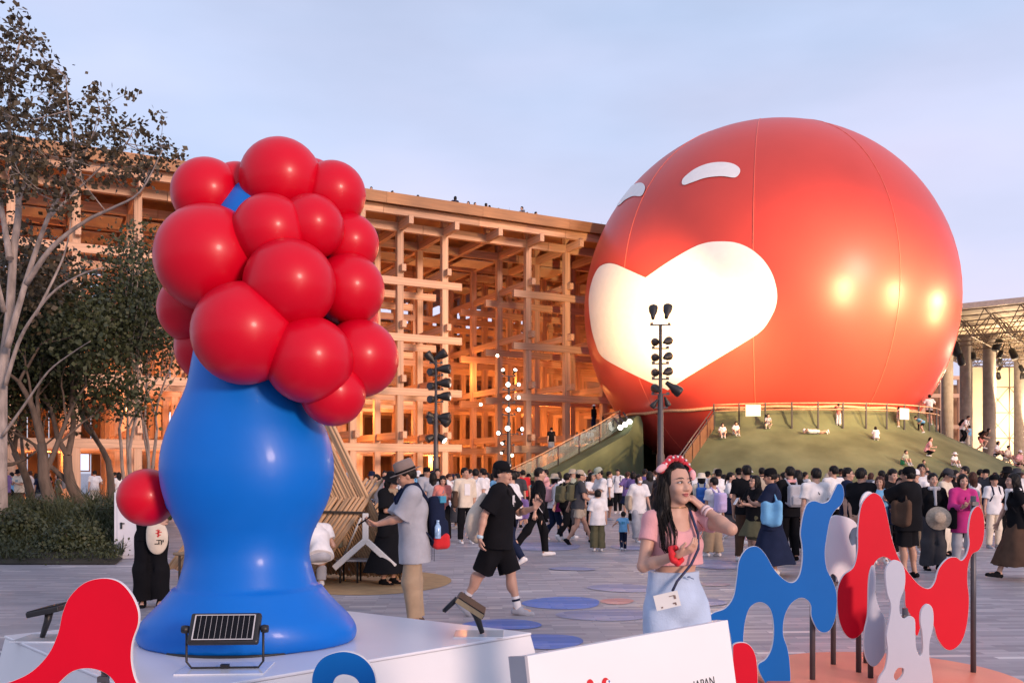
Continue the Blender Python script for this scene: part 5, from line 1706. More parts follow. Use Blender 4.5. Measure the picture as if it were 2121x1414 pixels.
PCOUNT = [0]
def person(px, Y, h, face, pose, sex, top, bottom, hair, label, res=None, z=0.0, skin=0, extra=(), group='people on the plaza', kid=False, flip=False, X=None, tilt=None, over=None, shoes='white', faceon=None, lip=None, objects_only=False):
    """top=(kind,colour) bottom=(kind,colour) hair=(kind,colour); face: 0 looks to the camera, 90 to the right of the picture"""
    PCOUNT[0] += 1
    pname = pose + ('_' + sex)
    P = dict(POSES[pose]); P['sex'] = sex
    key0 = (pose, sex, kid)
    if kid:
        P['hs'] = 1.28 if h < 1.0 else 1.16
        P['kid'] = True; key0 += (P['hs'],)
    if over:
        P.update(over); key0 += (repr(sorted(over.items(), key=str)),)
    if res is None:
        res = .0095 if Y < 17.5 else (.0125 if Y < 24 else .018)
    key0 += (res,)
    J = cached(('J',) + key0, lambda: skeleton(P))
    x = XG(px, Y) if X is None else X
    t = empty('person', (x, Y, z), label, 'person', group, R(face))
    s = h / 1.70
    t.scale = (-s if flip else s, s, s)
    if tilt: t.rotation_euler = (R(tilt[0]), R(tilt[1]), R(face))
    def part(name, key, fn, m):
        me = cached(key + key0, fn)
        o = bpy.data.objects.new(name, me); link(o, t)
        if not me.materials: me.materials.append(None)
        o.material_slots[0].link = 'OBJECT'; o.material_slots[0].material = m
        return o
    part('body', ('body',), lambda: body_mesh(P, J, res), skinmat(skin))
    hk, hc = hair
    if hk != 'none': part('hair', ('hair', hk), lambda: hair_mesh(P, J, min(res, .012), hk), cloth(hc))
    tk, tc = top
    TK = dict(tee=dict(sleeve=.66, hem=-.07, loose=.024), shirt=dict(sleeve=.8, hem=-.11, loose=.032, kind='shirt'), long=dict(sleeve=1.9, hem=-.08, loose=.022), big=dict(sleeve=.9, hem=-.17, loose=.042, kind='big', amp=.007),
              tank=dict(sleeve=0, hem=-.05, loose=.016), crop=dict(sleeve=.42, hem=.15, loose=.012), roll=dict(sleeve=1.35, hem=-.10, loose=.028, kind='roll'), cardigan=dict(sleeve=1.85, hem=-.22, loose=.032, kind='cardi', amp=.006),
              dress=dict(sleeve=.85, hem=-.05, loose=.035, kind='dress'))
    part('shirt', ('top', tk), lambda: top_mesh(P, J, res, **TK[tk]), cloth(tc))
    bk, bc = bottom
    BK = dict(trousers=dict(kind='trousers', loose=.018, length=.97), slim=dict(kind='trousers', loose=.010, length=.95), wide=dict(kind='wide', loose=.028, length=.96), shorts=dict(kind='shorts', loose=.026, length=.93), short2=dict(kind='shorts', loose=.022, length=.6),
              skirt=dict(kind='skirt', length=.85), longskirt=dict(kind='skirt', length=1.7), dress=dict(kind='skirt', length=1.45))
    part('skirt' if 'skirt' in bk or bk == 'dress' else bk if bk == 'shorts' else 'shorts' if bk == 'short2' else 'trousers', ('bot', bk), lambda: bottom_mesh(P, J, res, **BK[bk]), cloth(bc))
    for n in 'LR':
        part('shoe', ('shoe', n), lambda n=n: shoe_mesh(P, J, n, min(res, .012)), cloth(shoes) if shoes != 'skin' else skinmat(skin))
    fa = (face + P.get('yaw', 0) * (-1 if flip else 1)) % 360
    show = faceon if faceon is not None else (Y < 26 and (fa < 115 or fa > 245))
    if show:
        for (nm, me, mk) in cached(('face',) + key0, lambda: face_parts(P, J)):
            o = bpy.data.objects.new(nm, me); link(o, t)
            if not me.materials: me.materials.append({'eye': eye_m, 'brow': brow_m, 'lip': lip_m}[mk])
    for e in extra:
        k, c = e[0], e[1]
        if k == 'backpack': part('backpack', ('bp', e[2] if len(e) > 2 else 1.0), lambda: backpack_mesh(P, J, min(res, .013), e[2] if len(e) > 2 else 1.0), cloth(c))
        elif k in ('bucket', 'fedora', 'sun', 'cap'): part('hat', ('hat', k), lambda: hat_mesh(P, J, k), cloth(c))
        elif k in ('tote', 'shoulder', 'cross'):
            part('bag', ('bag', k) + tuple(e[2:]), lambda: bag_mesh(P, J, min(res, .012), e[2] if len(e) > 2 else 'L', k, *(e[3:])), cloth(c))
        elif k == 'phone':
            w = (J['wrL'] + J['wrR']) / 2 if pose in ('phone', 'photo') else J['wr' + (e[2] if len(e) > 2 else 'L')]
            hd = v3(0, -.10, .07) if pose != 'photo' else v3(0, -.06, .10)
            M = Matrix.Rotation(R(-35 if pose != 'photo' else 0), 3, 'X')
            o = MB().box(Vector(w + hd), (.075 if pose != 'photo' else .15, .009, .15 if pose != 'photo' else .075), M=M).build('phone', cloth(c), t)
            o['label'] = 'held phone'
        elif k == 'scarf':
            part('scarf', ('scarf',), lambda: Field(.01).cone(J['neck'] + J['fwd'] * .06 + J['xs'] * .07, J['neck'] - J['fwd'] * .06 + J['xs'] * .06, .032, .032, .03).cone(J['neck'] + J['fwd'] * .075 + J['xs'] * .07, J['neck'] + J['fwd'] * .075 - J['xs'] * .07, .032, .032, .03).cone(J['neck'] - J['fwd'] * .06 + J['xs'] * .06, J['neck'] - J['fwd'] * .06 - J['xs'] * .06, .032, .032, .03).cone(J['neck'] + J['fwd'] * .06 - J['xs'] * .07, J['neck'] - J['fwd'] * .06 - J['xs'] * .06, .032, .032, .03).cone(J['neck'] + J['fwd'] * .09, J['neck'] + J['fwd'] * .135 - J['up'] * .28, .03, .025, .03).mesh('scarf'), cloth(c))
        elif k == 'glasses':
            H, cc = J['H'], J['head']; q = lambda *p: Vector(cc + H @ (v3(*p) * P.get('hs', 1.0)))
            b = MB()
            for s_ in (1, -1):
                b.tube([q(s_ * (.034 + .022 * math.cos(a)), -.100, .006 + .018 * math.sin(a)) for a in [2 * math.pi * i / 12 for i in range(12)]], .0028, 4, closed=True)
                b.tube([q(s_ * .056, -.100, .008), q(s_ * .076, -.02, .006), q(s_ * .08, .02, .0)], .0025, 4)
            b.tube([q(.012, -.1, .008), q(-.012, -.1, .008)], .0025, 4)
            b.build('spectacles', glass_m, t)
        elif k == 'mask':
            H, cc = J['H'], J['head']
            part('mask', ('mask',), lambda: Field(.006).ell(cc + H @ v3(0, -.055, -.055), v3(.052, .052, .046), .01, M=H).mesh('mask'), cloth(c))
        elif k == 'band':
            w = J['wr' + e[2]]; d = unit_(w - J['el' + e[2]])
            b = MB(); M = Vector(d).to_track_quat('Z', 'Y').to_matrix()
            b.lathe([(.034, -.014), (.036, 0), (.034, .014)], 16, Vector(w - d * .02), M); b.build('wristband', cloth(c), t)
        elif k == 'print':
            # small flat print on the chest
            o_, fw, up, xs = J['chest'] + J['up'] * .06, J['fwd'], J['up'], J['xs']
            b = MB()
            for (dx, dz, w_, h_) in e[2]:
                cpt = Vector(o_ + fw * (e[3] if len(e) > 3 else .152) + xs * dx + up * dz)
                b.box(cpt, (w_, .004, h_))
            b.build('shirt_print', cloth(c), t)
    return t, J, P
# ================================================================== THE NEAREST PEOPLE
fab = cloth
# --- smiling woman
WO = dict(hL=(.140, -.060, .545), hR=(-.13, -.235, .30), fL=(.125, -.04, .08), fR=(-.125, .03, .08), pL=(.36, -.45, -1.0), pR=(-.6, .7, -1), dL=(-.55, .20, .55), mL=(-.5, .5, -.3), dR=(.55, -.55, .35), mR=(.2, .3, .9), yaw=6, pitch=-2, curl=.45, fringe=.088, neckr=.098, scoop=True)
def near_person(px, Y, h, face, over, sex, label, skin, res, top, bottom, hair, shoes):
    P = dict(over); P['sex'] = sex
    J = skeleton(P)
    t = empty('person', (XG(px, Y), Y, 0), label, 'person', 'people on the plaza', R(face))
    s = h / 1.70; t.scale = (s, s, s)
    def add(name, me, m):
        o = bpy.data.objects.new(name, me); link(o, t)
        if me.materials: me.materials[0] = m
        else: me.materials.append(m)
        return o
    add('body', body_mesh(P, J, res), skinmat(skin))
    add('hair', hair_mesh(P, J, .0065, hair[0]), cloth(hair[1]))
    add('shirt', top_mesh(P, J, res, **top[1]), cloth(top[0]))
    add('shorts' if bottom[1]['kind'] == 'shorts' else 'trousers', bottom_mesh(P, J, res, **bottom[1]), cloth(bottom[0]))
    for n in 'LR':
        add('shoe', shoe_mesh(P, J, n, .007), cloth(shoes))
    return t, J, P, add

lash = mat('lash_dark', (.010, .007, .006), .5, .1, 5)
ewhite = mat('eye_white', (.62, .57, .55), .2, .03, 5)
iris = mat('iris_brown', (.02, .010, .006), .08, .2, 30, coat=1.0)
def near_face(t, J, P, lipm, female=False):
    H, c = J['H'], J['head']; M = Matrix(H.tolist()); q = lambda *p: Vector(c + H @ v3(*p))
    for s in (1, -1):
        e = MB().ball(q(s * .0325, -.0775, .0065), Vector((.0150, .0115, .0068)), 16, M).build('eye', ewhite, t)
        MB().ball(q(s * .0325 + .0025, -.0868, .0068), Vector((.0058, .0032, .0060)), 14, M).build('iris', iris, e)
        MB().tube([q(s * .0165, -.0865, .0040), q(s * .024, -.0905, .0115), q(s * .034, -.0900, .0142), q(s * .044, -.084, .0110), q(s * .0515, -.0755, .0050)], [.0012, .0022, .0027, .0024, .0012], 6).build('eyelid', lash, e)
        MB().tube([q(s * .016, -.0925, .0275), q(s * .030, -.0925, .0330), q(s * .043, -.0855, .0325), q(s * .0545, -.0740, .0265)], [.0024, .0034, .0028, .0012], 6).build('eyebrow', brow_m, t)
    up_ = MB().tube([q(.0235, -.0835, -.0585), q(.012, -.0915, -.0570), q(.004, -.0945, -.0555), q(0, -.0940, -.0570), q(-.004, -.0945, -.0555), q(-.012, -.0915, -.0570), q(-.0235, -.0835, -.0585)], [.0012, .0034, .0040, .0036, .0040, .0034, .0012], 8)
    up_.tube([q(.020, -.0845, -.0620), q(.010, -.0915, -.0668), q(0, -.0930, -.0682), q(-.010, -.0915, -.0668), q(-.020, -.0845, -.0620)], [.0014, .0042, .0050, .0042, .0014], 8)
    up_.build('lips', lipm, t)
    MB().tube([q(.023, -.0850, -.0600), q(.010, -.0935, -.0612), q(0, -.0952, -.0616), q(-.010, -.0935, -.0612), q(-.023, -.0850, -.0600)], [.0008, .0013, .0014, .0013, .0008], 6).build('mouth', mat('mouth_dark', (.10, .02, .018), .6), t)

wt, WJ, WP, wadd = near_person(1399, 5.1, 1.655, 21, WO, 'f', 'smiling woman in pink crop top and pale blue trousers wearing a red headband', 0, .0055,
    ('pink', dict(sleeve=.45, hem=.225, loose=.010, kind='crop', amp=.0025)), ('denim', dict(kind='wide', loose=.026, length=.95, waist=.185, amp=.009)), ('wave', 'hair'), 'white')
near_face(wt, WJ, WP, mat('lip_rose', (.50, .14, .13), .35, .06, 5), True)
H, hc_ = WJ['H'], WJ['head']
_g = np.random.default_rng(3); st = MB()
for k in range(150):
    s = 1 if k % 3 == 0 else -1; ln = .75 if s > 0 else 1.0
    base = [(s * .045, -.02, .10), (s * .074, .012, .05), (s * .086, .028, -.08), (s * .108, .016 - .03 * (s < 0), -.19 * ln), (s * .098, .03 - .08 * (s < 0), -.28 * ln), (s * .118, .03 - .105 * (s < 0), -.36 * ln), (s * .10, .03 - .115 * (s < 0), (-.37 - .05 * _g.random()) * ln)]
    a_ = _g.uniform(0, 6.28); rr_ = _g.uniform(.7, 1.08)
    P_ = []
    for i_, b_ in enumerate(base):
        w_ = (.012, .024, .040, .046, .045, .042, .03)[i_] * rr_
        P_.append(Vector(hc_ + H @ (v3(*b_) + v3(math.cos(a_), math.sin(a_), .1) * w_ + _g.normal(0, .004, 3))))
    P_ = [(P_[i_] * (1 - t_) + P_[i_ + 1] * t_) for i_ in range(6) for t_ in (0, .5)] + [P_[-1]]
    st.tube(P_, [.0028 * (1 - .6 * i_ / 12) for i_ in range(13)], 4, caps=False)
o = st.build('hair_strands', cloth('hair'), wt); o['kind'] = 'stuff'
q = lambda *p: Vector(hc_ + H @ v3(*p))
MH = Matrix(H.tolist())
hb = MB()
for k in range(9):
    a = R(-70 + 17.5 * k)
    hb.ball(q(.098 * math.sin(a), .004 + .006 * math.cos(k * 2), .042 + .104 * math.cos(a)), .0205 + .003 * (k % 2), 14)
hbo = hb.build('headband', mat('headband_red', (.52, .012, .03), .7, .2, 20, sheen=.3), wt)
wb = MB()
for k in range(7):
    a = R(-52 + 17.5 * k)
    wb.ball(q(.102 * math.sin(a), -.018, .045 + .110 * math.cos(a)), .0072, 10)
wb.build('bead', mat('bead_white', (.75, .70, .70), .4), hbo)
pk = mat('plush_pink', (.72, .38, .40), .8, .08, 20, sheen=.4)
MB().ball(q(-.105, -.006, .090), Vector((.040, .022, .020)), 16, MH @ Matrix.Rotation(R(-28), 3, 'Y')).ball(q(.100, -.02, .050), Vector((.022, .02, .032)), 16, MH).build('plush_tip', pk, hbo)
# choker, lanyard, card, wrist items
J = WJ
MB().tube([Vector(J['neck'] + J['up'] * .018 + (J['xs'] * math.cos(a) + J['fwd'] * math.sin(a)) * .056 + J['fwd'] * .008) for a in [2 * math.pi * i / 20 for i in range(20)]], .0022, 5, closed=True).build('necklace', mat('gold', (.5, .3, .12), .3, .1, 5, metal=1), wt)
lan = mat('lanyard', (.55, .55, .60), .7, .95, 55, col2=(.02, .03, .12), detail=1)
ch, fw, xs, up = J['chest'], J['fwd'], J['xs'], J['up']
pts = [J['neck'] + xs * .062 - fw * .03 + up * .02, J['neck'] + xs * .072 + fw * .035 + up * .005, ch + xs * .060 + fw * .142 + up * .09, ch + xs * .045 + fw * .168 + up * .01, ch + xs * .01 + fw * .150 - up * .075, ch - xs * .08 + fw * .15 - up * .165, ch - xs * .115 + fw * .16 - up * .215]
MB().tube(pts, .0085, 6).build('lanyard', lan, wt)
ccard = Vector(ch - xs * .155 + fw * .17 - up * .265)
Mc = Matrix.Rotation(R(-26), 3, 'Z') @ Matrix.Rotation(R(-14), 3, 'Y')
cd = MB().box(ccard, (.135, .004, .085), M=Mc).build('card', mat('card_white', (.72, .71, .68), .4, .05, 6), wt)
for (dx, dz, w_, h_) in ((.035, -.022, .016, .008), (.042, -.027, .008, .014), (-.035, -.030, .010, .008), (.03, .02, .03, .004), (.045, .01, .012, .02)):
    MB().box(ccard + Mc @ Vector((dx, -.0035, dz)), (w_, .002, h_), M=Mc).build('card_print', mat('print_brown', (.20, .14, .12), .6), cd)
w = J['wrR']; d = unit_(w - J['elR']); Mw = Vector(d).to_track_quat('Z', 'Y').to_matrix()
sc_ = MB()
sc_.tube([Vector(w) + Mw @ Vector((.042 * math.cos(a), .042 * math.sin(a), -.01 + .006 * math.sin(5 * a))) for a in [2 * math.pi * i / 24 for i in range(24)]], [.017 + .004 * math.sin(7 * 2 * math.pi * i / 24) for i in range(24)], 8, closed=True)
sc_.build('scrunchie', mat('scrunchie_red', (.62, .012, .02), .7, .2, 30), wt)
w = J['wrL']; d = unit_(w - J['elL']); Mw = Vector(d).to_track_quat('Z', 'Y').to_matrix()
for k, off in enumerate((-.028, -.052)):
    MB().lathe([(.031, -.009), (.0335, 0), (.031, .009)], 20, Vector(w + d * off), Mw).build('bracelet', mat('bracelet_pink', (.66, .50, .50), .5, .06, 8), wt)
MB().tube([ch + xs * .10 + fw * .02 + up * .20, ch + xs * .115 + fw * .112 + up * .12, ch + xs * .075 + fw * .142 + up * .065], .0025, 5).build('drawstring', mat('string_rust', (.36, .10, .08), .7), wt)
bn = Vector(J['pel'] + fw * .142 + up * .165)
MB().ball(bn, (.012, .004, .006), 8).tube([bn, bn + Vector((.03, -.002, -.012))], .003, 5).build('waist_tie', mat('tie_blue', (.12, .17, .28), .7), wt)

# --- man in the felt hat
HO = dict(hL=(.03, -.37, .17), hR=(-.06, -.38, .16), fL=(.10, .0, .08), fR=(-.10, .05, .08), pitch=20, pL=(.5, .6, -1), pR=(-.5, .6, -1), dL=(-.35, -.85, .15), dR=(.35, -.9, .12), mL=(-.2, .1, .9), mR=(.2, .1, .9), lean=3, fringe=.05, curl=.6)
ht, HJ, HP, hadd = near_person(857, 9.6, 1.70, 283, HO, 'm', 'man in grey felt hat and grey shirt reading his phone with navy backpack', 1, .0075,
    ('lgrey', dict(sleeve=.92, hem=-.235, loose=.040, kind='big', amp=.007)), ('khaki', dict(kind='trousers', loose=.030, length=.98, amp=.008)), ('short', 'hair'), 'brown')
hadd('hat', hat_mesh(HP, HJ, 'fedora'), cloth('hatbr'))
H, c_ = HJ['H'], HJ['head']
MB().lathe([(.1052, .048), (.1056, .068)], 32, Vector(c_ + H @ v3(0, .015, 0)), Matrix(H.tolist()) @ Matrix.Diagonal((.91, 1.09, 1))).build('hat_ribbon', fab('black'), ht)
near_face(ht, HJ, HP, mat('lip_m', (.36, .15, .11), .5))
J = HJ; up, xs, fw = J['up'], J['xs'], J['fwd']; Bm = np.stack([xs, -fw, up], 1)
bc = J['chest'] - fw * .245 - up * .14
Fb = Field(.009)
Fb.rbox(bc, v3(.145, .085, .27), .075, .02, M=Bm); Fb.rbox(bc - fw * .07 - up * .10, v3(.115, .05, .13), .045, .02, M=Bm)
bpk = hadd('backpack', Fb.fn(folds(.006, 3, 22)).mesh('backpack'), fab('navy'))
Fb = Field(.009); Fb.rbox(bc - fw * .03 - up * .195, v3(.150, .092, .085), .05, .02, M=Bm)
ro = bpy.data.objects.new('red_pocket', Fb.mesh('pocket')); ro.data.materials[0] = fab('red'); link(ro, bpk)
for s in (1, -1):
    n = 'L' if s > 0 else 'R'
    sh = J['neck'] + (J['sh' + n] - J['neck']) * .58
    MB().tube([bc + up * .22 + xs * s * .06 + fw * .08, sh + up * .085 - fw * .05, sh + up * .070 + fw * .05, sh + fw * .155 - up * .06, sh + fw * .14 - up * .22 + xs * s * .02, bc - up * .10 + xs * s * .13 + fw * .12, bc - up * .22 + xs * s * .12 + fw * .03], [.02, .026, .027, .026, .014, .010, .010], 8).build('strap', fab('navy'), bpk)
    MB().box(bc - up * .33 + xs * s * .08 + fw * .05, (.014, .004, .14)).build('webbing', fab('black'), bpk)
bt = MB().lathe([(.030, -.09), (.033, -.08), (.033, .03), (.018, .06), (.015, .08), (.017, .082), (.017, .10), (.0001, .10)], 16, Vector(bc + xs * .165 - up * .07 + fw * .01))
bto = bt.build('water_bottle', mat('bottle_blue', (.30, .48, .70), .1, .35, 25, coat=.5), bpk)
MB().box(bc + up * .24 - fw * .05 - xs * .0 + xs * .10, (.10, .07, .07), R(20)).build('pouch', fab('teal'), bpk)
w = (J['wrL'] + J['wrR']) / 2
MB().box(Vector(w + v3(0, -.13, .04)), (.075, .012, .15), M=Matrix.Rotation(R(-55), 3, 'X')).build('phone', fab('black'), ht)

# --- man in the black cap, walking
CO = dict(hL=(.10, -.37, .30), hR=(-.275, .14, -.015), fL=(.09, -.20, .075), fR=(-.09, .37, .15), kR=(0, -1, -.3), toeL=(0, -1, -.10), toeR=(0, -.80, -.70), lean=4, hz=.88, pL=(.8, .5, -1), dL=(-.2, -.5, .8), dR=(.0, -.12, -1), mR=(.5, -.7, 0), curl=.45, yaw=-14, fat=1.08, limb=1.04)
ct, CJ, CP, cadd = near_person(1032, 10.3, 1.74, 78, CO, 'm', 'man in black cap and black outfit walking right with cream tote and white trainers', 0, .0075,
    ('black', dict(sleeve=.80, hem=-.14, loose=.034, kind='tee', amp=.006)), ('black', dict(kind='shorts', loose=.034, length=1.0, amp=.006)), ('cap', 'hair'), 'lgrey')
cadd('hat', hat_mesh(CP, CJ, 'cap'), cloth('black'))
near_face(ct, CJ, CP, MATS['lip_m'])
for n in 'LR':
    cadd('sock', sock_mesh(CP, CJ, n, .007), cloth('white'))
    an, kn = CJ['an' + n], CJ['kn' + n]; d = unit_(kn - an)
    MB().lathe([(.0465, -.012), (.047, .012)], 16, Vector(an + d * .085), Vector(d).to_track_quat('Z', 'Y').to_matrix()).build('sock_stripe', fab('navy'), ct)
J = CJ; up, xs, fw = J['up'], J['xs'], J['fwd']
Ft = Field(.009)
tc_ = J['pel'] - fw * .24 + up * .20 - xs * .06
Ft.ell(tc_ - up * .10, v3(.13, .115, .20), .05); Ft.cone(tc_, tc_ + up * .22 + fw * .07, .10, .03, .06)
tb_ = cadd('tote_bag', Ft.fn(folds(.010, 9, 24)).mesh('tote_bag'), fab('cream'))
MB().tube([tc_ + up * .2 + fw * .05, J['shL'] + up * .07 - xs * .03, J['shL'] + fw * .08 - xs * .02 + up * .02], .012, 6).build('tote_strap', fab('cream'), tb_)
MB().tube([J['shR'] + up * .078 - fw * .03 + xs * .05, J['shR'] + fw * .10 + up * .03 + xs * .05, J['chest'] + fw * .155 + xs * .0, J['pel'] + fw * .15 + up * .1 + xs * .16], .016, 6).build('bag_strap', fab('black'), ct)
w = J['wrR']; d = unit_(w - J['elR'])
MB().lathe([(.034, -.018), (.0365, 0), (.034, .018)], 18, Vector(w - d * .015), Vector(d).to_track_quat('Z', 'Y').to_matrix()).build('wristband', mat('band_blue', (.45, .60, .68), .4, .1, 20), ct)
b = MB()
o_ = J['chest'] + up * .09 + fw * .152
for (dx, dz, w_, h_) in ((-.055, 0, .014, .10), (-.035, .045, .04, .014), (-.018, .02, .014, .05), (-.035, -.01, .03, .012), (.02, -.02, .03, .02), (-.03, -.055, .02, .03)):
    b.box(Vector(o_ + xs * dx + up * dz), (w_, .012, h_))
b.build('shirt_print', fab('white'), ct)
MB().ball(Vector(J['head'] + J['H'] @ v3(0, -.088, .088)), (.018, .006, .014), 10).build('cap_badge', fab('white'), ct)
MB().box(Vector(J['wrL'] + v3(0, -.07, .10)), (.075, .01, .15), M=Matrix.Rotation(R(-25), 3, 'X')).build('phone', fab('black'), ct)

# --- person behind the red ball
bt_, BJ, BP = person(313, 11.0, 1.62, 15, 'crossed', 'f', ('tee', 'black'), ('wide', 'black'), ('long', 'hair'), 'woman in black with folded arms and a printed cream bag beside the sculpture', res=.0085, group='people on the plaza', shoes='black')
Fb = Field(.009); cb_ = BJ['pel'] + v3(.09, -.20, -.02)
Fb.ell(cb_, v3(.13, .06, .21), .02); Fb.cone(cb_ + v3(-.02, 0, .1), cb_ + v3(-.02, .03, .2), .10, .09, .03, sc=(1, .4, 1))
bo = bpy.data.objects.new('bag', Fb.fn(folds(.006, 4)).mesh('bag')); bo.data.materials[0] = fab('cream'); link(bo, bt_)
b1_, b2_ = MB(), MB()
for k, (dx, dz) in enumerate(((0, .09), (.02, .07), (-.01, .055), (.015, .035), (.0, .02))): b1_.box(Vector(cb_ + v3(.02 + dx, -.062, dz)), (.05 - .006 * k, .006, .010), R(0)); b1_.box(Vector(cb_ + v3(.02 + dx * .5, -.062, dz)), (.009, .006, .03))
for (dx, dz, w_, h_) in ((0, -.03, .06, .01), (0, -.05, .01, .05), (.03, -.06, .01, .05), (-.02, -.075, .06, .01), (.05, -.04, .01, .03)): b2_.box(Vector(cb_ + v3(.03 + dx, -.062, dz)), (w_, .006, h_))
b1_.build('bag_print', fab('red'), bo); b2_.build('bag_lettering', fab('black'), bo)

# ================================================================== SEATED PAIR ON THE BAMBOO BENCH
person(660, 12.6, 1.68, 205, 'bench', 'm', ('tee', 'white'), ('trousers', 'lgrey'), ('short', 'hair'), 'man in white shirt hunched on the bamboo bench with a black strap', extra=(('cross', 'black', 'L', (.03, .09, .07)),), faceon=False, over=dict(lean=46), res=.009)
person(683, 13.6, 1.70, 150, 'bench', 'm', ('shirt', 'sage'), ('trousers', 'khaki'), ('cap', 'hair'), 'man in dark brown cap and sage shirt seated on the bamboo bench', extra=(('cap', 'brown'),), faceon=False, over=dict(lean=10), res=.009, z=.12)

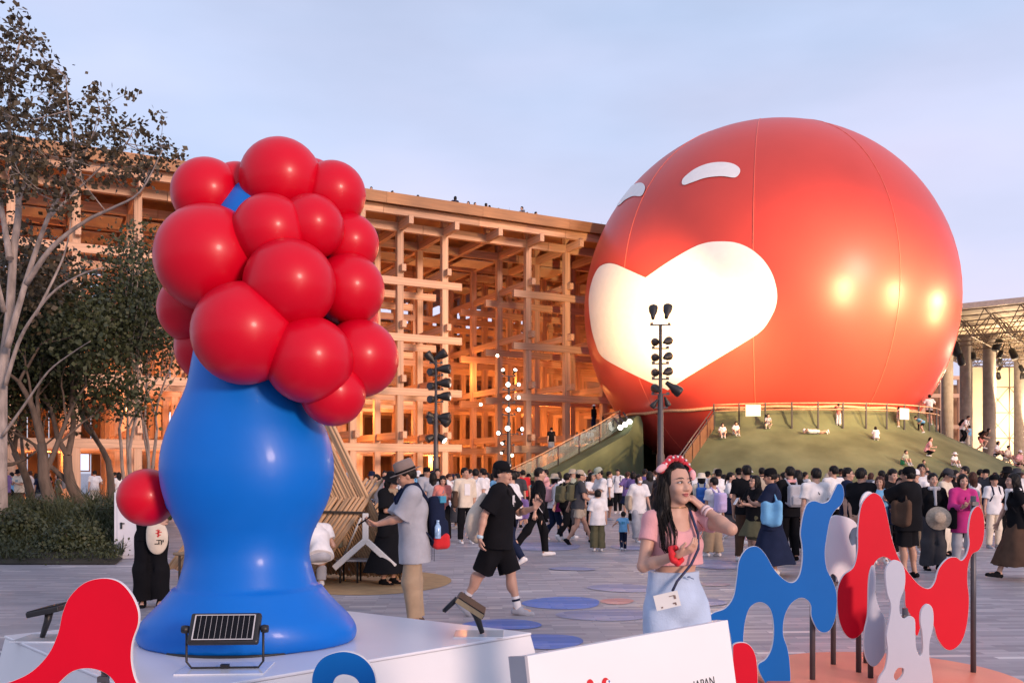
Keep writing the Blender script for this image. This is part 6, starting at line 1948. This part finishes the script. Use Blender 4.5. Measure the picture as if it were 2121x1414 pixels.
# ================================================================== THE CROWD
# px, depth, height, facing, pose, sex, top, bottom, hair, label, options
W_ = 'white'
CROWD = [
 (806, 13.2, 1.60, 62, 'phone', 'f', ('big', 'black'), ('longskirt', 'black'), ('bob', 'hair'), 'woman in black bucket hat and black dress holding a phone before the bamboo poles', dict(extra=(('bucket', 'black'), ('phone', 'white'), ('scarf', 'khaki')), shoes='black')),
 (916, 21.3, 1.57, 12, 'walkphone', 'f', ('long', 'coral'), ('wide', 'black'), ('bob', 'hair'), 'woman in coral knit top with wide black trousers walking towards the camera', dict(extra=(('cross', 'teal', 'R', (.04, .09, .07)),))),
 (963, 21.0, 1.72, 18, 'stand2', 'm', ('roll', 'cream'), ('trousers', 'black'), ('short', 'hair'), 'man in loose cream shirt over white tee and black trousers with shoulder bag', dict(extra=(('shoulder', 'brown', 'R'), ('print', 'white', ((0, -.06, .13, .26),), .158)))),
 (1112, 17.6, 1.73, 92, 'walk', 'm', ('tee', 'black'), ('trousers', 'black'), ('short', 'hair'), 'man in black polo and black trousers striding right in pale trainers', dict(extra=(('phone', 'white', 'R'),), over=dict(hR=(-.25, .05, -.06), fL=(.08, -.16, .08), fR=(-.08, .42, .17)))),
 (1146, 22.0, 1.58, 118, 'walk2', 'f', ('long', 'white'), ('trousers', 'navy'), ('bob', 'hair'), 'woman in beige bucket hat and white blouse with a pink backpack', dict(extra=(('bucket', 'beige'), ('backpack', 'pink', .8), ('cross', 'magenta', 'R', (.04, .09, .07))))),
 (1172, 21.6, 1.62, 130, 'walk', 'm', ('tee', 'black'), ('trousers', 'black'), ('short', 'hair'), 'person in black carrying a black and lime green backpack', dict(extra=(('backpack', 'olive', 1.2),))),
 (1197, 20.5, 1.68, 100, 'walk', 'm', ('tee', 'dkgrey'), ('short2', 'beige'), ('cap', 'hair'), 'man in beige cap and slate tee striding right in beige shorts', dict(extra=(('cap', 'beige'), ('backpack', 'olive', .7)), shoes='black', over=dict(hR=(-.2, -.3, .1), fL=(.08, -.34, .09), fR=(-.08, .26, .12)))),
 (1244, 21.0, 1.72, 285, 'phone', 'm', ('tee', 'white'), ('trousers', 'navy'), ('cap', 'hair'), 'man in green cap and white tee bending his head over a phone', dict(extra=(('cap', 'sage'), ('phone', 'white')))),
 (1226, 22.5, 1.62, 40, 'stand', 'f', ('tee', 'white'), ('trousers', 'black'), ('bob', 'hair'), 'woman in white printed tee half hidden behind the man in green cap', dict(extra=(('print', 'dkgrey', ((0, 0, .08, .10),)),))),
 (1238, 18.8, 1.24, 182, 'stand', 'm', ('big', 'white'), ('wide', 'olive'), ('short', 'hair'), 'boy in oversized white tee and brown trousers seen from behind', dict(kid=True)),
 (1291, 18.9, .80, 176, 'walk2', 'm', ('tee', 'ltblue'), ('trousers', 'navy'), ('short', 'hair'), 'toddler in light blue tee walking away with an arm held out', dict(kid=True, over=dict(hL=(.42, .0, .22), hR=(-.24, .05, -.05)), extra=(('print', 'teal', ((-.05, -.04, .02, .12), (0, -.04, .02, .12), (.05, -.04, .05, .12)), -.150),))),
 (1322, 21.4, 1.58, 10, 'walk2', 'f', ('big', 'white'), ('wide', 'lgrey'), ('bob', 'hair'), 'woman in white with face mask carrying a large beige bag', dict(extra=(('mask', 'white'), ('shoulder', 'beige', 'R', (.09, .18, .16))))),
 (1280, 36.5, 1.74, 345, 'stand', 'm', ('shirt', 'white'), ('trousers', 'black'), ('short', 'hair'), 'tall man in white tee with dark straps standing before the dark turf wall', dict(extra=(('backpack', 'navy', .7), ('tote', 'cream', 'L')))),
 (1345, 24.0, 1.64, 200, 'stand', 'f', ('big', 'dkgrey'), ('longskirt', 'dkgrey'), ('long', 'hair'), 'woman with long dark hair and slate dress carrying a blue bag', dict(extra=(('shoulder', 'teal', 'R', (.05, .14, .15)),))),
 (1368, 26.0, 1.62, 350, 'chin', 'f', ('tee', 'cream'), ('skirt', 'white'), ('bob', 'hairbr'), 'woman in cream top right of the slate dress woman', {}),
 (1453, 21.0, 1.58, 170, 'stand', 'f', ('shirt', 'cream'), ('skirt', 'cream'), ('bob', 'hair'), 'woman in pale bucket hat and cream clothes behind the smiling woman', dict(extra=(('bucket', 'cream'), ('backpack', 'blue', 1.0)))),
 (1478, 17.6, 1.52, 205, 'stand2', 'f', ('tee', 'white'), ('wide', 'khaki'), ('short', 'hair'), 'child with a big lilac backpack seen from behind', dict(extra=(('backpack', 'lilac', 1.35),))),
 (1509, 20.3, 1.64, 62, 'walk', 'f', ('tee', 'white'), ('skirt', 'dkgrey'), ('tail', 'hair'), 'woman in white tee and grey skirt striding right with one arm back', dict(extra=(('cross', 'navy', 'R', (.03, .06, .05)), ('print', 'navy', ((.05, .02, .03, .02),), .165)))),
 (1546, 16.6, 1.74, 170, 'stand2', 'm', ('tee', 'black'), ('trousers', 'brown'), ('short', 'hair'), 'man in black tee with white collar showing, back turned', {}),
 (1562, 16.0, 1.56, 292, 'phone', 'f', ('tee', 'black'), ('skirt', 'olive'), ('bob', 'hair'), 'woman with spectacles and bob looking up while holding white papers', dict(extra=(('glasses', 'black'), ('phone', 'white')), over=dict(pitch=-8))),
 (1598, 14.3, 1.66, 248, 'phone', 'f', ('big', 'navy'), ('longskirt', 'navy'), ('short', 'hair'), 'woman in black cap and long navy dress with a shiny blue tote', dict(extra=(('cap', 'black'), ('shoulder', 'ltblue', 'L', (.05, .13, .24))), over=dict(pitch=8))),
 (1636, 16.8, 1.72, 190, 'stand', 'm', ('shirt', 'black'), ('trousers', 'black'), ('short', 'hair'), 'man in black with a grey drawstring backpack and pink scarf', dict(extra=(('backpack', 'lgrey', 1.0), ('scarf', 'pink')), shoes='black')),
 (1652, 18.5, 1.66, 185, 'stand', 'f', ('shirt', 'black'), ('trousers', 'black'), ('long', 'hair'), 'long haired person in black behind the grey drawstring backpack', {}),
 (1690, 15.2, 1.68, 184, 'stand', 'm', ('tee', 'white'), ('trousers', 'dkgrey'), ('short', 'hair'), 'boyish man in white tee with black strap across the back by blue panel', dict(extra=(('cross', 'black', 'R', (.04, .09, .07)),))),
 (1726, 19.0, 1.75, 196, 'stand2', 'm', ('tee', 'white'), ('trousers', 'black'), ('short', 'hair'), 'taller man in white tee behind the tip of the blue panel', dict(extra=(('cross', 'navy', 'L', (.04, .09, .07)),))),
 (1756, 17.2, 1.70, 60, 'stand', 'm', ('shirt', 'navy'), ('trousers', 'navy'), ('short', 'hair'), 'man with spectacles in dark navy shirt turned to the stout man', dict(extra=(('glasses', 'black'),))),
 (1784, 14.6, 1.68, 128, 'behind', 'm', ('tee', 'black'), ('wide', 'lgrey'), ('short', 'hair'), 'stout man in black tee holding his hands behind his back', dict(over=dict(fat=1.22))),
 (1826, 22.0, 1.66, 175, 'stand', 'm', ('tank', 'white'), ('trousers', 'black'), ('short', 'hair'), 'far person in white with black vest above the red panel', {}),
 (1822, 16.4, 1.54, 350, 'strap', 'f', ('tee', 'ltblue'), ('shorts', 'navy'), ('bob', 'hairbr'), 'woman with auburn bob and light blue tee beside the red hump', dict(extra=(('cross', 'navy', 'L', (.04, .09, .07)),))),
 (1846, 17.6, 1.68, 20, 'stand', 'm', ('tee', 'black'), ('trousers', 'black'), ('short', 'hair'), 'man in black looking down behind the woman in light blue tee', dict(over=dict(pitch=15))),
 (1882, 14.0, 1.68, 215, 'chin', 'm', ('big', 'black'), ('shorts', 'black'), ('cap', 'hair'), 'broad man in black cap raising an arm before his face', dict(extra=(('cap', 'black'), ('shoulder', 'brown', 'L', (.07, .19, .19)), ('print', 'white', ((.02, .0, .09, .10),), -.160)), over=dict(fat=1.15), shoes='black')),
 (1896, 18.6, 1.66, 330, 'stand', 'm', ('tee', 'white'), ('trousers', 'khaki'), ('cap', 'hair'), 'person in white cap and white tee behind the broad man', dict(extra=(('cap', 'white'),))),
 (1908, 20.5, 1.80, 345, 'stand', 'm', ('tee', 'white'), ('trousers', 'grey'), ('short', 'hair'), 'tall tanned man in white tee looking over the crowd', dict(skin=2)),
 (1932, 15.1, 1.60, 355, 'stand', 'f', ('long', 'black'), ('wide', 'dkgrey'), ('short', 'hair'), 'smiling woman in black jumper and grey scarf carrying a straw sun hat', dict(extra=(('scarf', 'lgrey'),), shoes='black', over=dict(hL=(.22, -.22, .06)))),
 (1958, 17.8, 1.68, 42, 'phone', 'f', ('tee', 'cream'), ('wide', 'cream'), ('tail', 'hair'), 'young woman in cream top and cream trousers looking at her phone', dict(extra=(('phone', 'black'), ('cross', 'pink', 'L', (.05, .10, .07)), ('cap', 'dkgrey')), shoes='black')),
 (1978, 19.0, 1.66, 38, 'stand', 'f', ('tank', 'black'), ('skirt', 'white'), ('bob', 'hair'), 'young woman in black camisole over white beside the phone girl', {}),
 (1998, 21.5, 1.76, 270, 'chin', 'm', ('tee', 'black'), ('trousers', 'black'), ('short', 'hair'), 'tall man in black turned left above the pink cardigan', {}),
 (1994, 14.9, 1.58, 352, 'phone', 'f', ('cardigan', 'magenta'), ('trousers', 'lgrey'), ('bob', 'hair'), 'woman in bright magenta cardigan and pale trousers with black shoulder strap', dict(extra=(('cross', 'black', 'R', (.05, .10, .09)),), over=dict(pitch=4))),
 (2014, 20.0, 1.62, 190, 'stand', 'f', ('tank', 'white'), ('skirt', 'cream'), ('long', 'hairbr'), 'woman with long brown hair and white top seen from behind', {}),
 (2042, 26.5, 1.70, 285, 'stand', 'm', ('big', 'dkgrey'), ('shorts', 'black'), ('cap', 'hair'), 'man in black cap and dark grey tee with shorts facing left', dict(extra=(('cap', 'black'),), shoes='black', res=.0125)),
 (2061, 29.0, 1.62, 330, 'stand', 'f', ('tee', 'white'), ('trousers', 'cream'), ('short', 'hair'), 'small far person in white right of the man in black cap', {}),
 (2086, 20.0, 1.72, 165, 'stand', 'm', ('big', 'black'), ('trousers', 'black'), ('bob', 'hair'), 'person in black bucket hat and black tee with back turned', dict(extra=(('bucket', 'black'),))),
 (2106, 23.0, 1.70, 170, 'stand', 'm', ('shirt', 'white'), ('trousers', 'khaki'), ('short', 'hair'), 'person in grey sun hat and white shirt at the right edge', dict(extra=(('sun', 'dkgrey'),))),
 (2106, 13.8, 1.62, 262, 'walk', 'f', ('tee', 'black'), ('longskirt', 'brown'), ('bob', 'hair'), 'woman in black tee and long brown skirt walking left at right edge', dict(extra=(('backpack', 'black', 1.3), ('scarf', 'white')), shoes='black')),
 (2068, 23.5, 1.60, 300, 'walkphone', 'f', ('tee', 'olive'), ('trousers', 'dkgrey'), ('tail', 'hair'), 'woman in olive tee and charcoal trousers left of the bucket hat person', {}),
 (838, 20.5, 1.64, 60, 'phone', 'f', ('tee', 'white'), ('skirt', 'navy'), ('long', 'hair'), 'woman in white patterned tee just behind the black bucket hat woman', dict(extra=(('phone', 'white'), ('cross', 'purple', 'R', (.04, .09, .07))))),
 (884, 24.0, 1.74, 40, 'stand', 'm', ('shirt', 'lgrey'), ('trousers', 'black'), ('cap', 'hair'), 'man in black cap and grey shirt behind the felt hat man', dict(extra=(('cap', 'black'),))),
 (897, 23.0, 1.62, 185, 'stand', 'f', ('tee', 'lgrey'), ('longskirt', 'grey'), ('long', 'hair'), 'woman with long dark hair seen from behind right of the backpack', {}),
 (906, 26.0, 1.72, 10, 'stand', 'm', ('tee', 'black'), ('trousers', 'black'), ('short', 'hair'), 'man in black tee under the unlit mast', {}),
 (985, 22.5, 1.70, 160, 'stand2', 'm', ('tee', 'white'), ('wide', 'white'), ('short', 'hair'), 'person in white tee and loose white trousers behind the cream shirt man', dict(extra=(('backpack', 'white', .8),))),
 (1000, 23.5, 1.72, 240, 'armup', 'm', ('tee', 'white'), ('trousers', 'navy'), ('short', 'hair'), 'man in white tee raising an arm left of the black cap man', {}),
 (1064, 16.0, 1.66, 250, 'walk2', 'm', ('tee', 'white'), ('trousers', 'navy'), ('short', 'hair'), 'man in white tee passing left behind the black cap man', dict(extra=(('shoulder', 'purple', 'R'),))),
 (1083, 30.0, 1.70, 200, 'stand', 'm', ('tee', 'red'), ('trousers', 'black'), ('short', 'hair'), 'person in red tee at the left foot of the mound', {}),
 (1530, 24.5, 1.72, 190, 'stand', 'm', ('tee', 'black'), ('trousers', 'black'), ('cap', 'hair'), 'man in black cap and black tee against the green slope', dict(extra=(('cap', 'black'),))),
 (1578, 24.0, 1.74, 180, 'stand', 'm', ('tee', 'beige'), ('trousers', 'dkgrey'), ('short', 'hair'), 'man in beige tee behind the black cap woman', {}),
 (1500, 25.5, 1.56, 60, 'stand', 'f', ('tee', 'black'), ('trousers', 'black'), ('long', 'hair'), 'dark haired woman in black left of the striding woman', {}),
]
for (px, Y, h, fc_, pose, sex, top, bot, hair, lab, opt) in CROWD:
    person(px, Y, h, fc_, pose, sex, top, bot, hair, lab, skin=opt.pop('skin', PCOUNT[0] % 2), **opt)
# straw sun hat held by the smiling woman in the jumper
hm = MB().lathe([(.19, .0), (.185, .012), (.10, .035), (.095, .11), (.07, .135), (.0001, .14)], 28, (0, 0, 0))
so = hm.build('straw_hat', mat('straw', (.45, .36, .27), .85, .2, 30, bump=.3, bscale=80)); so.location = PX(1944, 1073, 14.6); so.rotation_euler = (R(78), R(14), R(-18))
tag(so, 'straw sun hat held at the side of the woman in black jumper', 'hat')

# ---------------------------------------------------------------- far crowd
rf = random.Random(23)
USED = set()
def landmark(px):
    for lim, s in ((90, 'by the left picture edge'), (300, 'beyond the planted bed'), (800, 'right of the bamboo shelter'), (900, 'behind the felt hat man'), (1000, 'below the unlit mast'), (1110, 'below the glowing mast'), (1240, 'before the left turf wall'), (1360, 'at the mound entrance'),
                   (1560, 'below the mound handrail'), (1760, 'before the middle green slope'), (1900, 'below the sliding children'), (2200, 'at the right foot of the mound')):
        if px < lim: return s
TOPS = ['white', 'white', 'white', 'white', 'black', 'black', 'black', 'black', 'black', 'dkgrey', 'navy', 'grey', 'beige', 'cream', 'ltblue', 'pink', 'lgrey', 'olive', 'dkgrey', 'sage', 'coral', 'purple']
BOTS = ['black', 'black', 'navy', 'khaki', 'grey', 'cream', 'dkgrey', 'denim', 'brown']
NAMES = dict(white='white', black='black', navy='navy', grey='grey', beige='beige', cream='cream', ltblue='light blue', pink='pink', lgrey='pale grey', olive='olive', dkgrey='charcoal', sage='sage', coral='coral', purple='purple', khaki='khaki', denim='pale denim', brown='brown')
def filler(px, Y):
    for _ in range(60):
        sex = rf.choice('mf'); tc, bc = rf.choice(TOPS if Y > 23.5 else ('black', 'navy', 'dkgrey', 'white')), rf.choice(BOTS)
        tk = rf.choice(('tee', 'tee', 'shirt', 'big')); bk = rf.choice(('trousers', 'wide', 'shorts')) if sex == 'm' else rf.choice(('trousers', 'wide', 'longskirt', 'skirt'))
        hk = 'short' if sex == 'm' else rf.choice(('bob', 'long', 'tail'))
        hat = rf.choice(('', '', '', 'cap', 'bucket'))
        bn = {'trousers': 'trousers', 'wide': 'loose trousers', 'shorts': 'shorts', 'longskirt': 'long skirt', 'skirt': 'skirt'}[bk]
        who = 'man' if sex == 'm' else 'woman'
        lab = f"{who} in {NAMES[tc]} top and {NAMES[bc]} {bn}{' with ' + hat + (' hat' if hat == 'bucket' else '') if hat else ''} {landmark(px)}"
        if len(lab.split()) > 16: continue
        if lab not in USED: break
    USED.add(lab)
    ex = []
    if hat: ex.append((hat, rf.choice(('black', 'beige', 'navy', 'white'))))
    if rf.random() < .3: ex.append(('backpack', rf.choice(('black', 'navy', 'olive', 'grey')), .9))
    if rf.random() < .35: ex.append(('print', rf.choice(('dkgrey', 'white', 'coral', 'teal')), ((0, 0, .12, .03), (0, -.05, .09, .05))))
    pose = rf.choice(('stand', 'stand2', 'phone', 'walk', 'walk2', 'stand', 'photo' if rf.random() < .4 else 'strap'))
    face = rf.choice((0, 40, 90, 135, 180, 225, 270, 320)) + rf.uniform(-20, 20)
    h = rf.uniform(1.64, 1.76) if sex == 'm' else rf.uniform(1.54, 1.66)
    person(px, Y, h, face, pose, sex, (tk, tc), (bk, bc), (hk, rf.choice(('hair', 'hair', 'hair', 'hairbr'))), lab, skin=rf.choice((0, 0, 1)), extra=tuple(ex), flip=rf.random() < .5, shoes=rf.choice(('white', 'black', 'lgrey')), res=.018, faceon=False)
for px, Y in ((772, 27), (783, 24), (796, 31), (815, 26), (829, 33), (846, 28), (866, 31), (875, 27.5), (893, 34), (928, 29), (938, 35), (947, 26.5), (974, 32), (1010, 36), (1022, 28), (1036, 33), (1046, 26), (1072, 27), (1078, 35), (1095, 32),
              (1130, 30), (1158, 33), (1186, 27), (1208, 30), (1222, 34), (1262, 31), (1300, 33), (1312, 29), (1335, 31), (1358, 33), (1384, 30), (1436, 28), (1466, 29), (1484, 27), (1517, 31), (1552, 33), (1610, 28), (1668, 30), (1712, 29), (1742, 31), (1802, 28), (1868, 27), (1922, 29), (1968, 26), (2028, 27), (2074, 31), (2096, 28), (2116, 26),
              (1490, 22.5), (1628, 22), (1842, 20.5), (2058, 19.5)):
    filler(px, Y)
for px, Y in ((12, 36), (24, 40), (40, 37), (62, 39), (84, 38), (100, 41), (122, 40), (196, 41), (236, 39), (246, 37), (8, 43), (75, 44)):
    filler(px, Y)

# ---------------------------------------------------------------- on the mound
MG = 'people on the green mound'
def mp_(px, py): return on_mound(px, py)
def onm(px, py, h, face, pose, sex, top, bot, hair, lab, kid=True, dz=0.0, dx=0.0, **kw):
    p = mp_(px, py)
    person(px, p.y, h, face, pose, sex, top, bot, hair, lab, z=p.z + dz, X=p.x, kid=kid, group=MG, res=.0135, **kw)
onm(1496, 905, 1.25, 355, 'sit', 'm', ('tee', 'white'), ('short2', 'khaki'), ('short', 'hair'), 'boy in white tee with black strap sitting at the left of the slope', extra=(('cross', 'black', 'L', (.03, .05, .04)),))
onm(1523, 901, 1.20, 5, 'sit', 'm', ('tee', 'white'), ('short2', 'white'), ('short', 'hair'), 'boy in white tee and white shorts sitting second from left on slope', skin=1)
onm(1589, 887, 1.15, 0, 'squat', 'f', ('tee', 'lgrey'), ('trousers', 'cream'), ('bob', 'hair'), 'girl in patterned top crouching just below the left notice board')
onm(1737, 881, 1.12, 150, 'armup', 'f', ('tee', 'coral'), ('wide', 'white'), ('tail', 'hair'), 'girl in coral top and white trousers standing at the railing')
onm(1815, 912, 1.10, 172, 'squat', 'f', ('big', 'white'), ('short2', 'white'), ('bob', 'hair'), 'small child in white crouching with back turned in mid slope')
onm(1861, 884, 1.05, 240, 'stand', 'f', ('big', 'white'), ('shorts', 'cream'), ('bob', 'hair'), 'small child in white dress standing under the right notice board')
onm(1912, 896, 1.15, 265, 'bend', 'm', ('tee', 'ltblue'), ('short2', 'black'), ('short', 'hair'), 'boy in light blue tee bending over near the right posts')
onm(1919, 944, 1.45, 60, 'squat', 'f', ('tee', 'pink'), ('trousers', 'black'), ('tail', 'hair'), 'woman in pale pink tee and black trousers crouching on the slope', kid=False)
onm(1873, 962, 1.20, 20, 'sit', 'm', ('tee', 'sage'), ('trousers', 'lgrey'), ('short', 'hair'), 'boy in pale tee with green shirt tied on sitting low on slope', extra=(('cross', 'green', 'R', (.04, .08, .09)),))
onm(1911, 980, 1.10, 10, 'sit', 'm', ('tee', 'olive'), ('short2', 'khaki'), ('short', 'hair'), 'child in olive tee squatting low just above the crowd')
onm(1975, 965, 1.15, 15, 'sit', 'm', ('tee', 'white'), ('trousers', 'white'), ('short', 'hair'), 'child in white with pale sun hat sitting above the crowd', extra=(('sun', 'white'),))
onm(1925, 880, 1.66, 182, 'rail', 'm', ('tee', 'white'), ('short2', 'black'), ('short', 'hair'), 'young man in white tee and black shorts leaning on the rim railing', kid=False)
onm(1993, 893, 1.66, 40, 'bend', 'm', ('tee', 'white'), ('trousers', 'black'), ('cap', 'hair'), 'man with black backpack stooping over a child on the rim', kid=False, extra=(('backpack', 'black', 1.1),), over=dict(lean=34))
onm(2008, 903, 1.10, 200, 'stand', 'm', ('tee', 'ltblue'), ('wide', 'cream'), ('short', 'hair'), 'child in pale blue tee beside the stooping man')
onm(2030, 905, 1.55, 60, 'climb', 'f', ('tee', 'brown'), ('short2', 'coral'), ('bob', 'hair'), 'woman in brown top and coral shorts climbing down on hands', kid=False, extra=(('backpack', 'black', 1.0),))
onm(2062, 938, 1.60, 40, 'sit', 'f', ('tee', 'white'), ('trousers', 'black'), ('bob', 'hair'), 'woman in white tee reclining on the right end of the slope', kid=False)
onm(2084, 944, 1.60, 35, 'sit', 'm', ('shirt', 'cream'), ('trousers', 'cream'), ('short', 'hair'), 'person in cream clothes sitting on the right end of slope', kid=False)
onm(2108, 945, 1.62, 30, 'sit', 'm', ('tee', 'pink'), ('trousers', 'black'), ('short', 'hair'), 'person in pink tee and cap sitting at the far right slope', kid=False, extra=(('cap', 'white'),))
# child sliding on the belly
p = mp_(1690, 899)
_P = dict(hL=(.30, -.1, .80), hR=(-.30, -.1, .80), abs=True, fL=(.16, .05, .08), fR=(-.14, .05, .08), pitch=-35)
tt = person(1690, p.y, 1.25, 0, 'stand', 'm', ('tee', 'white'), ('short2', 'white'), ('cap', 'hair'), 'child in white cap sliding on the belly down the green slope', z=p.z, X=p.x + .62, kid=True, group=MG, res=.0135, over=dict(hL=(.25, -.12, .78), hR=(-.22, -.15, .72), fL=(.16, .02, .10), fR=(-.12, .02, .10), pitch=-30, pL=(1, .3, 0), pR=(-1, .3, 0)), extra=(('cap', 'white'),), faceon=False)[0]
tt.matrix_world = Matrix.Translation((p.x + .60, p.y - .05, p.z + .13)) @ Matrix(((0, 0, -1), (-.95, .31, 0), (.31, .95, 0))).to_4x4() @ Matrix.Scale(1.25 / 1.7, 4)
# left slope
def onl(px, py, Y, *a, **k):
    q_ = PX(px, py, Y)
    person(px, Y, *a, z=q_.z, X=q_.x, group=MG, res=.0135, **k)
onl(1142, 943, 55.5, 1.70, 200, 'stand', 'm', ('tee', 'black'), ('shorts', 'lgrey'), ('short', 'hair'), 'man in black tee and checked shorts standing on the left ramp', faceon=False)
onl(1193, 922, 55.5, 1.45, 30, 'sit', 'f', ('tee', 'white'), ('skirt', 'cream'), ('short', 'hair'), 'girl in white dress sitting behind the glass balustrade', faceon=False)
onl(1206, 920, 55.0, 1.60, 60, 'sit', 'm', ('big', 'cream'), ('trousers', 'cream'), ('short', 'hair'), 'person in cream clothes huddled behind the glass balustrade', faceon=False)
onl(1224, 918, 54.5, 1.60, 320, 'sit', 'm', ('tee', 'white'), ('trousers', 'black'), ('short', 'hair'), 'boy in white printed tee sitting lowest behind the glass', faceon=False, extra=(('backpack', 'black', 1.0),))
onl(1230, 893, 56.5, 1.64, 230, 'stand', 'f', ('long', 'black'), ('trousers', 'navy'), ('long', 'hair'), 'woman with white cap and dark clothes atop the left ramp', faceon=False, extra=(('cap', 'white'),))

# ---------------------------------------------------------------- on the roof
ORD = ('first', 'second', 'third', 'fourth', 'fifth', 'sixth', 'seventh', 'eighth', 'ninth', 'tenth', 'eleventh', 'twelfth', 'thirteenth')
for k, px in enumerate((769, 813, 866, 943, 951, 970, 984, 1007, 1014, 1032, 1081, 1092, 1110, 288, 338, 370, 388, 413, 437)):
    c = (px - CX) / FPX
    w = 1.8 + .3 * math.sin(k * 1.7)
    a0 = RW(0, w, 0)
    s = (c * a0.y - a0.x) / (.884 - c * .468)
    q_ = RW(s, w, RTOP + .32)
    tc = ('black', 'white', 'grey', 'navy')[k % 4]
    person(px, q_.y, 1.62 + .12 * math.sin(k * 2.7), (k * 67) % 360, 'photo' if px in (943, 370) else 'stand', 'mf'[k % 2], ('tee', tc), ('trousers', 'black'), ('short' if k % 2 == 0 else 'bob', 'hair'),
           ('%s head along the hall roof edge counting from the red balls' if k < 13 else '%s head on the roof edge above the trees counting from the left') % ORD[k if k < 13 else k - 13], z=q_.z, X=q_.x, group='people along the roof edge', res=.03, faceon=False)
